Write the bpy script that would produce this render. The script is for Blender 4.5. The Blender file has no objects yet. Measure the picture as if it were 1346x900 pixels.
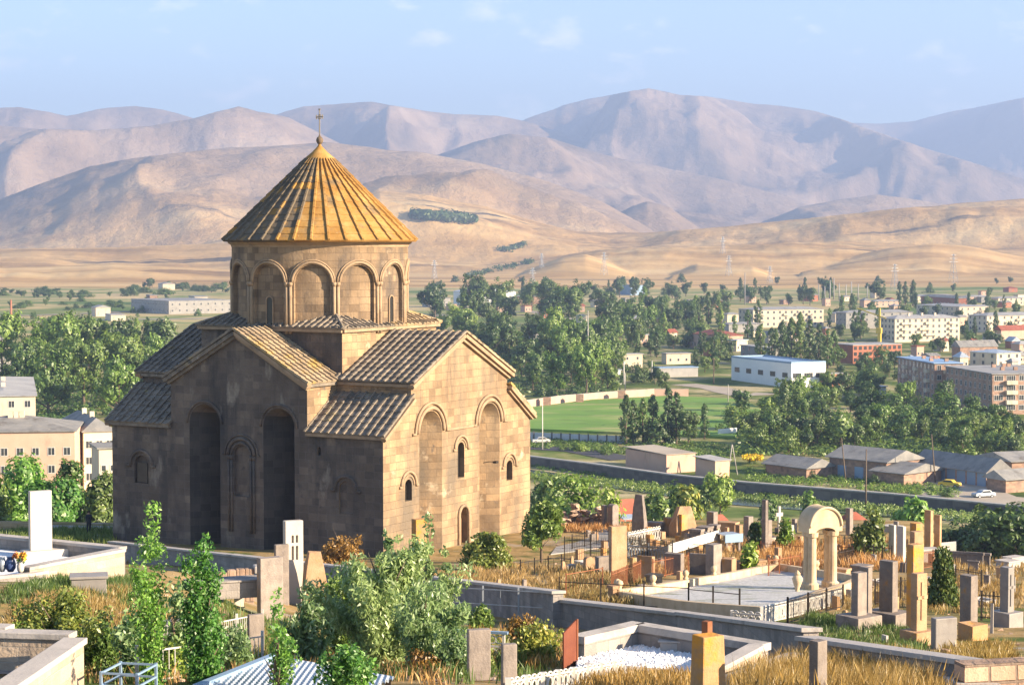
import bpy, bmesh, math, random
import numpy as np
from mathutils import Vector, Matrix, noise as mnoise
R = math.radians
scene = bpy.context.scene
col = scene.collection

# ------------------------------------------------------------------ camera
CAMZ = 20.4
F = 2671.0                      # focal length in pixels of the 1346 px wide photograph
HOR = 315.0                     # row of the horizon
PITCH = math.atan((450.0 - HOR) / F)
cam_d = bpy.data.cameras.new('camera')
cam = bpy.data.objects.new('camera', cam_d)
col.objects.link(cam)
cam.location = (0, 0, CAMZ)
cam.rotation_euler = (math.pi / 2 - PITCH, 0, 0)
cam_d.sensor_width = 36.0
cam_d.lens = 36.0 * F / 1346.0
cam_d.clip_start = 0.5
cam_d.clip_end = 60000
scene.camera = cam

# ------------------------------------------------------------------ light
SUN_AZ, SUN_EL = 68.0, 19.0      # azimuth: from "towards the camera" to the right
sdir = Vector((math.sin(R(SUN_AZ)) * math.cos(R(SUN_EL)), -math.cos(R(SUN_AZ)) * math.cos(R(SUN_EL)), math.sin(R(SUN_EL))))
world = bpy.data.worlds.new('World')
scene.world = world
world.use_nodes = True
wt = world.node_tree
for n in list(wt.nodes): wt.nodes.remove(n)
wo = wt.nodes.new('ShaderNodeOutputWorld')
bg = wt.nodes.new('ShaderNodeBackground')
sky = wt.nodes.new('ShaderNodeTexSky')
sky.sky_type = 'NISHITA'
sky.sun_disc = False
sky.sun_elevation = R(SUN_EL)
sky.sun_rotation = math.atan2(sdir.x, sdir.y)
sky.altitude = 1600
sky.air_density = 1.0
sky.dust_density = 1.0
sky.ozone_density = 2.0
bg.inputs['Strength'].default_value = 0.092
# thin clouds low over the mountains
tc = wt.nodes.new('ShaderNodeTexCoord')
mp = wt.nodes.new('ShaderNodeMapping'); mp.inputs['Scale'].default_value = (20, 20, 44)
mp.inputs['Location'].default_value = (3.1, 0.4, 1.7)
ns = wt.nodes.new('ShaderNodeTexNoise'); ns.inputs['Scale'].default_value = 1.3; ns.inputs['Detail'].default_value = 7; ns.inputs['Roughness'].default_value = .6
cr = wt.nodes.new('ShaderNodeValToRGB')
cr.color_ramp.elements[0].position = .57; cr.color_ramp.elements[0].color = (0, 0, 0, 1)
cr.color_ramp.elements[1].position = .74; cr.color_ramp.elements[1].color = (.48, .48, .48, 1)
mx = wt.nodes.new('ShaderNodeMixRGB'); mx.inputs['Color2'].default_value = (9.0, 8.2, 8.0, 1)
wt.links.new(tc.outputs['Generated'], mp.inputs['Vector']); wt.links.new(mp.outputs['Vector'], ns.inputs['Vector'])
wt.links.new(ns.outputs['Fac'], cr.inputs['Fac']); wt.links.new(cr.outputs['Color'], mx.inputs['Fac'])
wt.links.new(sky.outputs['Color'], mx.inputs['Color1']); wt.links.new(mx.outputs['Color'], bg.inputs['Color'])
wt.links.new(bg.outputs['Background'], wo.inputs['Surface'])
sun_d = bpy.data.lights.new('sun', 'SUN')
sun_d.energy = 5.0
sun_d.color = (1.0, .81, .58)
sun_d.angle = R(.53)
sun = bpy.data.objects.new('sun', sun_d)
col.objects.link(sun)
sun.rotation_euler = sdir.to_track_quat('Z', 'Y').to_euler()
scene.view_settings.view_transform = 'Standard'
scene.view_settings.look = 'None'
scene.view_settings.gamma = 1
scene.view_settings.exposure = 1.62
scene.view_settings.use_curve_mapping = False
scene.cycles.max_bounces = 6
scene.cycles.diffuse_bounces = 3
scene.cycles.volume_bounces = 0
scene.cycles.transparent_max_bounces = 12

# ------------------------------------------------------------------ helpers
def tag(o, label=None, cat=None, group=None, kind=None):
    if label: o['label'] = label
    if cat: o['category'] = cat
    if group: o['group'] = group
    if kind: o['kind'] = kind
    return o

def empty(name, loc, rz=0, label=None, cat=None, group=None):
    o = bpy.data.objects.new(name, None)
    o.location = loc; o.rotation_euler = (0, 0, rz)
    o.empty_display_size = .3
    col.objects.link(o)
    return tag(o, label, cat, group)

class MB:
    """collects shapes, builds ONE mesh object"""
    def __init__(s): s.v = []; s.f = []; s.m = []; s.mi = 0
    def add(s, vs, fs):
        b = len(s.v); s.v += [tuple(v) for v in vs]
        for f in fs: s.f.append([b + i for i in f]); s.m.append(s.mi)
        return s
    def box(s, x0, x1, y0, y1, z0, z1, M=None):
        vs = [Vector(p) for p in ((x0,y0,z0),(x1,y0,z0),(x1,y1,z0),(x0,y1,z0),(x0,y0,z1),(x1,y0,z1),(x1,y1,z1),(x0,y1,z1))]
        if M is not None: vs = [M @ v for v in vs]
        return s.add(vs, [(0,3,2,1),(4,5,6,7),(0,1,5,4),(1,2,6,5),(2,3,7,6),(3,0,4,7)])
    def bar(s, p, q, w, h=None, up=Vector((0,0,1))):
        p = Vector(p); q = Vector(q); h = h or w
        d = q - p; L = d.length
        if L < 1e-6: return s
        d.normalize(); sd = d.cross(up)
        if sd.length < 1e-3: sd = d.cross(Vector((1,0,0)))
        sd.normalize(); u = sd.cross(d)
        M = Matrix(((sd.x,d.x,u.x,p.x),(sd.y,d.y,u.y,p.y),(sd.z,d.z,u.z,p.z),(0,0,0,1)))
        return s.box(-w/2, w/2, 0, L, -h/2, h/2, M)
    def tube(s, pts, rs, n=8, cap=True):
        pts = [Vector(p) for p in pts]
        if not hasattr(rs, '__len__'): rs = [rs] * len(pts)
        b = len(s.v); prev = None
        for i, p in enumerate(pts):
            d = (pts[min(i+1, len(pts)-1)] - pts[max(i-1, 0)]).normalized()
            a = d.cross(Vector((0,1,0))) if prev is None else prev - d * prev.dot(d)
            if a.length < 1e-3: a = d.cross(Vector((1,0,0)))
            a.normalize(); prev = a; c = d.cross(a)
            for k in range(n):
                t = 2*math.pi*k/n
                s.v.append(tuple(p + (a*math.cos(t) + c*math.sin(t)) * rs[i]))
        for i in range(len(pts)-1):
            for k in range(n):
                s.f.append([b+i*n+k, b+i*n+(k+1)%n, b+(i+1)*n+(k+1)%n, b+(i+1)*n+k]); s.m.append(s.mi)
        if cap:
            s.f.append([b+k for k in range(n)][::-1]); s.m.append(s.mi)
            s.f.append([b+(len(pts)-1)*n+k for k in range(n)]); s.m.append(s.mi)
        return s
    def lathe(s, prof, n=16, c=(0,0,0)):
        b = len(s.v)
        for r, z in prof:
            for k in range(n):
                t = 2*math.pi*k/n
                s.v.append((c[0]+r*math.cos(t), c[1]+r*math.sin(t), c[2]+z))
        for i in range(len(prof)-1):
            for k in range(n):
                s.f.append([b+i*n+k, b+i*n+(k+1)%n, b+(i+1)*n+(k+1)%n, b+(i+1)*n+k]); s.m.append(s.mi)
        s.f.append([b+k for k in range(n)][::-1]); s.m.append(s.mi)
        s.f.append([b+(len(prof)-1)*n+k for k in range(n)]); s.m.append(s.mi)
        return s
    def prism(s, poly, o, u, w, ext):
        """poly of (a, b): o + a*u + b*w, extruded along ext"""
        o, u, w, ext = Vector(o), Vector(u), Vector(w), Vector(ext)
        n = len(poly)
        vs = [o + u*a + w*b for a, b in poly]; vs += [v + ext for v in vs]
        fs = [tuple(range(n))[::-1], tuple(range(n, 2*n))] + [(i, (i+1) % n, n+(i+1) % n, n+i) for i in range(n)]
        return s.add(vs, fs)
    def hull(s, pts):
        bm = bmesh.new()
        for p in pts: bm.verts.new(p)
        r = bmesh.ops.convex_hull(bm, input=bm.verts)
        bmesh.ops.delete(bm, geom=list({g for g in r['geom_interior'] + r['geom_unused'] if isinstance(g, bmesh.types.BMVert)}), context='VERTS')
        bm.verts.index_update()
        s.add([v.co.copy() for v in bm.verts], [[v.index for v in f.verts] for f in bm.faces]); bm.free()
        return s
    def build(s, name, mats, parent=None, label=None, smooth=False, uv='box', fixn=True, bevel=0, jitter=0):
        me = bpy.data.meshes.new(name)
        me.from_pydata(s.v, [], s.f)
        if not isinstance(mats, (list, tuple)): mats = [mats]
        for m in mats: me.materials.append(m)
        if len(mats) > 1: me.polygons.foreach_set('material_index', s.m)
        if fixn or bevel or jitter:
            bm = bmesh.new(); bm.from_mesh(me)
            if jitter:
                rnd = random.Random(len(s.v))
                for v in bm.verts: v.co += Vector((rnd.uniform(-1,1), rnd.uniform(-1,1), rnd.uniform(-1,1))) * jitter
            if fixn: bmesh.ops.recalc_face_normals(bm, faces=bm.faces)
            if bevel: bmesh.ops.bevel(bm, geom=[e for e in bm.edges if e.calc_face_angle(0) > .6], offset=bevel, segments=2, affect='EDGES', profile=.6)
            bm.to_mesh(me); bm.free()
        if smooth: me.polygons.foreach_set('use_smooth', [True]*len(me.polygons))
        if uv == 'box': box_uv(me)
        me.update()
        o = bpy.data.objects.new(name, me); col.objects.link(o)
        if parent: o.parent = parent
        if label: o['label'] = label
        return o

def box_uv(me):
    n = len(me.loops)
    uvl = me.uv_layers.new(name='uv')
    vi = np.empty(n, int); me.loops.foreach_get('vertex_index', vi)
    co = np.empty(len(me.vertices)*3); me.vertices.foreach_get('co', co); co = co.reshape(-1, 3)[vi]
    pn = np.empty(len(me.polygons)*3); me.polygons.foreach_get('normal', pn); pn = pn.reshape(-1, 3)
    lt = np.empty(len(me.polygons), int); me.polygons.foreach_get('loop_total', lt)
    nn = np.repeat(pn, lt, axis=0)
    a = np.abs(nn)
    u = np.where(a[:,0] > a[:,1], co[:,1], co[:,0]); w = co[:,2].copy()
    flat = a[:,2] > .8
    u = np.where(flat, co[:,0], u); w = np.where(flat, co[:,1], w)
    uvl.data.foreach_set('uv', np.stack([u, w], 1).ravel())

def boolean_cut(o, cutter):
    cutter.parent = o.parent; bpy.context.view_layer.update()
    md = o.modifiers.new('cut', 'BOOLEAN'); md.operation = 'DIFFERENCE'; md.solver = 'EXACT'; md.object = cutter
    if hasattr(md, 'use_self'): md.use_self = True
    dg = bpy.context.evaluated_depsgraph_get()
    me = bpy.data.meshes.new_from_object(o.evaluated_get(dg))
    old = o.data; o.modifiers.clear(); o.data = me
    if me.uv_layers:
        while me.uv_layers: me.uv_layers.remove(me.uv_layers[0])
    box_uv(me)
    bpy.data.meshes.remove(old)
    cm = cutter.data; bpy.data.objects.remove(cutter); bpy.data.meshes.remove(cm)

def copy_tree(o, parent=None):
    c = o.copy(); col.objects.link(c)
    if parent is not None: c.parent = parent
    for ch in list(o.children): copy_tree(ch, c)
    return c

# ------------------------------------------------------------------ materials
MATS = {}
def mat(name, cols, scale=1.0, rough=.9, bump=0., bscale=None, brick=None, brickcols=None, mortar=None, msize=.012,
        stains=(), detail=6, stretch=(1,1,1), spec=.25, perobj=0., wave=None, metal=0.):
    """cols: 2-4 colours mixed by noise. stains: (colour, scale, lo, hi, stretch). brick: (w, h)."""
    m = bpy.data.materials.new(name); m.use_nodes = True
    t = m.node_tree; N = t.nodes; Lk = t.links.new
    b = N['Principled BSDF']
    b.inputs['Roughness'].default_value = rough
    b.inputs['Specular IOR Level'].default_value = spec
    b.inputs['Metallic'].default_value = metal
    tcn = N.new('ShaderNodeTexCoord')
    def mapped(st, loc=(0,0,0)):
        mpn = N.new('ShaderNodeMapping'); mpn.inputs['Scale'].default_value = st; mpn.inputs['Location'].default_value = loc
        Lk(tcn.outputs['Object'], mpn.inputs['Vector']); return mpn.outputs['Vector']
    def nz(sc, det=detail, st=(1,1,1), rg=.6, loc=(0,0,0)):
        nn = N.new('ShaderNodeTexNoise'); nn.inputs['Scale'].default_value = sc; nn.inputs['Detail'].default_value = det
        nn.inputs['Roughness'].default_value = rg
        Lk(mapped(st, loc), nn.inputs['Vector']); return nn.outputs['Fac']
    fac = nz(scale, st=stretch)
    ramp = N.new('ShaderNodeValToRGB')
    cols = [tuple(c)+(1,) if len(c) == 3 else c for c in cols]
    if len(cols) == 1: cols = [cols[0], cols[0]]
    el = ramp.color_ramp.elements
    while len(el) < len(cols): el.new(.5)
    for i, c in enumerate(cols):
        el[i].position = .30 + .40*i/(len(cols)-1); el[i].color = c
    Lk(fac, ramp.inputs['Fac']); out = ramp.outputs['Color']
    hgt = None
    if brick:
        bt = N.new('ShaderNodeTexBrick')
        bt.inputs['Scale'].default_value = 1; bt.inputs['Brick Width'].default_value = brick[0]; bt.inputs['Row Height'].default_value = brick[1]
        bt.inputs['Mortar Size'].default_value = msize; bt.inputs['Mortar Smooth'].default_value = .4
        bt.inputs['Color1'].default_value = (0,0,0,1); bt.inputs['Color2'].default_value = (1,1,1,1); bt.inputs['Mortar'].default_value = (.5,.5,.5,1)
        bt.offset = .42; bt.offset_frequency = 3; bt.squash = .72; bt.squash_frequency = 3
        uvm = N.new('ShaderNodeMapping')
        # wobble so that joints are not ruler-straight
        nw = N.new('ShaderNodeTexNoise'); nw.inputs['Scale'].default_value = .9; Lk(tcn.outputs['UV'], nw.inputs['Vector'])
        ad = N.new('ShaderNodeVectorMath'); ad.operation = 'MULTIPLY_ADD'
        ad.inputs[1].default_value = (.10, .05, 0); Lk(nw.outputs['Color'], ad.inputs[0]); Lk(tcn.outputs['UV'], ad.inputs[2])
        Lk(ad.outputs[0], bt.inputs['Vector'])
        br = N.new('ShaderNodeValToRGB')
        bc = [tuple(c)+(1,) for c in (brickcols or ((.75,.75,.75),(1,1,1),(1.2,1.15,1.1)))]
        e2 = br.color_ramp.elements
        while len(e2) < len(bc): e2.new(.5)
        for i, c in enumerate(bc): e2[i].position = i/(len(bc)-1); e2[i].color = c
        Lk(bt.outputs['Color'], br.inputs['Fac'])
        mu = N.new('ShaderNodeMixRGB'); mu.blend_type = 'MULTIPLY'; mu.inputs['Fac'].default_value = 1
        Lk(out, mu.inputs['Color1']); Lk(br.outputs['Color'], mu.inputs['Color2']); out = mu.outputs['Color']
        mm = N.new('ShaderNodeMixRGB'); mm.inputs['Color2'].default_value = tuple(mortar or (.12,.10,.08))+(1,)
        mf = N.new('ShaderNodeMath'); mf.operation = 'MULTIPLY'; mf.inputs[1].default_value = .75
        Lk(bt.outputs['Fac'], mf.inputs[0]); Lk(mf.outputs[0], mm.inputs['Fac'])
        Lk(out, mm.inputs['Color1']); out = mm.outputs['Color']
        hgt = bt.outputs['Fac']
    for i, (c, sc, lo, hi, st) in enumerate(stains):
        f = nz(sc, 7, st, .65, (i*7.3+3, i*3.1, i*5.7))
        mr = N.new('ShaderNodeMapRange'); mr.inputs['From Min'].default_value = lo; mr.inputs['From Max'].default_value = hi
        Lk(f, mr.inputs['Value'])
        mm = N.new('ShaderNodeMixRGB'); mm.inputs['Color2'].default_value = tuple(c)+(1,)
        Lk(mr.outputs['Result'], mm.inputs['Fac']); Lk(out, mm.inputs['Color1']); out = mm.outputs['Color']
    if perobj:
        oi = N.new('ShaderNodeObjectInfo'); hs = N.new('ShaderNodeHueSaturation')
        mr = N.new('ShaderNodeMapRange'); mr.inputs['To Min'].default_value = 1-perobj; mr.inputs['To Max'].default_value = 1+perobj
        Lk(oi.outputs['Random'], mr.inputs['Value']); Lk(mr.outputs['Result'], hs.inputs['Value']); Lk(out, hs.inputs['Color']); out = hs.outputs['Color']
    Lk(out, b.inputs['Base Color'])
    if bump or wave:
        bp = N.new('ShaderNodeBump'); bp.inputs['Strength'].default_value = min(1, bump or .5); bp.inputs['Distance'].default_value = .05
        f = nz(bscale or scale*4, 8)
        h = f
        if hgt:
            sb = N.new('ShaderNodeMath'); sb.operation = 'SUBTRACT'; Lk(f, sb.inputs[0]); Lk(hgt, sb.inputs[1]); ma = N.new('ShaderNodeMath'); ma.operation = 'MULTIPLY_ADD'; ma.inputs[1].default_value = .55; Lk(bt.outputs['Color'], ma.inputs[0]); Lk(sb.outputs[0], ma.inputs[2]); h = ma.outputs[0]
        if wave:
            wv = N.new('ShaderNodeTexWave'); wv.inputs['Scale'].default_value = wave[0]; wv.bands_direction = wave[1]
            Lk(tcn.outputs['Object'], wv.inputs['Vector']); h = wv.outputs['Fac']; bp.inputs['Distance'].default_value = wave[2]; bp.inputs['Strength'].default_value = 1
        Lk(h, bp.inputs['Height']); Lk(bp.outputs['Normal'], b.inputs['Normal'])
    MATS[name] = m
    return m

def leafmat(name, c1, c2, c3=None, trans=.35):
    m = bpy.data.materials.new(name); m.use_nodes = True
    t = m.node_tree; N = t.nodes; Lk = t.links.new
    for n in list(N): N.remove(n)
    out = N.new('ShaderNodeOutputMaterial')
    geo = N.new('ShaderNodeNewGeometry'); oi = N.new('ShaderNodeObjectInfo')
    rp = N.new('ShaderNodeValToRGB'); e = rp.color_ramp.elements
    e[0].color = tuple(c1)+(1,); e[1].color = tuple(c2)+(1,)
    if c3: x = e.new(.9); x.color = tuple(c2)+(1,); e[2].color = tuple(c3)+(1,)
    Lk(geo.outputs['Random Per Island'], rp.inputs['Fac'])
    hs = N.new('ShaderNodeHueSaturation'); mr = N.new('ShaderNodeMapRange')
    mr.inputs['To Min'].default_value = .75; mr.inputs['To Max'].default_value = 1.25
    mr2 = N.new('ShaderNodeMapRange'); mr2.inputs['To Min'].default_value = .52; mr2.inputs['To Max'].default_value = .485
    Lk(oi.outputs['Random'], mr.inputs['Value']); Lk(mr.outputs['Result'], hs.inputs['Value'])
    Lk(oi.outputs['Random'], mr2.inputs['Value']); Lk(mr2.outputs['Result'], hs.inputs['Hue'])
    Lk(rp.outputs['Color'], hs.inputs['Color'])
    d = N.new('ShaderNodeBsdfDiffuse'); tr = N.new('ShaderNodeBsdfTranslucent'); ms = N.new('ShaderNodeMixShader')
    g = N.new('ShaderNodeBsdfGlossy'); g.inputs['Roughness'].default_value = .45; g.inputs['Color'].default_value = (.8,.8,.8,1); ms2 = N.new('ShaderNodeMixShader'); ms2.inputs['Fac'].default_value = .05
    ms.inputs['Fac'].default_value = trans
    Lk(hs.outputs['Color'], d.inputs['Color']); Lk(hs.outputs['Color'], tr.inputs['Color'])
    Lk(d.outputs[0], ms.inputs[1]); Lk(tr.outputs[0], ms.inputs[2])
    Lk(ms.outputs[0], ms2.inputs[1]); Lk(g.outputs[0], ms2.inputs[2]); Lk(ms2.outputs[0], out.inputs['Surface'])
    MATS[name] = m
    return m

# ------------------------------------------------------------------ projection and ground
def ray(px, py):
    u = (px - 673.0)/F; v = (450.0 - py)/F
    cp, sp = math.cos(PITCH), math.sin(PITCH)
    d = Vector((u, cp + v*sp, -sp + v*cp))
    return d / d.y
def at_depth(px, py, Y):
    d = ray(px, py)
    return Vector((d.x*Y, Y, CAMZ + d.z*Y))
def pix(p):
    cp, sp = math.cos(PITCH), math.sin(PITCH)
    x, y, z = p[0], p[1], p[2]-CAMZ
    dep = y*cp - z*sp; up = y*sp + z*cp
    return 673 + F*x/dep, 450 - F*up/dep
def lerp_tab(tab, x):
    if x <= tab[0][0]: return tab[0][1]
    for (a, b), (c, d) in zip(tab, tab[1:]):
        if x <= c: return b + (d-b)*(x-a)/(c-a)
    return tab[-1][1]
def smooth_tab(tab, xs):
    """monotone-ish cubic through table on fine grid"""
    t = np.array(tab, float); X, Yv = t[:,0], t[:,1]
    d = np.diff(Yv)/np.diff(X); m = np.empty(len(X)); m[0] = d[0]; m[-1] = d[-1]
    m[1:-1] = np.where(d[:-1]*d[1:] > 0, 2*d[:-1]*d[1:]/(d[:-1]+d[1:]+1e-12), 0)
    i = np.clip(np.searchsorted(X, xs)-1, 0, len(X)-2)
    h = X[i+1]-X[i]; s = np.clip((xs-X[i])/h, 0, 1)
    return (Yv[i]*(2*s**3-3*s**2+1) + h*m[i]*(s**3-2*s**2+s) + Yv[i+1]*(-2*s**3+3*s**2) + h*m[i+1]*(s**3-s**2))
VALLEY = 48.0
PROF = [(-80,3),(0,3.6),(18,5.3),(28,6.75),(36,7.95),(58,11.6),(80,14.5),(92,15.95),(108,17.7),(122,19.5),(130,20.45),(146,21.05),(156,21.7),(168,24),(190,31),(230,40),(290,43.8),(335,46.0),(347,47.6),(362,47.9),(400,48),(520,48),(3000,48)]
_px = np.arange(-80, 700, 1.0); _pv = smooth_tab(PROF, _px)
def sstep(a, b, x):
    t = min(1, max(0, (x-a)/(b-a))); return t*t*(3-2*t)

def ridge_tab(t): return sorted(t)
# crest lines: (depth, front length, back length, roughness, [(px, row)])
RIDGES = [
 (2950, 420, 300, .9, [(-400,420),(560,420),(640,372),(700,352),(740,338),(770,334),(800,345),(840,362),(900,420),(1800,420)]),
 (3050, 480, 300, .9, [(-400,420),(980,400),(1060,352),(1110,338),(1170,326),(1225,319),(1270,322),(1330,334),(1420,350),(1800,420)]),
 (2800, 330, 200, .9, [(-400,420),(840,400),(880,360),(915,347),(950,351),(990,350),(1030,366),(1080,400),(1800,420)]),
 (2700, 520, 300, .45, [(-400,352),(0,351),(150,347),(300,353),(420,362),(560,365),(700,368),(900,371),(1346,383),(1800,388)]),
 (3350, 560, 400, .55, [(-400,330),(0,327),(150,325),(300,319),(450,328),(560,341),(640,348),(720,338),(800,327),(900,324),(1000,321),(1100,317),(1200,321),(1346,330),(1800,335)]),
 (4350, 900, 700, .50, [(-400,350),(200,338),(300,312),(430,268),(500,251),(560,256),(640,272),(700,290),(760,305),(850,306),(950,298),(1000,293),(1100,283),(1200,272),(1346,261),(1500,262),(1800,280)]),
 (6000, 1500, 1000, .30, [(-500,300),(-100,280),(0,262),(60,240),(120,219),(200,205),(300,195),(370,192),(430,187),(500,196),(560,201),(640,216),(720,238),(790,264),(850,298),(900,330),(1800,380)]),
 (6600, 700, 700, .25, [(-400,380),(700,360),(770,300),(830,271),(850,264),(880,272),(920,300),(960,340),(1800,390)]),
 (7600, 1100, 900, .22, [(-400,400),(940,350),(1000,292),(1050,272),(1150,253),(1200,259),(1270,272),(1346,285),(1500,300),(1800,330)]),
 (8800, 2000, 1500, .30, [(-600,170),(-100,158),(0,165),(60,170),(120,172),(200,166),(250,158),(285,148),(315,141),(340,148),(380,155),(430,180),(500,215),(560,240),(1800,380)]),
 (9300, 2100, 1200, .28, [(-400,380),(500,270),(570,206),(620,188),(670,177),(720,181),(800,205),(880,222),(960,238),(1050,264),(1150,292),(1300,330),(1800,380)]),
 (11500, 2400, 1500, .26, [(-600,150),(-200,155),(0,143),(30,142),(60,147),(90,153),(130,145),(180,139),(215,144),(250,153),(300,164),(340,160),(365,150),(400,140),(450,137),(490,135),(520,140),(560,147),(600,151),(650,153),(700,162),(780,188),(860,218),(950,260),(1800,380)]),
 (13000, 3600, 2000, .30, [(-600,380),(400,260),(560,185),(640,172),(690,158),(740,138),(790,128),(850,117),(890,125),(930,128),(990,137),(1030,141),(1070,147),(1110,160),(1180,184),(1250,206),(1346,236),(1500,280),(1800,330)]),
 (16500, 3200, 2000, .26, [(-600,380),(800,200),(1000,172),(1080,160),(1150,163),(1200,160),(1250,147),(1300,138),(1346,129),(1450,118),(1600,130),(1800,150)]),
]
def hfun(x, y):
    if y < 690:
        h = float(np.interp(y, _px, _pv))
    else: h = VALLEY
    z = CAMZ - h
    if y < 200:
        k = sstep(-7, -13, x) * sstep(40, 52, y) * (1-sstep(72, 92, y))
        z += 1.7*k
        z += .16*mnoise.noise(Vector((x*.11, y*.11, 0))) * sstep(25, 40, y)
        if y > 30: z -= 9*sstep(.200, .245, x/y)*sstep(122, 145, y)
    elif y < 2200:
        z += .5*mnoise.noise(Vector((x*.012, y*.012, 5)))*sstep(380, 600, y)
        yr = 300+0
    if y > 1700:
        px = 673 + F*x/y
        base = z + 6*sstep(1700, 2600, y)*mnoise.noise(Vector((x*.002, y*.002, 2)))
        best = base
        nA = mnoise.fractal(Vector((x*.00055, y*.00055, 3.3)), .9, 2.1, 6)
        for (D, L, Lb, rg, tab) in RIDGES:
            if y < D-L*1.25 or y > D+Lb*1.3: continue
            row = lerp_tab(tab, px)
            row += 1.3*mnoise.fractal(Vector((px*.016, D, 0)), .9, 2, 4)
            zc = CAMZ + (HOR-row)*D/F
            zb = CAMZ - VALLEY
            if zc <= zb: continue
            # spurs and gullies
            q = Vector((x*.00042 + D, y*.00030, D*.37))
            wv = mnoise.noise(q*1.7)*.8
            rid = 1 - abs(mnoise.noise(Vector((x*.00055 + wv + D*.3, y*.00022, D*.7))))*2
            t0 = (y-(D-L))/L if y < D else 1-(y-D)/Lb
            env = max(0, min(1, t0))*(1-max(0, min(1, t0)))*4
            t = t0 + .62*env*(rid-.6)
            t = min(1, max(0, t))
            s = t*t*(3-2*t)*.5 + t*.5
            hgt = (zc-zb)
            rr = 1 - abs(mnoise.noise(Vector((x*.0016 + wv*1.5, y*.0008 + wv, D))))*2
            rq = 1 - abs(mnoise.noise(Vector((x*.0042 + wv*2.5 + rr*.5, y*.0016 - wv, D+7))))*2
            r3 = mnoise.fractal(Vector((x*.006, y*.004, D)), .8, 2.1, 5)
            zz = zb + hgt*s + hgt*rg*env*(.45*nA + .42*(rr-.5) + .20*(rq-.5)) + 15*env*r3*D/7000
            lim = CAMZ + (HOR-row)*y/F
            if zz > lim: zz = lim - .15*(zz-lim)
            if zz > best: best = zz
        z = best
    return z

def at(px, py, sink=0.):
    """first point of the ground seen through this pixel"""
    d = ray(px, py); Y = 12.0
    prev = Y
    while Y < 20000:
        st = .5 if Y < 200 else (2. if Y < 600 else (6 if Y < 2500 else 25))
        Y2 = Y + st
        if CAMZ + d.z*Y2 < hfun(d.x*Y2, Y2):
            a, b = Y, Y2
            for _ in range(14):
                m = (a+b)/2
                if CAMZ + d.z*m < hfun(d.x*m, m): b = m
                else: a = m
            return Vector((d.x*b, b, CAMZ + d.z*b - sink))
        Y = Y2
    return Vector((d.x*2000, 2000, hfun(d.x*2000, 2000)))
def gp(px, Y, sink=0.):
    d = ray(px, 400); return Vector((d.x*Y, Y, hfun(d.x*Y, Y)-sink))
def ztop(P, py):
    """height above P at which the vertical through P meets image row py"""
    d = ray(673, py); return CAMZ + d.z*P.y - P.z
def hitx(P, dx, dy, px):
    """length along (dx, dy) from P to reach column px"""
    u = (px-673.0)/F
    den = dx - u*dy
    return abs((u*P.y - P.x)/den) if abs(den) > 1e-5 else 1.

# ------------------------------------------------------------------ terrain sheets
def terrain(name, ys, us, m, smooth=True):
    vs = []; fs = []
    for y in ys:
        for u in us:
            x = u*(y+90)
            vs.append((x, y, hfun(x, y)))
    nx = len(us)
    for j in range(len(ys)-1):
        for i in range(nx-1):
            a = j*nx+i; fs.append((a, a+1, a+nx+1, a+nx))
    me = bpy.data.meshes.new(name); me.from_pydata(vs, [], fs); me.materials.append(m)
    me.polygons.foreach_set('use_smooth', [True]*len(me.polygons)); me.update()
    o = bpy.data.objects.new(name, me); col.objects.link(o)
    tag(o, kind='structure'); return o
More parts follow.
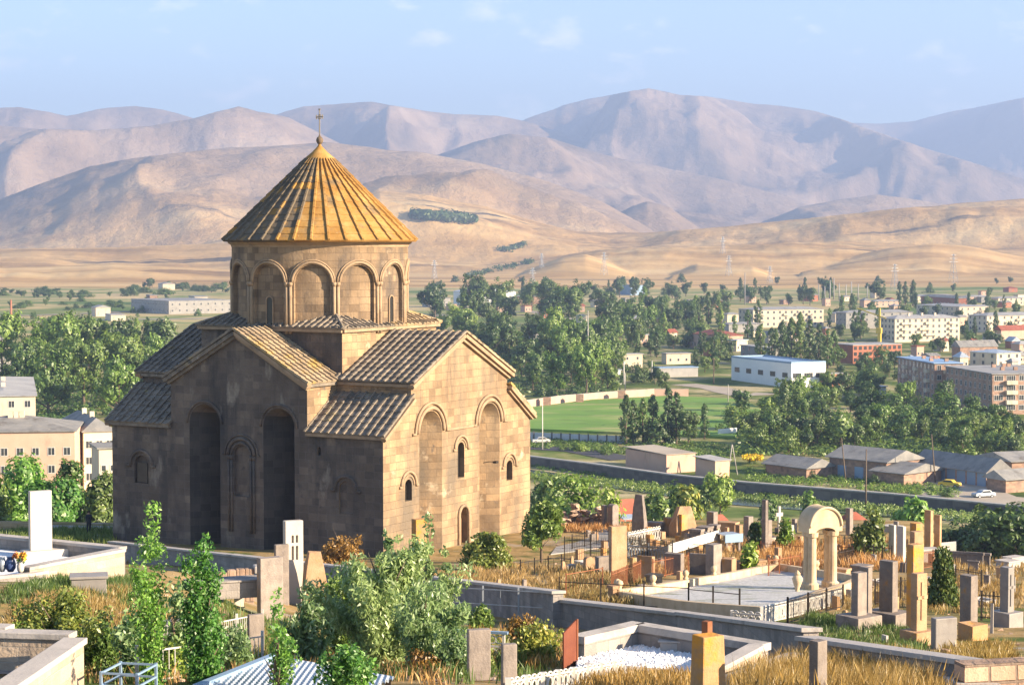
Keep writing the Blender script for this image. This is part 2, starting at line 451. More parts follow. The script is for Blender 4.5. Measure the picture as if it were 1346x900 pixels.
# ------------------------------------------------------------------ ground, hills, air
def ground_mat():
    m = bpy.data.materials.new('ground'); m.use_nodes = True
    t = m.node_tree; N = t.nodes; Lk = t.links.new; b = N['Principled BSDF']; b.inputs['Roughness'].default_value = 1; b.inputs['Specular IOR Level'].default_value = .05
    tc = N.new('ShaderNodeTexCoord'); sx = N.new('ShaderNodeSeparateXYZ'); Lk(tc.outputs['Object'], sx.inputs[0])
    def nz(sc, st=(1,1,1), loc=(0,0,0), det=8, rg=.6):
        mp = N.new('ShaderNodeMapping'); mp.inputs['Scale'].default_value = st; mp.inputs['Location'].default_value = loc
        Lk(tc.outputs['Object'], mp.inputs['Vector'])
        n = N.new('ShaderNodeTexNoise'); n.inputs['Scale'].default_value = sc; n.inputs['Detail'].default_value = det; n.inputs['Roughness'].default_value = rg
        Lk(mp.outputs['Vector'], n.inputs['Vector']); return n.outputs['Fac']
    def ramp(f, els):
        r = N.new('ShaderNodeValToRGB'); e = r.color_ramp.elements
        while len(e) < len(els): e.new(.5)
        for i, (p, c) in enumerate(els): e[i].position = p; e[i].color = tuple(c)+(1,)
        Lk(f, r.inputs['Fac']); return r.outputs['Color']
    def step(v, a, bb):
        mr = N.new('ShaderNodeMapRange'); mr.inputs['From Min'].default_value = a; mr.inputs['From Max'].default_value = bb; Lk(v, mr.inputs['Value']); return mr.outputs['Result']
    def mixc(f, a, c):
        x = N.new('ShaderNodeMixRGB')
        for s, v in (('Fac', f), ('Color1', a), ('Color2', c)):
            if isinstance(v, tuple): x.inputs[s].default_value = v+(1,)
            elif isinstance(v, float): x.inputs[s].default_value = v
            else: Lk(v, x.inputs[s])
        return x.outputs['Color']
    def mth(op, a, c):
        x = N.new('ShaderNodeMath'); x.operation = op
        for i, v in enumerate((a, c)):
            if isinstance(v, (int, float)): x.inputs[i].default_value = v
            else: Lk(v, x.inputs[i])
        return x.outputs[0]
    # near: graveyard soil, dry grass, a little green
    near = ramp(nz(.55), [(.32, (.13,.12,.045)), (.45, (.26,.18,.08)), (.58, (.34,.24,.11)), (.7, (.30,.24,.17))])
    near = mixc(step(nz(.16, loc=(4,9,0)), .52, .62), near, (.085,.115,.03))
    near = mixc(step(nz(.22, loc=(14,2,0)), .56, .66), near, (.30,.26,.21))
    # valley floor: meadow, scrub, bare earth
    val = ramp(nz(.035), [(.36, (.07,.11,.025)), (.45, (.13,.17,.045)), (.52, (.26,.24,.10)), (.62, (.42,.35,.20))])
    val = mixc(step(nz(.12, loc=(1,3,0)), .54, .66), val, (.045,.07,.02))
    # field strips of the plain and dry hills
    st = nz(.0075, st=(.6, .62, 1), loc=(3,7,0), det=4)
    fld = ramp(st, [(.36, (.13,.19,.05)), (.43, (.30,.29,.11)), (.47, (.56,.42,.20)), (.52, (.19,.24,.07)), (.58, (.38,.33,.14)), (.64, (.58,.44,.22))])
    dry = ramp(nz(.0035, st=(.6, 2.2, 1), det=7), [(.30, (.26,.155,.06)), (.42, (.46,.28,.105)), (.54, (.60,.385,.155)), (.66, (.70,.49,.22))])
    dry = mixc(step(nz(.004, st=(.35,2.5,1), loc=(2,2,0)), .60, .66), dry, (.13,.095,.05))
    mtn = ramp(nz(.0016, det=9), [(.32, (.14,.10,.055)), (.46, (.29,.20,.12)), (.60, (.40,.285,.18)), (.72, (.47,.37,.25))])
    y = sx.outputs['Y']; x = sx.outputs['X']
    c = mixc(step(y, 165., 200.), near, val)
    left = step(x, -20., -120.)
    yf = mth('SUBTRACT', y, mth('MULTIPLY', left, -150.))
    c = mixc(step(yf, 1050., 1250.), c, fld)
    wob = mth('ADD', y, mth('MULTIPLY', nz(.003, loc=(9,9,0), det=3), 400.))
    c = mixc(step(wob, 2180., 2260.), c, dry)
    c = mixc(step(y, 4700., 5300.), c, mtn)
    Lk(c, b.inputs['Base Color'])
    bp = N.new('ShaderNodeBump'); bp.inputs['Strength'].default_value = .6
    Lk(nz(2.2, det=8), bp.inputs['Height']); bp.inputs['Distance'].default_value = .12
    b2 = N.new('ShaderNodeBump'); b2.inputs['Strength'].default_value = .9; b2.inputs['Distance'].default_value = 34
    mt = N.new('ShaderNodeMath'); mt.operation = 'MULTIPLY'; Lk(nz(.008, det=9, rg=.64), mt.inputs[0]); Lk(step(y, 2400., 5200.), mt.inputs[1])
    Lk(mt.outputs[0], b2.inputs['Height']); Lk(bp.outputs['Normal'], b2.inputs['Normal'])
    Lk(b2.outputs['Normal'], b.inputs['Normal'])
    return m
GM = ground_mat()
ys = [-60+i*4 for i in range(15)] + list(np.arange(0, 200, 1.0)) + list(np.arange(200, 400, 3.)) + list(np.arange(400, 1000, 15.)) + list(np.arange(1000, 2201, 40.))
us = np.linspace(-.62, .62, 261)
ground = terrain('ground', ys, us, GM)
ys2 = [2200.]; 
while ys2[-1] < 19500: ys2.append(ys2[-1] + max(22, ys2[-1]*.0062))
hills = terrain('hills', ys2, np.linspace(-.46, .46, 760), GM)

# air: one even volume round everything
mbz = MB().box(-12000, 12000, -120, 19800, -60, 1400)
hz = bpy.data.materials.new('haze'); hz.use_nodes = True
for n in list(hz.node_tree.nodes):
    if n.type != 'OUTPUT_MATERIAL': hz.node_tree.nodes.remove(n)
pv = hz.node_tree.nodes.new('ShaderNodeVolumePrincipled')
pv.inputs['Color'].default_value = (.47, .63, 1.0, 1); pv.inputs['Density'].default_value = HAZE = 1.15e-4
pv.inputs['Anisotropy'].default_value = .1
hz.node_tree.links.new(pv.outputs['Volume'], hz.node_tree.nodes['Material Output'].inputs['Volume'])
haze = mbz.build('haze', hz, uv=None); tag(haze, 'pale blue haze filling the valley up to the far mountains', 'haze', kind='stuff')
scene.cycles.volume_step_rate = 1

# ------------------------------------------------------------------ materials
CH = ((.66,.64,.64),(.90,.88,.87),(1.0,.98,.96),(1.06,1.02,.98),(1.22,1.16,1.08))
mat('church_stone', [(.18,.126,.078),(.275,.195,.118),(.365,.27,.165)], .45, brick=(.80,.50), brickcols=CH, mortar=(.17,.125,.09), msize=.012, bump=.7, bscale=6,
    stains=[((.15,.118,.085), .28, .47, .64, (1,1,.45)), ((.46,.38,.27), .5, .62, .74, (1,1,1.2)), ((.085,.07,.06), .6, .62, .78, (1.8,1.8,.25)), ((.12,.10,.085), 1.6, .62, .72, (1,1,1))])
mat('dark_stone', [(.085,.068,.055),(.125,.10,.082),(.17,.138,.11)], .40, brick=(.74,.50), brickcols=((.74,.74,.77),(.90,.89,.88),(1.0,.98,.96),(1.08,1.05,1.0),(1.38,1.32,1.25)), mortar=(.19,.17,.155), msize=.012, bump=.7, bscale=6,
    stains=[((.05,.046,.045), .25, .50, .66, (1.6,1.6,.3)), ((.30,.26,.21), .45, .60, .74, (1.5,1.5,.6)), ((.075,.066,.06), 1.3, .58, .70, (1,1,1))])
mat('drum_stone', [(.15,.108,.07),(.23,.165,.105),(.32,.235,.15)], .45, brick=(.80,.50), brickcols=((.66,.64,.64),(.88,.86,.85),(1.0,.98,.96),(1.06,1.02,.98),(1.25,1.18,1.08)), mortar=(.12,.09,.07), msize=.012, bump=.7, bscale=6,
    stains=[((.10,.08,.065), .35, .50, .66, (1.3,1.3,.4)), ((.36,.28,.19), .5, .62, .74, (1,1,1.2)), ((.07,.06,.05), .8, .60, .76, (1.8,1.8,.25))])
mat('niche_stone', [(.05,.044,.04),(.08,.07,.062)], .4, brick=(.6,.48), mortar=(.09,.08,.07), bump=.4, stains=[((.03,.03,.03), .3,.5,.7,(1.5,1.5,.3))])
mat('moulding_stone', [(.25,.175,.11),(.35,.25,.16)], 1.2, bump=.4, stains=[((.14,.11,.08), 1.1,.55,.72,(1,1,1))])
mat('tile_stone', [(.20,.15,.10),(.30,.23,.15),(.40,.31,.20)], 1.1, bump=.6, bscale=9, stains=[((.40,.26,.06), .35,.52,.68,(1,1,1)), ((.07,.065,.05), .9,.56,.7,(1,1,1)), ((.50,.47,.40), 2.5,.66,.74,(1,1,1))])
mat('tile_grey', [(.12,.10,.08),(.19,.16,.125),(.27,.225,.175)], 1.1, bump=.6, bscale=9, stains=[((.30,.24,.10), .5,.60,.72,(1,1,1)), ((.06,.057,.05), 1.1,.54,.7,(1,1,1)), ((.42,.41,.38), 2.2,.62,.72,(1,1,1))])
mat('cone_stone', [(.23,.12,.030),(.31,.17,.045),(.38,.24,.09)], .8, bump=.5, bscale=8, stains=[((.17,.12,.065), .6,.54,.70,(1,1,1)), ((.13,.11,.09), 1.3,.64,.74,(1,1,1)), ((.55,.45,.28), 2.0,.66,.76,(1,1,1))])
mat('cone_bare_shade', [(.085,.07,.05),(.12,.095,.065),(.16,.12,.075)], 1.0, bump=.5, bscale=9, stains=[((.30,.17,.05), .8,.60,.70,(1,1,1)), ((.09,.08,.07), 1.1,.58,.72,(1,1,1)), ((.34,.30,.24), 2.2,.66,.76,(1,1,1))])
mat('basalt', [(.16,.135,.12),(.22,.185,.16),(.28,.235,.20)], 2.5, rough=.75, bump=.35, bscale=14, stains=[((.36,.20,.07), 1.6,.62,.74,(1,1,1)), ((.12,.105,.095), .8,.56,.72,(1,1,.6))], perobj=.18)
mat('basalt_smooth', [(.20,.185,.175),(.26,.24,.22)], 4, rough=.55, bump=.1, bscale=20, stains=[((.17,.15,.14), .9,.55,.7,(1,1,.6))], perobj=.12)
mat('tuff', [(.30,.18,.10),(.38,.24,.14),(.43,.29,.18)], 1.8, rough=.9, bump=.45, bscale=12, stains=[((.42,.20,.05), 1.2,.58,.70,(1,1,1)), ((.16,.12,.09), 1,.58,.74,(1,1,.6))], perobj=.15)
mat('tuff_lichen', [(.36,.20,.09),(.42,.26,.14)], 2, rough=.95, bump=.5, bscale=12, stains=[((.55,.25,.04), 1.5,.48,.62,(1,1,1)), ((.14,.11,.09), 1.2,.62,.74,(1,1,.6))], perobj=.1)
mat('cream_stone', [(.40,.30,.18),(.50,.38,.24),(.56,.45,.30)], 1.3, rough=.8, bump=.25, bscale=9, stains=[((.35,.26,.16), .8,.60,.75,(1,1,.5))])
mat('pale_stone', [(.40,.36,.31),(.48,.44,.385)], 1.5, rough=.7, bump=.15, bscale=10, stains=[((.38,.34,.30), .8,.6,.75,(1,1,.4))])
mat('grey_block', [(.20,.185,.175),(.26,.24,.225),(.30,.28,.265)], 1.1, rough=.9, brick=(.42,.24), brickcols=((.82,.8,.8),(1,.98,.95),(1.15,1.1,1.05)), mortar=(.17,.16,.15), msize=.008, bump=.4, bscale=14, stains=[((.15,.14,.13), .7,.56,.72,(1,1,.5))])
mat('tan_block', [(.36,.29,.22),(.42,.34,.26),(.47,.39,.31)], 1.3, rough=.9, brick=(.45,.26), brickcols=((.78,.75,.74),(1,.97,.94),(1.15,1.1,1.05)), mortar=(.40,.35,.29), msize=.012, bump=.6, bscale=12, stains=[((.27,.22,.18), .9,.58,.72,(1,1,1))])
mat('rubble_stone', [(.32,.23,.17),(.44,.32,.24),(.52,.40,.30)], 1.3, rough=.95, brick=(.5,.3), brickcols=((.6,.56,.55),(1,.95,.9),(1.25,1.15,1.05)), mortar=(.15,.12,.10), msize=.03, bump=1, bscale=5)
mat('cap_stone', [(.36,.33,.30),(.44,.40,.36)], 2, rough=.85, bump=.25, bscale=14, stains=[((.25,.23,.21), .8,.55,.7,(1,1,1))])
mat('iron', [(.025,.022,.02),(.045,.035,.028)], 6, rough=.6, metal=.3)
mat('rust', [(.20,.075,.035),(.28,.11,.05)], 3, rough=.85, bump=.2, stains=[((.12,.05,.03), 2,.55,.7,(1,1,1))])
mat('white_paint', [(.46,.44,.40),(.58,.56,.52)], 3, rough=.6, stains=[((.42,.36,.28), 2,.62,.76,(1,1,.4))])
mat('grey_metal', [(.34,.37,.40),(.44,.47,.50)], 2, rough=.45, metal=.5)
mat('blue_metal', [(.20,.30,.42),(.26,.36,.48)], .3, rough=.5, metal=.2)
mat('black_granite', [(.03,.03,.035),(.05,.05,.055)], 6, rough=.25, spec=.5)
mat('glass', [(.03,.035,.04),(.05,.055,.06)], 1, rough=.15, spec=.6)
mat('dark_glass', [(.012,.011,.010),(.02,.018,.016)], 1, rough=.35, spec=.4)
mat('wood', [(.10,.05,.025),(.16,.085,.045)], 2, stretch=(4,4,.6), rough=.7, bump=.3)
mat('bark', [(.09,.065,.045),(.16,.12,.085)], 3, stretch=(1,1,.3), bump=.5)
mat('red_gravel', [(.28,.07,.03),(.40,.12,.05)], 6, bump=.8, bscale=20)
mat('gravel_bed', [(.30,.30,.29),(.44,.44,.43),(.60,.59,.57)], 7, bump=1, bscale=16, rough=.9, stains=[((.20,.22,.15), .4,.54,.66,(1,1,1))])
mat('white_pebbles', [(.62,.62,.63),(.78,.78,.78)], 9, rough=.9)
mat('paving', [(.24,.235,.225),(.31,.30,.285)], 1, brick=(1.0,.7), mortar=(.15,.14,.12), bump=.3, stains=[((.16,.17,.10), .5,.58,.7,(1,1,1))])
mat('asphalt', [(.055,.055,.06),(.075,.074,.078)], .5, bump=.3, bscale=12, stains=[((.10,.095,.09), .1,.55,.7,(1,1,1))])
mat('dust_road', [(.32,.27,.21),(.42,.36,.28)], .1, bump=.3)
mat('water', [(.05,.07,.06),(.09,.11,.09)], .3, rough=.12, spec=.6, bump=.15, bscale=3)
mat('sheet_grey', [(.20,.195,.185),(.28,.27,.25),(.34,.32,.29)], .35, rough=.8, stains=[((.15,.13,.11), .3,.55,.7,(1,1,1)), ((.40,.36,.29), .5,.60,.72,(1,1,1))], wave=(2.2,'X',.05), perobj=.1)
mat('sheet_blue', [(.45,.50,.55),(.55,.60,.64)], .5, rough=.4, metal=.3, wave=(3.2,'X',.04))
mat('roof_red', [(.24,.07,.04),(.34,.11,.07)], .4, rough=.8, stains=[((.18,.09,.06), .6,.56,.7,(1,1,1))], wave=(1.6,'X',.03))
mat('roof_flat', [(.26,.255,.25),(.36,.35,.33)], .12, rough=.9, stains=[((.18,.17,.16), .2,.55,.68,(1,1,1))], perobj=.15)
mat('plaster_cream', [(.58,.48,.35),(.66,.56,.42)], .3, stains=[((.42,.34,.25), .35,.58,.72,(1,1,.4))], perobj=.08)
mat('plaster_pink', [(.52,.33,.24),(.58,.39,.29)], .3, stains=[((.38,.27,.20), .4,.58,.72,(1,1,.4))])
mat('roof_blue', [(.20,.32,.50),(.28,.41,.58)], .3, rough=.5, stains=[((.42,.46,.50), .2,.58,.68,(1,1,1))], wave=(1.6,'Y',.03))
mat('dark_rust', [(.12,.035,.02),(.17,.055,.03)], 3, rough=.8)
mat('old_iron', [(.13,.12,.11),(.20,.17,.14)], 3, rough=.7)
mat('plaster_white', [(.74,.73,.70),(.80,.79,.76)], .2, stains=[((.6,.58,.54), .3,.62,.75,(1,1,.3))])
mat('brown_block', [(.30,.19,.135),(.38,.25,.18)], .4, brick=(.8,.45), brickcols=((.75,.75,.75),(1,1,1),(1.2,1.15,1.1)), mortar=(.3,.22,.17), stains=[((.22,.15,.12), .25,.55,.7,(1,1,.5))], perobj=.12)
mat('red_brick', [(.34,.13,.075),(.42,.17,.10)], .4, stains=[((.26,.12,.08), .3,.55,.7,(1,1,.5))], perobj=.1)
mat('concrete', [(.30,.285,.26),(.38,.36,.33)], .4, stains=[((.22,.21,.19), .4,.56,.7,(1,1,.4))], perobj=.1)
mat('wall_dark', [(.10,.095,.09),(.15,.14,.13)], .2, brick=(1.6,.8), mortar=(.08,.075,.07), stains=[((.07,.068,.065), .15,.55,.7,(1,1,.5))])
mat('yellow_paint', [(.60,.42,.05),(.66,.48,.07)], 1, rough=.4)
mat('skin', [(.42,.25,.17),(.45,.28,.19)], 2, rough=.6)
mat('dark_cloth', [(.03,.03,.035),(.05,.05,.06)], 3)
mat('hair_dark', [(.02,.015,.012),(.03,.02,.018)], 3)
mat('blossom', [(.7,.12,.08),(.8,.5,.1)], 9)
mat('blossom_pink', [(.65,.10,.30),(.7,.25,.35)], 9)
mat('blossom_yellow', [(.75,.52,.03),(.8,.6,.06)], 4)
mat('vase_blue', [(.03,.05,.12),(.05,.08,.2)], 3, rough=.3)
M = MATS
# ------------------------------------------------------------------ church
C0 = at_depth(504, 734, 130.0)             # near corner; z = 0
AZB = R(29.8)
church = empty('church', (C0.x, C0.y, 0), math.pi/2 - AZB, 'tall medieval stone church with orange conical dome and two gabled fronts', 'church')
# local axes: x = along the lit front (away to the right), y = along the shaded front (away to the left)
# local x -> world (sin, cos); rotation (pi/2 - AZB): x axis = (cos(rz), sin(rz)) = (sin AZB, cos AZB); y axis = (-cos AZB, sin AZB)
LX, LY = 19.3, 22.6
CX, CY = 9.65, 11.65
def wall_part():
    # lit-front block (y 0..5.95), far block, centre block, cube
    mb = MB()
    prof = [(0,-3),(LX,-3),(LX,7.85),(15.95,10.1),(15.95,11.05),(CX,14.0),(3.35,11.05),(3.35,10.1),(0,7.85)]
    mb.prism(prof, (0,0,0), (1,0,0), (0,0,1), (0,5.95,0))
    o = mb.build('front_wall', [M['church_stone'], M['dark_stone']], church)
    return o
def niche_cut(cx, z0, zs, r, depth, flip=False, lean=0):
    """hull of an arched outline on the face and one deep vertical edge. coordinates (along, into, z)"""
    pts = []
    for k in range(17):
        t = math.pi*k/16
        for d in (-.5, 0.): pts.append((cx + r*math.cos(t), d, zs + r*math.sin(t)))
    for d in (-.5, 0.): pts += [(cx-r, d, z0), (cx+r, d, z0)]
    pts += [(cx+lean, depth, z0), (cx+lean, depth, zs+r*.45)]
    if flip: pts = [(b, a, c) for a, b, c in pts]
    return pts
def arch_cut(mb, cx, z0, zs, r, depth, flip):
    pts = []
    for k in range(13):
        t = math.pi*k/12
        for d in (-.5, depth): pts.append((cx + r*math.cos(t), d, zs + r*math.sin(t)))
    for d in (-.5, depth): pts += [(cx-r, d, z0), (cx+r, d, z0)]
    if flip: pts = [(b, a, c) for a, b, c in pts]
    mb.hull(pts)
# --- block behind the lit front: face y = 0
fw = wall_part()
cut = MB()
cut.hull(niche_cut(5.75, -2.5, 7.6, 1.42, 1.75)); cut.hull(niche_cut(13.5, -2.5, 7.6, 1.40, 1.75))
arch_cut(cut, CX, 4.15, 6.15, .44, .45, False)
arch_cut(cut, 3.0, 3.3, 4.3, .42, .45, False); arch_cut(cut, 16.3, 3.3, 4.3, .42, .45, False)
arch_cut(cut, 9.95, -2.6, 1.55, .52, .55, False)
# windows in the shaded near side, face x = 0
c1 = cut.build('cutter', M['dark_glass'], None, uv=None)
boolean_cut(fw, c1)
cut = MB(); arch_cut(cut, 2.9, 2.6, 4.2, .55, .16, True); arch_cut(cut, 5.0, 6.3, 6.7, .16, .3, True)
c1 = cut.build('cutter', M['dark_glass'], None, uv=None); boolean_cut(fw, c1)
# shaded side in darker, weathered stone
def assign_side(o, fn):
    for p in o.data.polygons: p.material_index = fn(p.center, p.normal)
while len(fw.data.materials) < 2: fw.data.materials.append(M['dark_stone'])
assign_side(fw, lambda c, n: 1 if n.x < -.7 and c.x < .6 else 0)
# far block
prof = [(0,-3),(LX,-3),(LX,7.85),(15.95,10.1),(15.95,11.05),(CX,14.0),(3.35,11.05),(3.35,10.1),(0,7.85)]
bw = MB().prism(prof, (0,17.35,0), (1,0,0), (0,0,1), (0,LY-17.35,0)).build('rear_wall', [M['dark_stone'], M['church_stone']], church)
cut = MB(); arch_cut(cut, 20.0, 3.6, 4.9, .62, .3, True)
c1 = cut.build('cutter', M['dark_glass'], None, uv=None); boolean_cut(bw, c1)
# centre block: profile along y, face x = 0
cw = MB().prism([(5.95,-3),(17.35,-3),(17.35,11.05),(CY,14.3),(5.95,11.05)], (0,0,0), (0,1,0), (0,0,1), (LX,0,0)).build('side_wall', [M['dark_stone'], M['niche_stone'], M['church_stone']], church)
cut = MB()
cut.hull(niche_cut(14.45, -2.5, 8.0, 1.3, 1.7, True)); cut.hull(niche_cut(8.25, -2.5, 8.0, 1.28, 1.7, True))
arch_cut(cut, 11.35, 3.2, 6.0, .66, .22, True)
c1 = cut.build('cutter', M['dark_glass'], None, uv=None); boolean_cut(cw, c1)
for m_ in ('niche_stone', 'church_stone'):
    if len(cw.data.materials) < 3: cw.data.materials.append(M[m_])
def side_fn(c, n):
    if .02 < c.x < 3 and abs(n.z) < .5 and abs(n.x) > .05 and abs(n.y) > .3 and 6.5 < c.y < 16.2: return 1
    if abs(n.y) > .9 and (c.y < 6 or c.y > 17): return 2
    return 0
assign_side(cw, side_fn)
# cube under the drum
q = 5.95
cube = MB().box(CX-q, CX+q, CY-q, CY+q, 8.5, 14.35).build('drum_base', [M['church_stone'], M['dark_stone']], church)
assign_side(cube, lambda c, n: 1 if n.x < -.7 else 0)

# --- roof planes of stone slabs with ribs
def slab_roof(mb, o, u, v, wid, ln, course=.62, rib=.60, lift=.05, seed=1, clip=None):
    """o lower corner; u along eave, v up the slope; both unit vectors"""
    rnd = random.Random(seed)
    o, u, v = Vector(o), Vector(u).normalized(), Vector(v).normalized(); n = u.cross(v).normalized()
    if n.z < 0: n = -n
    nc = max(1, round(ln/course)); L = ln/nc
    nr = max(1, round(wid/rib)); W = wid/nr
    def quadbox(u0, u1, v0, v1, a0, a1, b0, b1):
        # top heights a (at v0) b (at v1)
        P = [o+u*u0+v*v0+n*a0, o+u*u1+v*v0+n*a0, o+u*u1+v*v1+n*b0, o+u*u0+v*v1+n*b0,
             o+u*u0+v*v0+n*a1, o+u*u1+v*v0+n*a1, o+u*u1+v*v1+n*b1, o+u*u0+v*v1+n*b1]
        mb.add(P, [(0,3,2,1),(4,5,6,7),(0,1,5,4),(1,2,6,5),(2,3,7,6),(3,0,4,7)])
    for j in range(nc):
        for i in range(nr):
            uc = (i+.5)*W; vc = (j+.5)*L
            if clip and not clip(uc, vc): continue
            jt = rnd.uniform(-.012, .015)
            quadbox(i*W+.008, (i+1)*W-.008, j*L, (j+1)*L+.07, 0, lift+.06+jt, -.01, lift-.01+jt)
    for j in range(nc):
        for i in range(nr+1):
            if clip and not clip(min(max(i*W, .05), wid-.05), (j+.5)*L): continue
            jt = rnd.uniform(-.01, .012); dx = rnd.uniform(-.012, .012)
            quadbox(i*W-.075+dx, i*W+.075+dx, j*L-.02, (j+1)*L+.05, .02, lift+.15+jt, .02, lift+.10+jt)
def roof(name, mname, planes, seed):
    mb = MB()
    for k, a in enumerate(planes):
        slab_roof(mb, *a[:5], seed=seed+k, clip=a[5] if len(a) > 5 else None)
    return mb.build(name, M[mname], church, uv='box', fixn=True)
ov = .42
# lit-front arm: ridge along y at x = CX. slope rises 2.95 over 6.3
sl = Vector((6.3, 0, 2.95)); sn = sl.normalized(); extra = .38
e0 = Vector((3.35, 0, 11.05)) - sn*extra
e0r = Vector((15.95, 0, 11.05)) - Vector((-sn.x, 0, sn.z))*extra
LN = sl.length + extra
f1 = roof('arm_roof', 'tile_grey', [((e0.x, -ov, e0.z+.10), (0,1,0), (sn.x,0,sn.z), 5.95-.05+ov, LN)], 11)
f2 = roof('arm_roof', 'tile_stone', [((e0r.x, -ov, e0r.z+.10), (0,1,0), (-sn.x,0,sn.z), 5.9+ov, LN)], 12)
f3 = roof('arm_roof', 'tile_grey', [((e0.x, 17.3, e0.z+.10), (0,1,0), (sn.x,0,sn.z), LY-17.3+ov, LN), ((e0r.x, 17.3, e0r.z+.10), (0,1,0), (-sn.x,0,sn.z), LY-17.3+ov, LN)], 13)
# shaded-front arm: ridge along x at y = CY. slope rises 3.25 over 5.7
s2 = Vector((0, 5.7, 3.25)); s2n = s2.normalized()
a0 = Vector((0, 5.95, 11.05)) - s2n*extra
a0l = Vector((0, 17.35, 11.05)) - Vector((0, -s2n.y, s2n.z))*extra
LN2 = s2.length + extra
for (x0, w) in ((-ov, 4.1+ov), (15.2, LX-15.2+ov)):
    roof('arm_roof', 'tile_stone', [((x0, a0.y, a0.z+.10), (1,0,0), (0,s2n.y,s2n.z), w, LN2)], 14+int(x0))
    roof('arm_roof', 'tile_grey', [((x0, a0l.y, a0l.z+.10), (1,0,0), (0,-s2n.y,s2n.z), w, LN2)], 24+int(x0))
# corner lean-to roofs
s3 = Vector((3.35, 0, 2.25)).normalized(); L3 = Vector((3.35, 0, 2.25)).length + .35
p3 = Vector((0, 0, 7.85)) - s3*.35
p3r = Vector((LX, 0, 7.85)) - Vector((-s3.x, 0, s3.z))*.35
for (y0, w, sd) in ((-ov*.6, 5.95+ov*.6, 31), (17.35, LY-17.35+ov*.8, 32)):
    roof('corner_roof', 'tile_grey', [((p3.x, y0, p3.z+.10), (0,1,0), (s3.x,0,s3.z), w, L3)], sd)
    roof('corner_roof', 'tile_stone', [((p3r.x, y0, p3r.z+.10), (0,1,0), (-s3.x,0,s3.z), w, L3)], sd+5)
# eaves, rake boards and cornices in moulded stone
tr = MB()
def rake(a, b, dpt, w=.30, off=(0,0,0)):
    tr.bar(Vector(a)+Vector(off), Vector(b)+Vector(off), dpt, w)
for yf in (-ov*.5, LY+ov*.5):
    for sx_ in (-1, 1):
        rake((CX+sx_*(6.3+.34), yf, 10.78), (CX+sx_*.02, yf, 13.88), .46, .24)
        rake((CX+sx_*(6.3+.1), yf*.55 if yf < 0 else LY+ov*.28, 10.66), (CX, yf*.55 if yf < 0 else LY+ov*.28, 13.62), .24, .20)
        rake((CX+sx_*(9.65+.28), yf, 7.58), (CX+sx_*6.32, yf, 9.96), .40, .22)
        rake((CX+sx_*(9.65+.1), yf*.55 if yf < 0 else LY+ov*.28, 7.48), (CX+sx_*6.32, yf*.55 if yf < 0 else LY+ov*.28, 9.76), .22, .18)
for xf in (-ov*.5, LX+ov*.5):
    for sx_ in (-1, 1):
        tr.mi = 1 if (sx_ > 0 and xf < 0) else 0  # left front rake takes the grey material, so its shade is painted
        rake((xf, CY+sx_*(5.7+.32), 10.80), (xf, CY, 14.2), .46, .24)
        rake((xf*.55 if xf < 0 else LX+.1, CY+sx_*(5.7+.12), 10.64), (xf*.55 if xf < 0 else LX+.1, CY, 13.95), .24, .20)
tr.mi = 0
for (y0, y1) in ((-.1, 5.94), (17.36, LY+.1)):
    tr.mi = 1 if y0 > 5 else 0  # left eaves painted in the same dark shade tone
    for x_ in (-.13, LX+.13): tr.bar((x_, y0, 7.66), (x_, y1, 7.66), .30, .20)
    for x_ in (3.22, 16.08): tr.bar((x_, y0, 10.84), (x_, y1, 10.84), .30, .20)
for (x0, x1) in ((-.1, 3.7), (15.6, LX+.1)):
    for y_ in (5.82, 17.48): tr.bar((x0, y_, 10.84), (x1, y_, 10.84), .30, .20)
tr.build('cornice', [M['moulding_stone'], M['tile_grey']], church)
# hip roofs at the corners of the drum base
def hip(sx_, sy_, mn, sd):
    qe = q + .32; cxn, cyn = CX + sx_*qe, CY + sy_*qe
    top = Vector((CX, CY, 14.45 + qe*.36)); mb = MB()
    z0 = 14.40; tilt = .42
    sl_ = 1.0
    # two planes meeting on the diagonal
    for ax in (0, 1):
        if ax == 0: u = Vector((-sx_, 0, 0)); v = Vector((0, -sy_, tilt)).normalized()
        else: u = Vector((0, -sy_, 0)); v = Vector((-sx_, 0, tilt)).normalized()
        slab_roof(mb, (cxn, cyn, z0), u, v, qe, qe*.9, course=.7, rib=.52, seed=sd+ax, clip=lambda a, b: a > b*.98-.1)
    mb.tube([(cxn, cyn, z0+.10), (CX+sx_*qe*.5, CY+sy_*qe*.5, z0+.14+qe*.5*tilt)], [.12, .12], 6)
    mb.build('base_roof', M[mn], church)
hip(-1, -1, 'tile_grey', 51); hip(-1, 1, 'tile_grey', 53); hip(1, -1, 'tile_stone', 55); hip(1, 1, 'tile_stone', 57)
eb = MB()
for a, b in (((-1,-1),(1,-1)), ((1,-1),(1,1)), ((1,1),(-1,1)), ((-1,1),(-1,-1))):
    qq = q+.12
    eb.bar((CX+a[0]*qq, CY+a[1]*qq, 14.28), (CX+b[0]*qq, CY+b[1]*qq, 14.28), .34, .20)
eb.build('base_cornice', M['moulding_stone'], church)

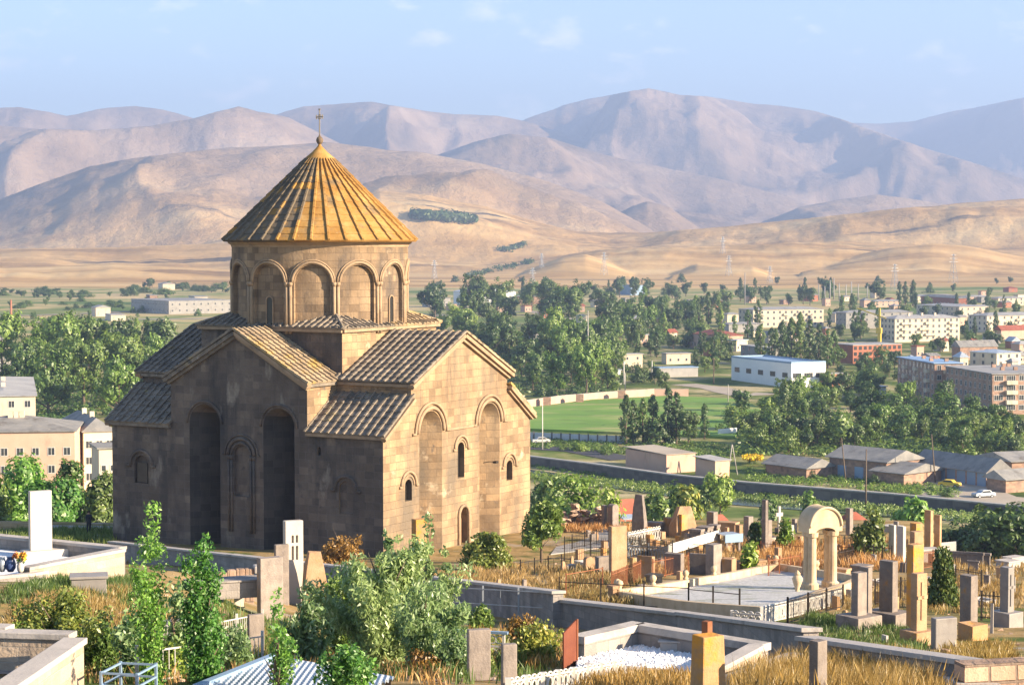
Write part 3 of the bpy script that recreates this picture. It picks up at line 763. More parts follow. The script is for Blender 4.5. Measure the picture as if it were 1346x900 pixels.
# --- drum with twelve blind arches
RD, RI = 6.22, 5.95
ZB, ZT, ZS = 14.0, 20.0, 17.45
dr = MB()
def cyl(a, r, z): return (CX + r*math.cos(a), CY + r*math.sin(a), z)
NA = 14; ar = 1.24; hb = math.pi*RD/12
nk = 96
ring = [(cyl(2*math.pi*k/nk, RI, ZB), cyl(2*math.pi*k/nk, RI, ZT)) for k in range(nk)]
for k in range(nk):
    a, b = ring[k], ring[(k+1) % nk]; dr.add([a[0], b[0], b[1], a[1]], [(0,1,2,3)])
for i in range(12):
    ac = math.pi*i/6
    def Q(x, z, r=RD): return cyl(ac + x/RD, r, z)
    dr.add([Q(-hb,ZB), Q(-ar,ZB), Q(-ar,ZS), Q(-hb,ZS)], [(0,1,2,3)]); dr.add([Q(ar,ZB), Q(hb,ZB), Q(hb,ZS), Q(ar,ZS)], [(0,1,2,3)])
    dr.add([Q(-hb,ZS), Q(-ar,ZS), Q(-ar,ZT), Q(-hb,ZT)], [(0,1,2,3)]); dr.add([Q(ar,ZS), Q(hb,ZS), Q(hb,ZT), Q(ar,ZT)], [(0,1,2,3)])
    for s_ in (-1, 1): dr.add([Q(s_*ar,ZB), Q(s_*ar,ZB,RI), Q(s_*ar,ZS,RI), Q(s_*ar,ZS)], [(0,1,2,3)])
    for k in range(NA):
        t0, t1 = math.pi*k/NA, math.pi*(k+1)/NA
        x0, z0, x1, z1 = ar*math.cos(t0), ZS+ar*math.sin(t0), ar*math.cos(t1), ZS+ar*math.sin(t1)
        dr.add([Q(x0,z0), Q(x0,ZT), Q(x1,ZT), Q(x1,z1)], [(0,1,2,3)])
        dr.add([Q(x0,z0), Q(x1,z1), Q(x1,z1,RI), Q(x0,z0,RI)], [(0,1,2,3)])
drum = dr.build('drum', [M['drum_stone'], M['dark_stone']], church, fixn=True)
# cylindrical uv
uvl = drum.data.uv_layers[0]
for p in drum.data.polygons:
    ca = math.atan2(p.center.y-CY, p.center.x-CX)
    for li in p.loop_indices:
        v = drum.data.vertices[drum.data.loops[li].vertex_index].co
        a = math.atan2(v.y-CY, v.x-CX)
        while a-ca > math.pi: a -= 2*math.pi
        while a-ca < -math.pi: a += 2*math.pi
        uvl.data[li].uv = (a*RD, v.z)
    # the weathered side of the drum (the side that never sees the sun)

for i in range(12):
    ac = math.pi*i/6
    def Q(x, z, r=RD): return cyl(ac + x/RD, r, z)
    mb = MB()
    for rr, th in ((ar+.14, .10), (ar+.30, .06)):
        rr = min(rr, hb-.02)
        mb.tube([Q(rr*math.cos(math.pi*k/14), ZS+.03+(rr)*math.sin(math.pi*k/14), RD+.04) for k in range(15)], th, 6)
    mb.build('arch_moulding', M['moulding_stone'], church, smooth=True)
    a2 = ac + math.pi/12
    for s_ in (-1, 1):
        c_ = MB(); da = s_*.13/RD
        c_.tube([cyl(a2+da, RD+.04, ZB), cyl(a2+da, RD+.04, ZS-.2)], .115, 8)
        c_.tube([cyl(a2+da, RD+.04, ZS-.22), cyl(a2+da, RD+.06, ZS-.05), cyl(a2+da, RD+.06, ZS+.06)], [.12, .18, .16], 8)
        c_.build('half_column', M['moulding_stone'], church, smooth=True)
# slit windows on the four main axes
for i in (0, 3, 6, 9):
    ac = math.pi*i/6
    w = MB(); pts = []
    n_ = Vector((math.cos(ac), math.sin(ac), 0)); t_ = Vector((-math.sin(ac), math.cos(ac), 0)); o_ = Vector((CX, CY, 0)) + n_*(RI-.1)
    for k in range(9):
        t = math.pi*k/8
        for d in (0, .14): pts.append(o_ + n_*d + t_*(.24*math.cos(t)) + Vector((0,0,16.25+.24*math.sin(t))))
    for d in (0, .14): pts += [o_+n_*d+t_*.24+Vector((0,0,14.3)), o_+n_*d-t_*.24+Vector((0,0,14.3))]
    w.hull(pts); win = w.build('window', M['dark_glass'], church)
    f = MB(); f.tube([o_+n_*.16+t_*.28+Vector((0,0,14.3))] + [o_+n_*.16+t_*(.28*math.cos(math.pi*k/8))+Vector((0,0,16.25+.28*math.sin(math.pi*k/8))) for k in range(9)] + [o_+n_*.16-t_*.28+Vector((0,0,14.3))], .05, 6)
    f.build('frame', M['moulding_stone'], win)
cn = MB(); cn.lathe([(RD-.1,19.86),(RD+.04,19.9),(RD+.07,20.03),(RD+.24,20.13),(RD+.30,20.27),(RD+.1,20.3)], 72, (CX,CY,0))
cn.build('drum_cornice', M['moulding_stone'], church)
# --- cone
RC, ZE, ZP = 6.86, 20.34, 27.0
NP = 36; rows = 13
cone = MB(); slope = Vector((-RC, 0, ZP-ZE)); rnd = random.Random(5)
def cp(a, s, off):   # s 0..1 up the slope
    r = RC*(1-s); z = ZE + (ZP-ZE)*s
    nrm = Vector((ZP-ZE, RC)).normalized()
    return (CX+(r+nrm.x*off)*math.cos(a), CY+(r+nrm.x*off)*math.sin(a), z + nrm.y*off)
smax = .86
for i in range(NP):
    a0_, a1_ = 2*math.pi*i/NP, 2*math.pi*(i+1)/NP
    for j in range(rows):
        s0, s1 = smax*j/rows, smax*(j+1)/rows
        jt = rnd.uniform(-.01, .012)
        lo, hi = .05+jt, .015+jt
        P = [cp(a0_,s0,-.12), cp(a1_,s0,-.12), cp(a1_,s0,lo), cp(a0_,s0,lo), cp(a1_,s1,hi), cp(a0_,s1,hi)]
        cone.add(P, [(0,1,2,3), (3,2,4,5)])
        w = .105
        wa0 = w/(RC*(1-s0)) ; wa1 = w/(RC*(1-s1))
        wa0 = min(wa0, .05+.0*s0); wa1 = min(wa1, .05)
        h0, h1 = .17+jt, .13+jt
        P = [cp(a0_-wa0,s0,0), cp(a0_+wa0,s0,0), cp(a0_+wa0*.6,s0,h0), cp(a0_-wa0*.6,s0,h0), cp(a0_-wa1,s1,0), cp(a0_+wa1,s1,0), cp(a0_+wa1*.6,s1,h1), cp(a0_-wa1*.6,s1,h1)]
        cone.add(P, [(0,1,2,3),(1,5,6,2),(2,6,7,3),(3,7,4,0)])
b_ = len(cone.v)
for k in range(48):
    cone.v.append((CX+RC*math.cos(2*math.pi*k/48), CY+RC*math.sin(2*math.pi*k/48), ZE-.10))
cone.f.append([b_+k for k in range(48)]); cone.m.append(0)
cone_o = cone.build('dome_roof', [M['cone_stone'], M['cone_bare_shade']], church, uv='box')
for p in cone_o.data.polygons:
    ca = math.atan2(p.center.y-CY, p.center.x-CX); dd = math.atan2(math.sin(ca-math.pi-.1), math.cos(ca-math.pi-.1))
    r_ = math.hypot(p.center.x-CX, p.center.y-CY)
    if -1.35 < dd < .35 and mnoise.noise(Vector((p.center.x*.7, p.center.y*.7, p.center.z*.7))) > -.28+.35*(abs(dd+.5)-.5): p.material_index = 1  # greyer stone with less lichen, and shade painted into its dark tone
cap = MB(); cap.lathe([(RC*(1-smax)+.12, ZE+(ZP-ZE)*smax-.02), (RC*(1-smax)+.08, ZE+(ZP-ZE)*smax+.10), (.58, 26.55), (.16, 26.98), (.1, 27.1), (.1, 27.2)], 24, (CX,CY,0))
cap.build('dome_cap', M['cone_stone'], church, smooth=True)
cr_ = MB(); cr_.lathe([(.02,27.1),(.17,27.17),(.25,27.33),(.25,27.47),(.17,27.62),(.08,27.68),(.05,27.8)], 16, (CX,CY,0))
ball = cr_.build('finial', M['bark'], church, smooth=True)
# cross, its arms lie in the plane facing the camera-left front
k_ = Matrix.Translation((CX, CY, 0)) @ Matrix.Rotation(R(70), 4, 'Z')
cx_ = MB()
cx_.box(-.035,.035,-.03,.03,27.72,29.62,k_); cx_.box(-.36,.36,-.028,.028,29.02,29.08,k_)
for p in ((-.36,29.05),(.36,29.05)): cx_.box(p[0]-.03,p[0]+.03,-.032,.032,p[1]-.15,p[1]+.15,k_); cx_.box(p[0]-.09,p[0]+.09,-.02,.02,p[1]-.02,p[1]+.02,k_)
cx_.box(-.15,.15,-.032,.032,29.57,29.62,k_)
for a_ in (-.16, .16): cx_.box(a_-.02,a_+.02,-.02,.02,28.92,29.18,k_)
cx_.box(-.16,.16,-.02,.02,28.90,28.94,k_); cx_.box(-.16,.16,-.02,.02,29.16,29.20,k_)
cx_.build('cross', M['old_iron'], ball)

# --- mouldings, windows, door
def arch_strip(mb, cx, zs, r, th, y, flip, drop=0., n=18, feet=0.):
    pts = []
    if drop: pts.append((cx+r, y, zs-drop))
    pts += [(cx+r*math.cos(math.pi*k/n), y, zs+r*math.sin(math.pi*k/n)) for k in range(n+1)]
    if drop: pts.append((cx-r, y, zs-drop))
    if feet: pts = [(cx+r+feet, y, zs-drop)] + pts + [(cx-r-feet, y, zs-drop)]
    if flip: pts = [(b, a, c) for a, b, c in pts]
    mb.tube(pts, th, 6)
for cx_n in (5.75, 13.5):
    h = MB()
    arch_strip(h, cx_n, 7.6, 1.62, .13, -.05, False); arch_strip(h, cx_n, 7.6, 1.95, .10, -.07, False, drop=0.0, feet=.35)
    h.build('arch_moulding', M['moulding_stone'], church, smooth=True)
sb = MB(); sb.bar((8.05,-.04,7.6), (11.2,-.04,7.6), .14, .16)
sb.build('string_course', M['moulding_stone'], church)
def window(cx, z0, zs, r, y, flip, hood=0, grid=True):
    w = MB(); arch_cut(w, cx, z0, zs, r, y, flip)
    pts = []
    mb = MB()
    for k in range(9):
        t = math.pi*k/8
        for d in (y-.06, y-.02): pts.append((cx+r*math.cos(t), d, zs+r*math.sin(t)))
    for d in (y-.06, y-.02): pts += [(cx-r, d, z0), (cx+r, d, z0)]
    if flip: pts = [(b, a, c) for a, b, c in pts]
    mb.hull(pts); o = mb.build('window', M['dark_glass'], church)
    g = MB(); yy = y-.09
    for k in range(1, 3):
        x = cx - r + 2*r*k/3; p, q_ = (x, yy, z0), (x, yy, zs+r*.8)
        if flip: p, q_ = (p[1],p[0],p[2]), (q_[1],q_[0],q_[2])
        g.bar(p, q_, .03)
    nzb = int((zs+r-z0)/.3)
    for k in range(1, nzb):
        z = z0 + .3*k; p, q_ = (cx-r+.02, yy, z), (cx+r-.02, yy, z)
        if flip: p, q_ = (p[1],p[0],p[2]), (q_[1],q_[0],q_[2])
        g.bar(p, q_, .025)
    g.build('grille', M['iron'], o)
    if hood:
        h = MB(); arch_strip(h, cx, zs+.02, r+hood, .10, -.05, flip, drop=.05, feet=.22); arch_strip(h, cx, zs, r+hood*.5, .06, -.03, flip)
        h.build('arch_moulding', M['moulding_stone'], church, smooth=True)
    return o
window(CX, 4.15, 6.15, .44, .45, False, .42)
window(3.0, 3.3, 4.3, .42, .45, False, .48)
window(16.3, 3.3, 4.3, .42, .45, False, .48)
for a_ in ((2.9, 4.2, .85), (20.0, 4.9, .95)):
    h = MB(); arch_strip(h, a_[0], a_[1], a_[2], .12, -.04, True, drop=.1, feet=.3); h.build('arch_moulding', M['dark_stone'], church, smooth=True)
h = MB()
arch_strip(h, 11.35, 6.0, .80, .09, -.05, True); arch_strip(h, 11.35, 6.0, 1.1, .12, -.06, True); arch_strip(h, 11.35, 6.0, 1.36, .07, -.04, True, feet=.2)
for y_ in (10.55, 10.30, 12.15, 12.40): h.tube([(-.05, y_, .8), (-.05, y_, 5.7)], .09, 8); h.tube([(-.05, y_, 5.68), (-.06, y_, 5.95)], [.1, .15], 8)
h.build('blind_arch', M['dark_stone'], church, smooth=True)
for a_ in (14.45, 8.25):
    h = MB(); arch_strip(h, a_, 8.0, 1.49, .09, -.04, True); h.build('arch_moulding', M['dark_stone'], church, smooth=True)
w = MB(); w.box(.10,.13, 19.55, 20.45, 3.65, 5.0)
w.build('window', M['glass'], church)
# door
d = MB(); d.box(9.47, 10.43, .42, .50, -2.5, 1.25); door = d.build('door', M['wood'], church)
d = MB(); d.box(9.86, 9.96, .36, .42, -.1, .1); d.build('handle', M['iron'], door)
h = MB(); arch_strip(h, 9.95, 1.55, .66, .12, -.06, False, drop=3.4)
h.build('door_frame', M['moulding_stone'], church, smooth=True)
h = MB(); h.box(8.9, 11.0, -.55, -.01, -3, -.78); h.box(8.6, 11.3, -.95, -.5, -3, -.95); h.build('step', M['cap_stone'], church)
# bent iron lamp arm on the lit front and small stones in the gable
h = MB(); h.tube([(12.6,-.02,4.9),(12.6,-.5,5.0),(12.75,-.9,5.0)], .03, 6); h.box(12.6,12.95,-1.05,-.8,4.9,5.05); h.build('flood_light', M['iron'], church)

# ------------------------------------------------------------------ plants
leafmat('leaf_dark', (.045,.085,.022), (.11,.18,.04), (.20,.27,.065))
leafmat('leaf_mid', (.065,.125,.024), (.17,.26,.05), (.29,.36,.09))
leafmat('leaf_light', (.11,.19,.028), (.27,.39,.06), (.42,.49,.14))
leafmat('leaf_bright', (.07,.19,.03), (.22,.42,.065), (.50,.60,.26), trans=.45)
leafmat('leaf_yellow', (.11,.16,.03), (.32,.36,.07), (.58,.48,.14), trans=.4)
leafmat('leaf_feather', (.13,.21,.07), (.30,.42,.16), (.56,.64,.38), trans=.45)
leafmat('leaf_rust', (.14,.08,.02), (.34,.19,.04), (.52,.32,.08))
leafmat('leaf_cypress', (.05,.09,.018), (.15,.19,.04), (.30,.28,.07), trans=.25)
leafmat('grass_dry', (.28,.17,.055), (.46,.31,.12), (.58,.44,.22), trans=.35)
leafmat('grass_gold', (.30,.17,.045), (.46,.29,.09), (.60,.45,.20), trans=.35)
leafmat('grass_green', (.07,.13,.025), (.16,.22,.05), (.27,.30,.09), trans=.35)
M = MATS

def leaf_mesh(name, m, centres, radii, per, size, seed=0, aspect=1.8, flat=.0, up=0., shell=.5):
    """leaf faces scattered in clumps; centres (n,3), radii (n,) or (n,3)"""
    rg = np.random.default_rng(seed)
    centres = np.asarray(centres, float); n = len(centres)
    radii = np.asarray(radii, float)
    if radii.ndim == 1: radii = np.repeat(radii[:,None], 3, 1)
    N = n*per
    d = rg.normal(size=(N,3)); d /= np.linalg.norm(d, axis=1)[:,None]
    rr = rg.random(N)**(shell/1.5)
    P = np.repeat(centres, per, 0) + d*rr[:,None]*np.repeat(radii, per, 0)
    nrm = d*.7 + rg.normal(size=(N,3))*.55; nrm[:,2] += flat; nrm /= np.linalg.norm(nrm, axis=1)[:,None]
    if size > .2:      # far crowns: leaves face outwards from the crown, so that clumps shade as masses
        c0 = centres.mean(0); sp = centres.std(0)+1e-6; out = (P-c0)/sp; out /= np.linalg.norm(out, axis=1)[:,None]+1e-9
        nrm = out*.75 + d*.65 + rg.normal(size=(N,3))*.38; nrm /= np.linalg.norm(nrm, axis=1)[:,None]
    a = np.cross(nrm, rg.normal(size=(N,3)) + np.array([0,0,up])); a /= np.linalg.norm(a, axis=1)[:,None]+1e-9
    if up and size <= .2: 
        a = rg.normal(size=(N,3))*.5 + np.array([0,0,up]); a /= np.linalg.norm(a, axis=1)[:,None]
        nrm = nrm - a*(nrm*a).sum(1)[:,None]; nrm /= np.linalg.norm(nrm, axis=1)[:,None]+1e-9
    b = np.cross(nrm, a)
    s = size*(.6+.8*rg.random(N))[:,None]
    L = a*s*aspect*.5; W = b*s*.5
    bend = nrm*s*.12
    V = np.stack([P-L, P+W*.9+bend, P+L, P-W*.9+bend], 1).reshape(-1,3)
    me = bpy.data.meshes.new(name)
    me.vertices.add(N*4); me.vertices.foreach_set('co', V.ravel())
    me.loops.add(N*4); me.loops.foreach_set('vertex_index', np.arange(N*4))
    me.polygons.add(N); me.polygons.foreach_set('loop_start', np.arange(N)*4); me.polygons.foreach_set('loop_total', np.full(N,4))
    me.materials.append(m); me.update(calc_edges=True); me.validate()
    return me
def ob(name, me, parent=None):
    o = bpy.data.objects.new(name, me); col.objects.link(o)
    if parent: o.parent = parent
    return o

def crown_points(kind, n, seed):
    """unit-height crown (z 0..1), half width 1 -> scaled later"""
    rg = random.Random(seed); pts = []; rad = []
    lobes = []
    if kind == 'broad':
        for k in range(8): 
            a = rg.uniform(0, 6.28); r = rg.uniform(.15, .62); z = rg.uniform(.30, .82)
            lobes.append((r*math.cos(a), r*math.sin(a), z, rg.uniform(.26, .42), rg.uniform(.14, .24)))
        lobes.append((0,0,.62,.55,.33))
    for i in range(n):
        if kind == 'broad':
            L = rg.choice(lobes); v = Vector((rg.gauss(0,1), rg.gauss(0,1), rg.gauss(0,1))).normalized()
            k = rg.uniform(.6, 1)
            p = (L[0]+v.x*L[3]*k, L[1]+v.y*L[3]*k, L[2]+v.z*L[4]*k)
            if p[2] < .12: p = (p[0], p[1], .12+rg.random()*.1)
        elif kind == 'poplar':
            z = rg.uniform(.10, 1); w = math.sin(min(1, (z*1.02))**.8*math.pi)**.55*.85 + .12*rg.random(); a = rg.uniform(0, 6.28); r = w*rg.uniform(.5, 1)
            w2 = 1+.25*math.sin(z*17+seed)
            p = (r*math.cos(a)*w2, r*math.sin(a)*w2, z)
        elif kind == 'bush':
            a = rg.uniform(0, 6.28); z = rg.uniform(0, 1)**.8; r = math.sqrt(max(0, 1-(z*.98)**2))*rg.uniform(.55, 1)
            f = .75+.35*math.sin(a*3+seed)*math.cos(a*2-seed)
            p = (r*math.cos(a)*f, r*math.sin(a)*f, z*(.8+.25*math.sin(a*2+seed)))
        elif kind == 'spray':
            k = rg.randrange(26); q = random.Random(seed*77+k); a = q.uniform(0, 6.28); lean = q.uniform(.05, .95); top = q.uniform(.55, 1.02)*(1-.38*lean)
            t = rg.uniform(.12, 1)**.8; r = lean*t**1.25 + .03
            p = (r*math.cos(a)+rg.gauss(0,.05), r*math.sin(a)+rg.gauss(0,.05), top*t)
        elif kind == 'twig':
            k = rg.randrange(9); q = random.Random(seed*77+k); a = q.uniform(0, 6.28); top = q.uniform(.45, .85) if k else 1.
            t = rg.uniform(.1, 1); r = (q.uniform(.4, 1.25)*t**.7*(1-.45*t) if k else 0)
            p = (r*math.cos(a)+rg.gauss(0,.07)*(1-.6*t), r*math.sin(a)+rg.gauss(0,.07)*(1-.6*t), top*t)
        elif kind == 'sapling':
            z = rg.uniform(.05, 1); w = (1-z)**.6*(.55+.45*math.sin(z*9+seed)**2)+.05; a = rg.uniform(0, 6.28); r = w*rg.uniform(.1, 1)
            p = (r*math.cos(a), r*math.sin(a), z)
        elif kind == 'cone':
            z = rg.uniform(0, 1); w = (1-z)**.75*.9+.06; a = rg.uniform(0, 6.28); r = w*rg.uniform(.65, 1)
            p = (r*math.cos(a), r*math.sin(a), z)
        pts.append(p)
    return pts

def trunk_mb(H, W, kind, seed, r0=None):
    rg = random.Random(seed); mb = MB(); r0 = r0 or max(.02, H*.022)
    top = H*(.9 if kind in ('poplar','sapling','cone') else .62)
    pts = [(0,0,-.3)]; 
    for k in range(1, 6): pts.append((rg.uniform(-.02,.02)*H*k/3, rg.uniform(-.02,.02)*H*k/3, top*k/5))
    mb.tube(pts, [r0*(1.25-.2*k) if k < 5 else r0*.2 for k in range(6)], 7)
    nl = 7 if kind in ('broad','bush') else 8
    for k in range(nl):
        s = rg.uniform(.2, .85) if kind != 'bush' else rg.uniform(.0, .4)
        i = min(4, int(s*5)); a = Vector(pts[i]).lerp(Vector(pts[i+1]), s*5-i)
        t = rg.uniform(0, 6.28); L = W*rg.uniform(.45, .8)*(1 if kind in ('broad','bush') else .6)
        up = rg.uniform(.35, 1.0) if kind in ('broad','bush') else 1.6
        e = a + Vector((math.cos(t)*L, math.sin(t)*L, L*up)); mid = a.lerp(e, .5)+Vector((0,0,-.06*L))
        mb.tube([a, mid, e], [r0*.5*(1-s*.5), r0*.32, r0*.08], 5)
    return mb
_variants = {}
def variant(kind, H, W, leaf, n, per, crad, lsize, seed, up=0., aspect=1.8):
    key = (kind, H, W, leaf, n, per, crad, lsize, seed)
    if key not in _variants:
        P = [(p[0]*W, p[1]*W, p[2]*H) for p in crown_points(kind, n, seed)]
        rg = random.Random(seed+9)
        me = leaf_mesh('crown', M[leaf], P, [crad*rg.uniform(.6, 1.25) for _ in P], per, lsize, seed, up=up, aspect=aspect)
        t = trunk_mb(H, W, kind, seed).build('trunk', M['bark'], None, smooth=True); tm = t.data; bpy.data.objects.remove(t)
        _variants[key] = (me, tm)
    return _variants[key]
def tree(name, P, meshes, label, cat='tree', group=None, sc=1., rz=0., scz=None, parts=('crown','trunk')):
    e = empty(name, P, rz, label, cat, group); e.scale = (sc, sc, scz or sc)
    ob(parts[0], meshes[0], e); ob(parts[1], meshes[1], e)
    return e
def single_tree(px, ybase, ytop, halfw_px, kind, leaf, label, name='tree', cat='tree', n=120, per=26, lsize=None, crad=None, Y=None, seed=1, group=None, up=0., aspect=1.8, parts=('crown','trunk')):
    """a tree of its own, sized from the picture"""
    P = at(px, ybase, .1) if Y is None else gp(px, Y, .1)
    H = ztop(P, ytop); W = halfw_px*P.y/F
    lsize = lsize or max(.05, 3.0*P.y/F); crad = crad or .22*min(W, H*.5)
    return tree(name, P, variant(kind, round(H,2), round(W,2), leaf, n, per, crad, lsize, seed, up, aspect), label, cat, group, parts=parts)

def grass(name, m, quads, n, h, label, cat='grass', w=.012, seed=0, lean=.35, patchy=.0):
    """blades on the ground inside image-measured ground quads (4 ground points each)"""
    rg = random.Random(seed); V = []; Fc = []
    for pts, cnt in quads:
        A, B, C_, D_ = [at(*p) if len(p) == 2 else gp(p[0], p[2]) for p in pts]
        tuft = None
        for i in range(cnt):
            if tuft is None or rg.random() < .12:
                a, b = rg.random(), rg.random(); p = A.lerp(B, a).lerp(D_.lerp(C_, a), b); tuft = p; th = h*rg.uniform(.55, 1.25); tl = (rg.uniform(-lean, lean), rg.uniform(-lean, lean))
            x = tuft.x + rg.gauss(0, h*.35); y = tuft.y + rg.gauss(0, h*.35)
            z = hfun(x, y)-.03; hh = th*rg.uniform(.6, 1.1); an = rg.uniform(0, 3.14); ww = w*rg.uniform(.7, 1.4)
            lx = tl[0]*hh + rg.gauss(0, .15)*hh; ly = tl[1]*hh + rg.gauss(0, .15)*hh
            c, s = math.cos(an)*ww, math.sin(an)*ww; k = len(V)
            V += [(x-c, y-s, z), (x+c, y+s, z), (x+c*.7+lx*.4, y+s*.7+ly*.4, z+hh*.6), (x+lx, y+ly, z+hh), (x-c*.7+lx*.4, y-s*.7+ly*.4, z+hh*.6)]
            Fc.append((k, k+1, k+2, k+3, k+4))
    me = bpy.data.meshes.new(name); me.from_pydata(V, [], Fc); me.materials.append(M[m]); me.update()
    o = ob(name, me); tag(o, label, cat, kind='stuff'); return o
# ------------------------------------------------------------------ graveyard
AZ0 = 40.0
def framed(x0, xm, x1, yb, yt, az=AZ0, Y=None, sink=.15):
    """near vertical edge at column xm, foot on the ground at row yb; left face x0..xm, right face xm..x1"""
    P = at(xm, yb) if Y is None else gp(xm, Y)
    if Y == 'x': pass
    a = R(az)
    wr = hitx(P, math.cos(a), math.sin(a), x1); wl = hitx(P, -math.sin(a), math.cos(a), x0)
    h = ztop(P, yt)
    return P, a, wr, wl, h
def stele(x0, xm, x1, yb, yt, m, label, base=None, az=AZ0, top='flat', cat='gravestone', name='gravestone', group=None, tmax=None, bm_=None, cross=False, arched=False, Y=None):
    P, a, wr, wl, h = framed(x0, xm, x1, yb, yt, az, Y)
    if tmax: wl = min(wl, tmax)
    e = empty(name, (P.x, P.y, P.z), a, label, cat, group)
    mb = MB(); b0 = 0
    if base:
        bw, bh = base    # extra width around, height
        bb = MB().box(-bw, wr+bw, -bw, wl+bw, -.3, bh); bb.build('base', M[bm_ or m], e, bevel=.03, jitter=.012); b0 = bh-.03
    if top == 'flat': mb.box(0, wr, 0, wl, b0-.25 if not base else b0, h)
    elif top == 'slant': mb.prism([(0,b0-.2),(wr,b0-.2),(wr,h*.96),(0,h)], (0,0,0), (1,0,0), (0,0,1), (0,wl,0))
    elif top == 'taper':
        i = wr*.07; j = wl*.07
        mb.add([(0,0,b0-.2),(wr,0,b0-.2),(wr,wl,b0-.2),(0,wl,b0-.2),(i,j,h),(wr-i,j,h),(wr-i,wl-j,h),(i,wl-j,h)], [(0,3,2,1),(4,5,6,7),(0,1,5,4),(1,2,6,5),(2,3,7,6),(3,0,4,7)])
    elif top == 'round':
        n = 10; r = wr/2
        mb.prism([(0,b0-.2),(wr,b0-.2)]+[(r+r*math.cos(math.pi*k/n), h-r*.6+r*.6*math.sin(math.pi*k/n)) for k in range(n+1)], (0,0,0), (1,0,0), (0,0,1), (0,wl,0))
    elif top == 'step':
        mb.box(0, wr, 0, wl, b0-.2, h*.62); 
        mb.box(wr*.2, wr*.8, wl*.2, wl*.8, h*.62, h)
    elif top == 'rough':
        rg = random.Random(int(xm)); pts = []
        for z, k in ((b0-.2,1),(h*.35,.96),(h*.7,.8),(h,.5)):
            for px_, py_ in ((0,0),(1,0),(1,1),(0,1)): pts.append(((.5+(px_-.5)*k*rg.uniform(.85,1.1))*wr, (.5+(py_-.5)*k*rg.uniform(.85,1.1))*wl, z*rg.uniform(.93,1)))
        mb.hull(pts)
    s = mb.build('stele', M[m], e, bevel=min(.025, wr*.06), jitter=.006 if top != 'rough' else 0)
    if cross:
        c = MB(); zc = h*.66; cxx = wr/2; t = .03
        c.box(cxx-.05, cxx+.05, -.03, .0, h*.35, h*.88); c.box(cxx-.2, cxx+.2, -.03, .0, zc-.04, zc+.06); c.build('carved_cross', M[m], s)
    return e
def pbox(x0, xm, x1, yb, yt, m, label, az=AZ0, cat='grave slab', name='grave_slab', group=None, lid=True, wlmax=None, jitter=.012):
    """low tomb: block with a projecting lid"""
    P, a, wr, wl, h = framed(x0, xm, x1, yb, yt, az)
    if wlmax: wl = min(wl, wlmax)
    e = empty(name, P, a, label, cat, group)
    MB().box(0, wr, 0, wl, -.3, h*(.8 if lid else 1)).build('block', M[m], e, bevel=.015, jitter=jitter)
    if lid: MB().box(-.05, wr+.05, -.05, wl+.05, h*.8, h).build('lid', M[m], e, bevel=.015)
    return e

def poly_wall(name, pts, th, m, cap, label, cat='wall', down=.6, capw=.07, caph=.10, group=None, az=0, kind=None):
    """pts: world points of the wall's top front line; wall follows them level by level"""
    e = empty(name, pts[0] - Vector((0,0,1)), 0, label, cat, group)
    w = MB(); c = MB()
    o = e.location.copy()
    for a, b in zip(pts, pts[1:]):
        d = (b-a); d2 = Vector((d.x, d.y, 0)).normalized(); nrm = Vector((-d2.y, d2.x, 0))
        for mb, off, z0, z1 in ((w, 0, None, -caph), (c, capw, -caph, 0)):
            A, B = a - o, b - o
            if mb is w:
                za = hfun(a.x, a.y)-down-o.z; zb = hfun(b.x, b.y)-down-o.z
                vs = [A, B, B+nrm*th, A+nrm*th]
                lo = [Vector((v.x, v.y, za if i in (0,3) else zb)) for i, v in enumerate(vs)]; hi = [v+Vector((0,0,z1)) for v in vs]
            else:
                vs = [A-nrm*off-d2*off, B-nrm*off+d2*off, B+nrm*(th+off)+d2*off, A+nrm*(th+off)-d2*off]
                lo = [v+Vector((0,0,z0)) for v in vs]; hi = [v+Vector((0,0,z1)) for v in vs]
            mb.add(lo+hi, [(0,3,2,1),(4,5,6,7),(0,1,5,4),(1,2,6,5),(2,3,7,6),(3,0,4,7)])
    w.build('wall', M[m], e); 
    if cap: c.build('coping', M[cap], e, bevel=.01)
    return e
def top_pt(px, yb, yt):
    P = at(px, yb); return Vector((P.x, P.y, P.z + ztop(P, yt)))

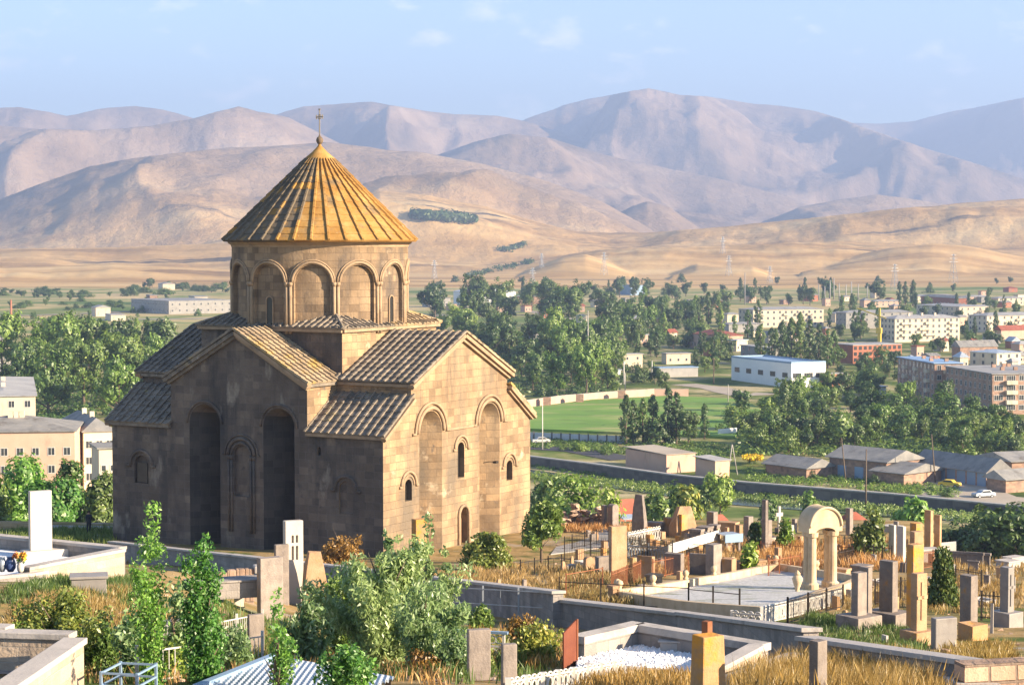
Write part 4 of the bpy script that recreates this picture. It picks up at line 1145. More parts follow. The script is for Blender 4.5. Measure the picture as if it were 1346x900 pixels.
def iron_fence(px0, yb0, px1, yb1, h, label, m='iron', step=.14, posts=3, name='iron_fence', cat='fence', group=None, tw=.016, rails=(.12,.9), Y=None, spikes=True):
    A, B = at(px0, yb0), at(px1, yb1)
    e = empty(name, A, 0, label, cat, group); d = B-A; L = Vector((d.x,d.y,0)).length; n = max(2, int(L/step))
    for k in range(posts):
        p = d*(k/(posts-1)); MB().box(p.x-.03, p.x+.03, p.y-.03, p.y+.03, p.z-.3, p.z+h+.06).build('post', M[m], e)
    b = MB()
    for r_ in rails: b.bar(Vector((0,0,h*r_)), d+Vector((0,0,h*r_)), .03)
    for k in range(1, n):
        p = d*(k/n); b.bar(p+Vector((0,0,h*rails[0])), p+Vector((0,0,h*(1.02 if spikes else rails[-1]))), tw)
    b.build('railing', M[m], e)
    return e
def lattice_fence(pts, h, label, m='white_paint', name='lattice_fence', cat='fence', cell=.22, rot=0, scallop=True, group=None, th=.05, up=.0):
    """cast panels with round holes between posts; pts are ground points"""
    e = empty(name, pts[0], 0, label, cat, group); o = pts[0]
    for a, b in zip(pts, pts[1:]):
        A, B = a-o, b-o; d = B-A; L = d.length; n = max(1, round(L/(h*2.4)))
        nr = Vector((-d.y, d.x, 0)).normalized()
        for k in range(n):
            p0, p1 = A+d*(k/n), A+d*((k+1)/n); s = MB()
            s.bar(p0+Vector((0,0,up+.05)), p1+Vector((0,0,up+.05)), th, h*.09); s.bar(p0+Vector((0,0,up+h*.86)), p1+Vector((0,0,up+h*.86)), th, h*.08)
            dd = p1-p0; nc = max(2, round(dd.length/cell))
            for c in range(nc):
                q = p0+dd*((c+.5)/nc); w2 = dd.length/nc*.40; u = dd.normalized()
                s.tube([q+u*(w2*math.cos(2*math.pi*t/10))+Vector((0,0,up+h*.46+h*.30*math.sin(2*math.pi*t/10))) for t in range(11)], min(.028,h*.045), 5, cap=False)
                e0 = p0+dd*(c/nc); s.bar(e0+Vector((0,0,up+.05)), e0+Vector((0,0,up+h*.86)), min(.03,h*.06))
                if scallop: s.tube([q+u*(w2*math.cos(math.pi*t/6))+Vector((0,0,up+h*.88+h*.14*math.sin(math.pi*t/6))) for t in range(7)], min(.03,h*.045), 5)
            s.build('panel', M[m], e)
            MB().box(p0.x-.05,p0.x+.05,p0.y-.05,p0.y+.05,p0.z-.3,p0.z+up+h*1.04).build('post', M[m], e)
    return e
def pebbles(mb, P0, u, v, wu, wv, z, n, s, seed=1):
    rg = random.Random(seed)
    for _ in range(n):
        p = P0 + u*(wu*rg.random()) + v*(wv*rg.random()); r = s*rg.uniform(.5, 1.3); k = len(mb.v)
        pts = [(r*rg.uniform(.7,1.2),0,0),(0,r*rg.uniform(.7,1.2),0),(-r*rg.uniform(.7,1.2),0,0),(0,-r*rg.uniform(.7,1.2),0),(rg.uniform(-.3,.3)*r,rg.uniform(-.3,.3)*r,r*rg.uniform(.5,1))]
        a = rg.random()*6.28; c, s_ = math.cos(a), math.sin(a)
        mb.v += [(p.x+x*c-y*s_, p.y+x*s_+y*c, z+zz) for x, y, zz in pts]
        mb.f += [[k,k+1,k+4],[k+1,k+2,k+4],[k+2,k+3,k+4],[k+3,k,k+4]]; mb.m += [mb.mi]*4

# ---- the long graveyard wall, stepping down to the right
poly_wall('boundary_wall', [top_pt(143,738,711), top_pt(300,752,728), top_pt(430,768,742), top_pt(560,790,757), top_pt(727,824,776)], .35, 'grey_block', 'cap_stone', 'long grey block wall with pale coping passing in front of the church')
poly_wall('boundary_wall', [top_pt(722,822,786), top_pt(890,844,804), top_pt(1056,868,824)], .35, 'grey_block', 'cap_stone', 'lower stretch of grey block wall behind the white gravel plot')
poly_wall('boundary_wall', [top_pt(1049,868,836), top_pt(1270,900,866)], .35, 'grey_block', 'cap_stone', 'lowest stretch of grey block wall behind the golden grass, ending at the rough stone wall')
rw = [top_pt(1268,905,866), top_pt(1400,905,874)]
rw[1] = rw[0] + Vector((math.cos(R(14))*6, math.sin(R(14))*6, 0))
poly_wall('rubble_wall', rw, .4, 'rubble_stone', None, 'rough pinkish stone wall at the lower right end of the grey wall')
pbox(1318,1322,1345,872,862,'cap_stone','flat grey slab lying on top of the rough stone wall',cat='slab')

# ---- lower left enclosure
def plot(name, corner, az, wr, wl, h, th, m, cap, label, fill=None, fill_z=.2, open_sides=(), cat='grave plot', down=1.5, capover=.05, caph=.10):
    """rectangular enclosure; corner world point (near vertical edge), walls: front y=0, left x=0, back, right"""
    e = empty(name, corner, az, label, cat)
    sides = {'front': (0,wr,0,th), 'back': (0,wr,wl-th,wl), 'left': (0,th,th,wl-th), 'right': (wr-th,wr,th,wl-th)}
    for k, (a,b,c,d) in sides.items():
        if k in open_sides: continue
        w = MB().box(a,b,c,d,-down,h-caph).build('wall', M[m], e)
        cx0, cx1, cy0, cy1 = a-capover, b+capover, c-capover, d+capover
        if k in ('left','right'): cy0, cy1 = c+capover+.002, d-capover-.002
        if cap: MB().box(cx0,cx1,cy0,cy1,h-caph+.001,h).build('coping', M[cap], w, bevel=.01)
    if fill:
        g = MB().box(th*.9, wr-th*.9, th*.9, wl-th*.9, -down, fill_z).build('gravel', M[fill], e)
    return e
# bottom left: corner at (108,838 top); front face seen 0..108
Pc = at_depth(110, 838, 33.0); Pc.z -= 1.0
e = empty('grave_enclosure', Pc, 0, 'low tan block enclosure with grey coping in the lower left corner', 'grave enclosure')
wl_ = at_depth(-60, 884, 27.0); wl_.z = Pc.z+1.0
v = Vector((wl_.x-Pc.x, wl_.y-Pc.y, 0)); L = v.length; u = v.normalized(); nrm = Vector((u.y, -u.x, 0))*-1
if nrm.y < 0: nrm = -nrm
def seg(e, a, b, n, th, z0, z1, m, cap, capo=.05, ch=.10):
    a, b = Vector(a), Vector(b)
    vs = [a, b, b+n*th, a+n*th]
    w = MB().add([Vector((q.x,q.y,z0)) for q in vs]+[Vector((q.x,q.y,z1-ch)) for q in vs], [(0,3,2,1),(4,5,6,7),(0,1,5,4),(1,2,6,5),(2,3,7,6),(3,0,4,7)]).build('wall', M[m], e)
    # uv along the wall
    d = (b-a).normalized()
    uvl = w.data.uv_layers[0]
    for p in w.data.polygons:
        if abs(p.normal.z) > .8: continue
        for li in p.loop_indices:
            c = w.data.vertices[w.data.loops[li].vertex_index].co
            uvl.data[li].uv = ((c-a).dot(d) if abs(p.normal.dot(d)) < .6 else (c-a).dot(n)+.1, c.z)
    vs = [a-d*capo-n*capo, b+d*capo-n*capo, b+d*capo+n*(th+capo), a-d*capo+n*(th+capo)]
    if cap: MB().add([Vector((q.x,q.y,z1-ch)) for q in vs]+[Vector((q.x,q.y,z1)) for q in vs], [(0,3,2,1),(4,5,6,7),(0,1,5,4),(1,2,6,5),(2,3,7,6),(3,0,4,7)]).build('coping', M[cap], w, bevel=.012)
    return w
seg(e, (0,0,0), u*L, nrm, .30, -1.6, 1.0, 'tan_block', 'cap_stone')
bk = Vector((-2.2, .35, 0)).normalized()
seg(e, Vector((-.35,.36,0)), Vector((-.35,.36,0))+bk*1.4, Vector((bk.y*-1, bk.x, 0))*-1, .28, -1.2, .995, 'tan_block', 'cap_stone')
seg(e, Vector((-1.5,.8,0)), Vector((-4.5,1.4,0)), Vector((.2,1,0)).normalized(), .25, -1.2, 1.03, 'grey_block', 'cap_stone')
MB().add([(-.3,.3,.35),(-4.5,.2,.35),(-4.5,1.3,.35),(-1.2,1.2,.35)], [(0,1,2,3)]).build('floor', M['grey_block'], e)

# left white gravel plot with the tall pale stele
Yp = 66.0
Pr = at_depth(163, 721, Yp); ztp = Pr.z
e = empty('grave_plot', Vector((Pr.x, Pr.y, ztp-1.0)), 0, 'white gravel grave plot with tan block walls left of the saplings', 'grave plot')
def loc_(px, Y): d = ray(px, 400); return Vector((d.x*Y - Pr.x, Y - Pr.y, 0))
def on_plane(px, py, z):
    d = ray(px, py); Y = (z-CAMZ)/d.z; return Vector((d.x*Y, Y, z))
fl = on_plane(39, 745, ztp) - Pr; bl = on_plane(-25, 701, ztp) - Pr; br = Vector((0,0,0)) + (on_plane(143, 719.5, ztp)-Pr)
d1 = fl.normalized(); n1 = Vector((-d1.y, d1.x, 0)); n1 = n1 if n1.y > 0 else -n1
seg(e, (0,0,0), fl, n1, .32, -1.4, 1.0, 'tan_block', 'cap_stone')
d2_ = (bl-br).normalized(); n2 = Vector((-d2_.y, d2_.x, 0)); n2 = n2 if n2.y > 0 else -n2
seg(e, br+Vector((.3,.1,0)), bl, n2, .30, -1.4, 1.0, 'grey_block', 'cap_stone')
q_ = on_plane(-60, 757, ztp) - Pr
seg(e, on_plane(45, 754, ztp-.15) - Pr, q_, n2, .5, -1.4, .88, 'grey_block', 'cap_stone')
gz = .55
MB().add([(p.x,p.y,gz) for p in (fl+n1*.3, n1*.3+Vector((-.2,0,0)), br, bl, q_+Vector((0,1,0)))], [(0,1,2,3,4)]).build('gravel', M['white_pebbles'], e)
# stele on it
def placed_stele(x0, xm, x1, yb, yt, Y, m, label, az=AZ0, name='gravestone', cat='gravestone', base=None):
    P = at_depth(xm, yb, Y); a = R(az)
    wr = hitx(P, math.cos(a), math.sin(a), x1); wl = hitx(P, -math.sin(a), math.cos(a), x0); h = ztop(P, yt)
    e = empty(name, P, a, label, cat)
    MB().box(0, wr, 0, wl, 0, h).build('stele', M[m], e, bevel=.02)
    if base: MB().box(-base, wr+base*2.2, -base, wl+base, -.5, base*1.2).build('base', M[m], e, bevel=.02)
    return e
placed_stele(33.5, 40.5, 65, 734, 646, 67.0, 'pale_stone', 'tall blank pale stele standing on the white gravel plot', az=30, base=.22)
# vases and flowers on the front ledge
zl = ztp-.13
fv = on_plane(27, 752, zl)
e = empty('flower_vase', fv, 0, 'vase of red and yellow flowers at the foot of the tall pale stele', 'vase')
MB().lathe([(.06,0),(.1,.06),(.12,.2),(.07,.3),(.09,.36)], 12).build('vase', M['pale_stone'], e, smooth=True)
rg = random.Random(3); fb = leaf_mesh('blossoms', M['blossom'], [(rg.uniform(-.2,.2), rg.uniform(-.12,.12), .45+rg.uniform(0,.14)) for _ in range(9)], [.07]*9, 20, .06, 3); ob('blossoms', fb, e)
fb = leaf_mesh('blossoms', M['blossom_yellow'], [(rg.uniform(-.18,.2), rg.uniform(-.12,.12), .42+rg.uniform(0,.14)) for _ in range(5)], [.06]*5, 20, .05, 4); ob('blossoms', fb, e)
fb = leaf_mesh('stems', M['leaf_mid'], [(0,0,.4)], [.16], 40, .06, 5); ob('stems', fb, e)
for px_, r_, lab in ((14, .17, 'round dark blue vase on the ledge below the white gravel'), (3, .13, 'small pale vase at the left edge of the picture on the ledge')):
    e = tag(MB().lathe([(r_*.5,0),(r_*.95,.12),(r_,.24),(r_*.8,.36),(r_*.6,.42),(r_*.75,.46)], 14, (0,0,0)).build('vase', M['vase_blue' if r_ > .15 else 'grey_metal'], None, smooth=True), lab, 'vase')
    e.location = on_plane(px_, 751, zl)
# red gravel plot with a pale slab
Pq = on_plane(70, 771, ztp-1.15)
e = empty('grave_plot', Pq, 0, 'plot of brick red gravel with a pale slab below the white gravel plot', 'grave plot')
MB().add([tuple(on_plane(*p, ztp-1.15)-Pq) for p in ((-60,792),(0,796),(70,772),(20,766),(-60,766))], [(0,1,2,3,4)]).build('gravel', M['red_gravel'], e)
sl_ = MB(); sl_.add([tuple(on_plane(*p, ztp-1.05)-Pq) for p in ((24,775),(48,777),(72,770),(50,768))]+[tuple(on_plane(*p, ztp-1.05)-Pq-Vector((0,0,.2))) for p in ((24,775),(48,777),(72,770),(50,768))], [(0,1,2,3),(4,5,6,7),(0,1,5,4),(1,2,6,5),(2,3,7,6),(3,0,4,7)]); sl_.build('slab', M['cap_stone'], e)
kw = MB(); a_, b_ = on_plane(0,797,ztp-1.1)-Pq, on_plane(90,766,ztp-1.1)-Pq; kw.bar(a_, b_, .2, .5); kw.build('kerb', M['tan_block'], e)
# small urn on a dark plinth
e = empty('urn', on_plane(88, 757, ztp-.95), R(30), 'small stone urn on a dark plinth in front of the tan wall', 'urn')
MB().box(-.15,.15,-.15,.15,-.5,.12).build('plinth', M['black_granite'], e, bevel=.01)
MB().lathe([(.06,.12),(.05,.2),(.11,.3),(.13,.42),(.08,.5),(.05,.56),(.02,.6)], 12).build('bowl', M['tan_block'], e, smooth=True)
pbox(92,94,136,775,758,'basalt_smooth','dark grey slab on a low wall at the foot of the tan wall', az=12, wlmax=.7)

# stone wall with a rounded coping and a bird bath shape, behind the saplings
P = at(322, 790)
e = empty('curved_wall', P, R(16), 'short curved pale stone wall behind the second sapling', 'wall')
cw_ = MB(); 
for k in range(7): cw_.box(-1.9+k*.32, -1.9+(k+1)*.32-.004, 0, .35, -.3, .55+.6*math.sin(min(1,(k+1)/6.)*math.pi/2))
cw_.build('wall', M['rubble_stone'], e, bevel=.04)
MB().box(.34, .9, -.1, .45, .98, 1.25).build('cap', M['cap_stone'], e, bevel=.06)

# steles between the saplings and the big shrub
stele(358,363,378,792,716,'basalt','dark square stone just behind the pale stele with slits', az=30)
e = stele(370,376,397,792,685,'pale_stone','pale stele with four narrow slits cut right through it', az=28)
st = [c for c in e.children if c.name.startswith('stele')][0]
P, a, wr, wl, h = framed(370,376,397,792,685, 28)
cu = MB()
for cxx in (wr*.40, wr*.64):
    for z0, z1 in ((h*.52, h*.68), (h*.73, h*.81)):
        pts = [(cxx+.05*math.cos(math.pi*k/6), d, z1+.05*math.sin(math.pi*k/6)) for k in range(7) for d in (-.2, wl+.2)] + [(cxx+s_*.05, d, z0) for s_ in (-1,1) for d in (-.2, wl+.2)]
        cu.hull(pts)
cc = cu.build('cutter', M['iron'], None, uv=None); boolean_cut(st, cc)
stele(335,343,370,812,734,'basalt','brown stele with a dark left side beside the slit stele', az=32)
stele(393,401,430,800,724,'tuff','rough topped grey brown stele left of the big feathery shrub', az=28, top='rough')
stele(305,308,318,794,765,'pale_stone','small white stepped cross stone behind the second sapling', az=25, top='step')
stele(322,328,345,862,808,'basalt','low brown stone in shade between sapling and metal roof', az=30)
pbox(180,190,262,838,822,'basalt_smooth','flat dark grave slab partly hidden by the first sapling', az=20, wlmax=1.2)
pbox(240,250,345,778,766,'grey_block','flat grey tomb between the two saplings', az=20, wlmax=1.5)
iron_fence(222,872,345,838,.8,'white painted grave railing in shade behind the saplings', m='white_paint', posts=4, step=.35, spikes=False)
iron_fence(180,905,345,872,.7,'second white railing lower down behind the saplings', m='white_paint', posts=4, step=.45, spikes=False)
# light blue metal grave frame at the lower left
P = at(133, 918)
e = empty('grave_railing', P, R(-12), 'blue grey metal railing frame around a grave at the lower left', 'railing')
for (x, y) in ((0,0),(0.62,0),(0.62,0.8),(0,0.8)): MB().box(x-.02,x+.02,y-.02,y+.02,-.2,.45).build('post', M['blue_metal'], e)
r_ = MB()
for z in (.42,.22):
    for a_, b_ in (((0,0),(0.62,0)),((0.62,0),(0.62,0.8)),((0.62,0.8),(0,0.8)),((0,0.8),(0,0))): r_.bar((a_[0],a_[1],z),(b_[0],b_[1],z),.03)
r_.build('rail', M['blue_metal'], e)

# corrugated metal canopy
Pm = at_depth(365, 862, 34.0)
e = empty('metal_canopy', Pm-Vector((0,0,2.2)), 0, 'pale blue corrugated metal roof at the bottom of the picture', 'canopy')
A_, B_, C_, D_ = [at_depth(*p) - e.location for p in ((262,904,31.5),(366,862,36.0),(520,889,34.5),(400,940,30.0))]
n = 44; mb = MB(); vs = []
for k in range(n+1):
    t = k/n; z = .022 if k % 2 else -.022
    p0 = A_.lerp(B_, t); p1 = D_.lerp(C_, t); vs += [p0+Vector((0,0,z)), p1+Vector((0,0,z))]
vs2 = [v-Vector((0,0,.03)) for v in vs]
fs = [(2*k,2*k+2,2*k+3,2*k+1) for k in range(n)] + [(len(vs)+2*k,len(vs)+2*k+1,len(vs)+2*k+3,len(vs)+2*k+2) for k in range(n)]
mb.add(vs+vs2, fs); mb.build('roof_sheet', M['sheet_blue'], e, fixn=False)
mb = MB(); mb.bar(A_+Vector((-.04,0,-.02)), B_+Vector((-.04,0,-.02)), .14, .16); mb.build('gutter', M['blue_metal'], e)
for q_ in (A_, B_, C_, D_):
    k = q_.lerp((A_+B_+C_+D_)/4, .08); MB().box(k.x-.05,k.x+.05,k.y-.05,k.y+.05,-2.5,k.z-.05).build('post', M['iron'], e)

# railing and posts right of the feathery shrub
P = at(590, 868)
e = empty('grave_railing', P, R(-14), 'pale metal railing with scrollwork beside the feathery shrub', 'railing')
W_ = hitx(P, math.cos(R(-14)), math.sin(R(-14)), 662)
H_ = ztop(P, 824)
for x in (0, W_*.33, W_*.66, W_): MB().box(x-.03,x+.03,-.03,.03,-.3,H_*.9).build('post', M['white_paint'], e)
MB().box(-.1, W_+.1, -.05,.05,H_*.88,H_*.95).build('rail', M['blue_metal'], e); 
s = MB(); s.bar((0,0,H_*.5),(W_,0,H_*.5),.04)
for k in range(7):
    c = W_*(k+.5)/7; s.tube([(c+.13*math.cos(t*.628),0,H_*.28+.13*math.sin(t*.628)) for t in range(11)], .018, 5)
    s.tube([(c+.1*math.cos(t*.628),0,H_*.7+.09*math.sin(t*.628)) for t in range(11)], .015, 5)
s.build('scrollwork', M['white_paint'], e)
placed_stele(613,616,645,895,828,at(616,895).y,'basalt','olive brown upright slab in front of the scrollwork railing', az=12)
placed_stele(658,661,680,908,847,at(661,908).y,'basalt','narrower brown slab with a dark edge left of the yellowish bush', az=14)
P = at(668, 921); Q2 = at(822, 890)
lattice_fence([P, P.lerp(Q2,.5), Q2], .36, 'ornate white cast fence along the bottom in front of the gravel', cell=.30, th=.03)
# rusty red plate
P = at(741, 884); P2 = at(755, 884)
e = empty('metal_plate', P, R(62), 'rusty red sheet metal plate standing beside the yellowish bush', 'metal plate')
h = ztop(P, 822); MB().prism([(0,-.3),(.62,-.3),(.62,h*1.03),(0,h*.84)], (0,0,0), (1,0,0), (0,0,1), (0,.03,0)).build('plate', M['dark_rust'], e)
MB().bar((.62,0,-.3),(.62,0,h*1.04),.04).build('edge_bar', M['rust'], e)
iron_fence(590,812,730,822,1.15,'thin wire fence on white posts before the long wall', m='grey_metal', posts=4, step=30, rails=(.5,.95), spikes=False)

# white gravel plot, centre foreground
zt2 = top_pt(1000, 878, 846).z
kx = on_plane(1000, 846, zt2); bx = on_plane(838, 820, zt2); lx = on_plane(768, 836, zt2); fx = on_plane(905, 868, zt2-.15)
e = empty('grave_plot', kx-Vector((0,0,.9)), 0, 'grave plot of white pebbles inside low grey walls in the foreground', 'grave plot')
o_ = kx
def rel(p): return Vector((p.x-o_.x, p.y-o_.y, 0))
db = (rel(bx)-rel(kx)).normalized(); nb = Vector((-db.y, db.x, 0)); nb = nb if nb.y > 0 else -nb
seg(e, rel(bx), rel(kx), nb, .26, -1.2, .9, 'grey_block', 'cap_stone', ch=.16)
dl = (rel(lx)-rel(bx)).normalized(); nl_ = Vector((-dl.y, dl.x, 0)); nl_ = nl_ if nl_.x < 0 else -nl_
seg(e, rel(bx)+nb*.2, rel(lx), nl_, .30, -1.2, .9, 'grey_block', 'cap_stone', ch=.16)
fr = on_plane(908, 897, zt2); dr_ = (rel(fr)-rel(kx)).normalized(); nr_ = Vector((-dr_.y, dr_.x, 0)); nr_ = nr_ if nr_.x < 0 else -nr_
seg(e, rel(kx)+Vector((.02,-.08,0)), rel(fr), nr_, .26, -1.4, .9, 'tan_block', 'cap_stone')
fl2 = on_plane(772, 876, zt2-.42); fr2 = on_plane(872, 884, zt2-.42)
seg(e, rel(fl2), rel(fr2), Vector((0,1,0)), .2, -1.2, .52, 'grey_block', 'cap_stone')
gpoly = [on_plane(*p, zt2-.42) for p in ((768,838),(838,824),(995,850),(905,896),(755,880))]
gp_ = MB(); gp_.add([tuple(rel(p)+Vector((0,0,.45))) for p in gpoly], [(0,1,2,3,4)])
rg = random.Random(4); ctr = [rel(p) for p in gpoly]
for _ in range(5200):
    i = rg.randrange(3); a, b, c = ctr[0], ctr[i+1], ctr[i+2]; r1, r2 = rg.random(), rg.random()
    if r1+r2 > 1: r1, r2 = 1-r1, 1-r2
    p = a+(b-a)*r1+(c-a)*r2; pebbles(gp_, p, Vector((1,0,0)), Vector((0,1,0)), 0, 0, .45, 1, rg.uniform(.03,.06), rg.random())
gp_.build('gravel', M['white_pebbles'], e, uv=None, fixn=False)
tag(MB().box(0,1.5,0,.45,-.2,.14).build('grave_slab', M['black_granite'], None, bevel=.01), 'dark polished slab lying on the white pebbles', 'grave slab')
sl_ = bpy.context.scene.objects['grave_slab']; sl_.location = on_plane(868, 852, zt2-.40); sl_.rotation_euler = (0,0,R(-8))
placed_stele(924,930,939,848,817,on_plane(930,838,zt2).y+.2,'rust','small brown stele behind the orange topped pillar', az=45)
stele(908,924,958,916,838,'tuff_lichen','broad pillar with an orange lichen top beside the pebble plot', az=32, top='taper', cross=False)
stele(1067,1075,1091,918,843,'basalt','smooth dark pillar rising from the golden grass at the bottom', az=45)
# low grey kerbs around the golden grass
pw = poly_wall('grave_kerb', [top_pt(958,897,892), top_pt(1052,872,858)], .22, 'grey_block', 'cap_stone', 'grey kerb running up beside the golden grass to the wall corner', cat='kerb')
pw = poly_wall('grave_kerb', [top_pt(1230,893,884), top_pt(1262,905,896)], .6, 'grey_block', 'cap_stone', 'short flat grey kerb at the right end of the golden grass', cat='kerb')
# ------------------------------------------------------------------ right hand graveyard
# large front steles
stele(1122,1127.5,1143,826,753,'basalt','brown stele on a fallen rounded stone, left of the pair beside the arch', base=(.35,.42), az=38)
stele(1133,1141,1150,822,746,'basalt','thin dark stele right behind the brown stele on the fallen stone', az=40)
stele(1159,1173,1184,822,738,'basalt','thick stele with pale streaks on a dark crumbling base', base=(.35,.45), az=48)
stele(1195,1200,1218,826,716,'tuff_lichen','tallest orange brown stele behind the conifer bush', az=35)
stele(1201,1205,1223,848,754,'tuff','tall grey brown stele on a square base left of the leaning slab', base=(.22,.42), az=35, cross=True)
stele(1226,1230,1263,853,813,'basalt_smooth','wide smooth headstone slab half in shadow in front of the conifer bush', az=22, tmax=.25)
stele(1266,1276,1290,836,757,'basalt','plain grey stele behind a fallen round topped stone', az=42, tmax=.9)
pbox(1264,1280,1303,842,822,'tuff_lichen','orange fallen stone lying at the foot of the plain grey stele', az=40, lid=False, jitter=.04)
stele(1319,1325,1338,824,746,'basalt_smooth','grey stele with a small cap on a stepped base at the right edge', base=(.22,.5), az=40, top='flat', cross=True)
stele(1163,1165,1172,850,835,'pale_stone','tiny white marker stone in front of the lowest wall stretch', az=30)
stele(1303.5,1305,1311,832,793,'pale_stone','thin curved white stone beside the stepped base stele', az=30, top='round', tmax=.12)
stele(1114,1117,1124,704,668,'basalt','dark stele standing behind the cream arch', az=40)
stele(1171,1175,1181,738,690,'pale_stone','left of two slender pale grey steles behind the arch', az=38)
stele(1182,1187,1194,742,692,'pale_stone','right of two slender pale grey steles behind the arch', az=38)
stele(1199,1202,1217,740,699,'tuff','broad orange brown headstone between pale steles and the tall pair', az=30, tmax=.5)
stele(1199,1204,1216,732,688,'tuff_lichen','dark topped brown stele behind the broad orange headstone', az=35, tmax=.6)
stele(1218,1223,1230,728,671,'tuff','left and taller stele of the brown pair near the white fence', az=40)
stele(1231,1235,1241,730,677,'tuff','right and shorter stele of the brown pair near the white fence', az=40)
stele(1264,1267,1273,728,692,'tuff_lichen','single narrow orange stele at the far end of the white fence', az=38)
pbox(1246,1272,1276,742,725,'basalt','long dark grey tomb right of the white fence', az=65)
pbox(1275,1292,1296,746,726,'basalt','square dark tomb second from the white fence', az=65)
pbox(1276,1286,1290,750,737,'basalt','small dark block in front of the square dark tomb', az=65)
pbox(1294,1301,1306,744,727,'basalt','short dark tomb at the right end of the tomb row', az=60)
pbox(1313,1326,1346,748,738,'cap_stone','pale grey slab at the right edge above the stepped base stele', az=35)
pbox(1322,1330,1352,740,733,'cap_stone','second pale slab at the right edge, farther up the slope', az=35)
# arch monument
P, a, wr, wl, h = framed(1058, 1066, 1107, 779, 667, 26)
e = empty('arch_monument', P, a, 'cream stone arch on round columns beside the second gravel plot', 'monument')
wl = .85; W = wr
k = MB(); n = 22; r = W/2+.12
zc = h - r
cx_ = W/2
outer = [(cx_+r*math.cos(math.pi*t/n), zc+r*math.sin(math.pi*t/n)) for t in range(n+1)]
base_z = zc-.25
inner_r = W*.34
inner = [(cx_-inner_r*math.cos(math.pi*t/10), base_z+inner_r*.38*math.sin(math.pi*t/10)) for t in range(11)]
k.prism([(cx_+r, base_z)]+outer+[(cx_-r, base_z)]+inner, (0,0,0), (1,0,0), (0,0,1), (0,wl,0))
k.build('arch_head', M['cream_stone'], e)
rim = MB()
for yy in (-.06, wl-.02): rim.tube([(cx_+(r-.05)*math.cos(math.pi*t/n), yy+.04, zc+(r-.05)*math.sin(math.pi*t/n)) for t in range(n+1)], .07, 6)
rim.build('rim', M['cream_stone'], e, smooth=True)
for (x, y) in ((.22,.25),(W-.22,.25),(.22,wl-.25),(W-.22,wl-.25)):
    c = MB(); c.tube([(x,y,.1),(x,y,.35),(x,y,.42),(x,y,base_z-.25),(x,y,base_z-.2),(x,y,base_z)], [.3,.3,.2,.18,.26,.28], 14); c.build('column', M['cream_stone'], e, smooth=False)
MB().box(-.25,W+.25,-.2,wl+.2,-.5,.12).build('plinth', M['cream_stone'], e, bevel=.03)
e = empty('stone_vase', at(1048,781), 0, 'cream stone vase with lid standing left of the arch', 'vase')
hh = ztop(e.location, 749); MB().lathe([(.16,-.1),(.2,.08),(.1,.14),(.09,.25),(.2,.5*hh),(.24,.66*hh),(.16,.78*hh),(.1,.82*hh)], 16).build('bowl', M['cream_stone'], e, smooth=True)
MB().lathe([(.12,.82*hh),(.14,.86*hh),(.09,.92*hh),(.03,1.0*hh)], 16).build('lid', M['cream_stone'], e, smooth=True)
# cream bordered gravel plot
A_, B_, C_, D_ = at(806,790), at(1023,752), at(1130,770), at(1004,815)
e = empty('grave_plot', A_, 0, 'large gravel plot with cream stone borders and ball finials by the arch', 'grave plot')
bz = max(hfun(p.x,p.y) for p in (A_,B_,C_,D_))*.5 + min(hfun(p.x,p.y) for p in (A_,B_,C_,D_))*.5
def Lz(p, z=0.): return Vector((p.x-A_.x, p.y-A_.y, hfun(p.x,p.y)-A_.z+z))
g = MB(); pts = [Lz(p, .12) for p in (A_,B_,C_,D_)]
N_ = 14; vs = []
for i in range(N_+1):
    for j in range(N_+1):
        p = A_.lerp(B_, i/N_).lerp(D_.lerp(C_, i/N_), j/N_); vs.append(tuple(Lz(p, .14)))
g.add(vs, [(i*(N_+1)+j, (i+1)*(N_+1)+j, (i+1)*(N_+1)+j+1, i*(N_+1)+j+1) for i in range(N_) for j in range(N_)])
g.build('gravel', M['gravel_bed'], e, uv=None)
for a_, b_ in ((A_,B_),(B_,C_),(D_,C_),(A_,D_)):
    mb = MB()
    for k in range(6):
        p, q_ = a_.lerp(b_, k/6), a_.lerp(b_, (k+1)/6)
        mb.bar(Lz(p,.16), Lz(q_,.16), .3, .62)
    mb.build('border_wall', M['cream_stone'], e, bevel=0)
for t_, (a_, b_) in ((0.02,(A_,B_)),(.2,(A_,B_)),(.38,(A_,B_)),(.98,(A_,B_)),(.55,(A_,B_)),(.5,(B_,C_)),(.05,(A_,D_))):
    p = a_.lerp(b_, t_); f = MB(); z0 = Lz(p).z+.46; x, y = p.x-A_.x, p.y-A_.y
    f.lathe([(.12,z0),(.13,z0+.1),(.07,z0+.14),(.13,z0+.22),(.155,z0+.32),(.12,z0+.42),(.04,z0+.47)], 12, (x,y,0)); f.build('finial', M['cream_stone'], e, smooth=True)
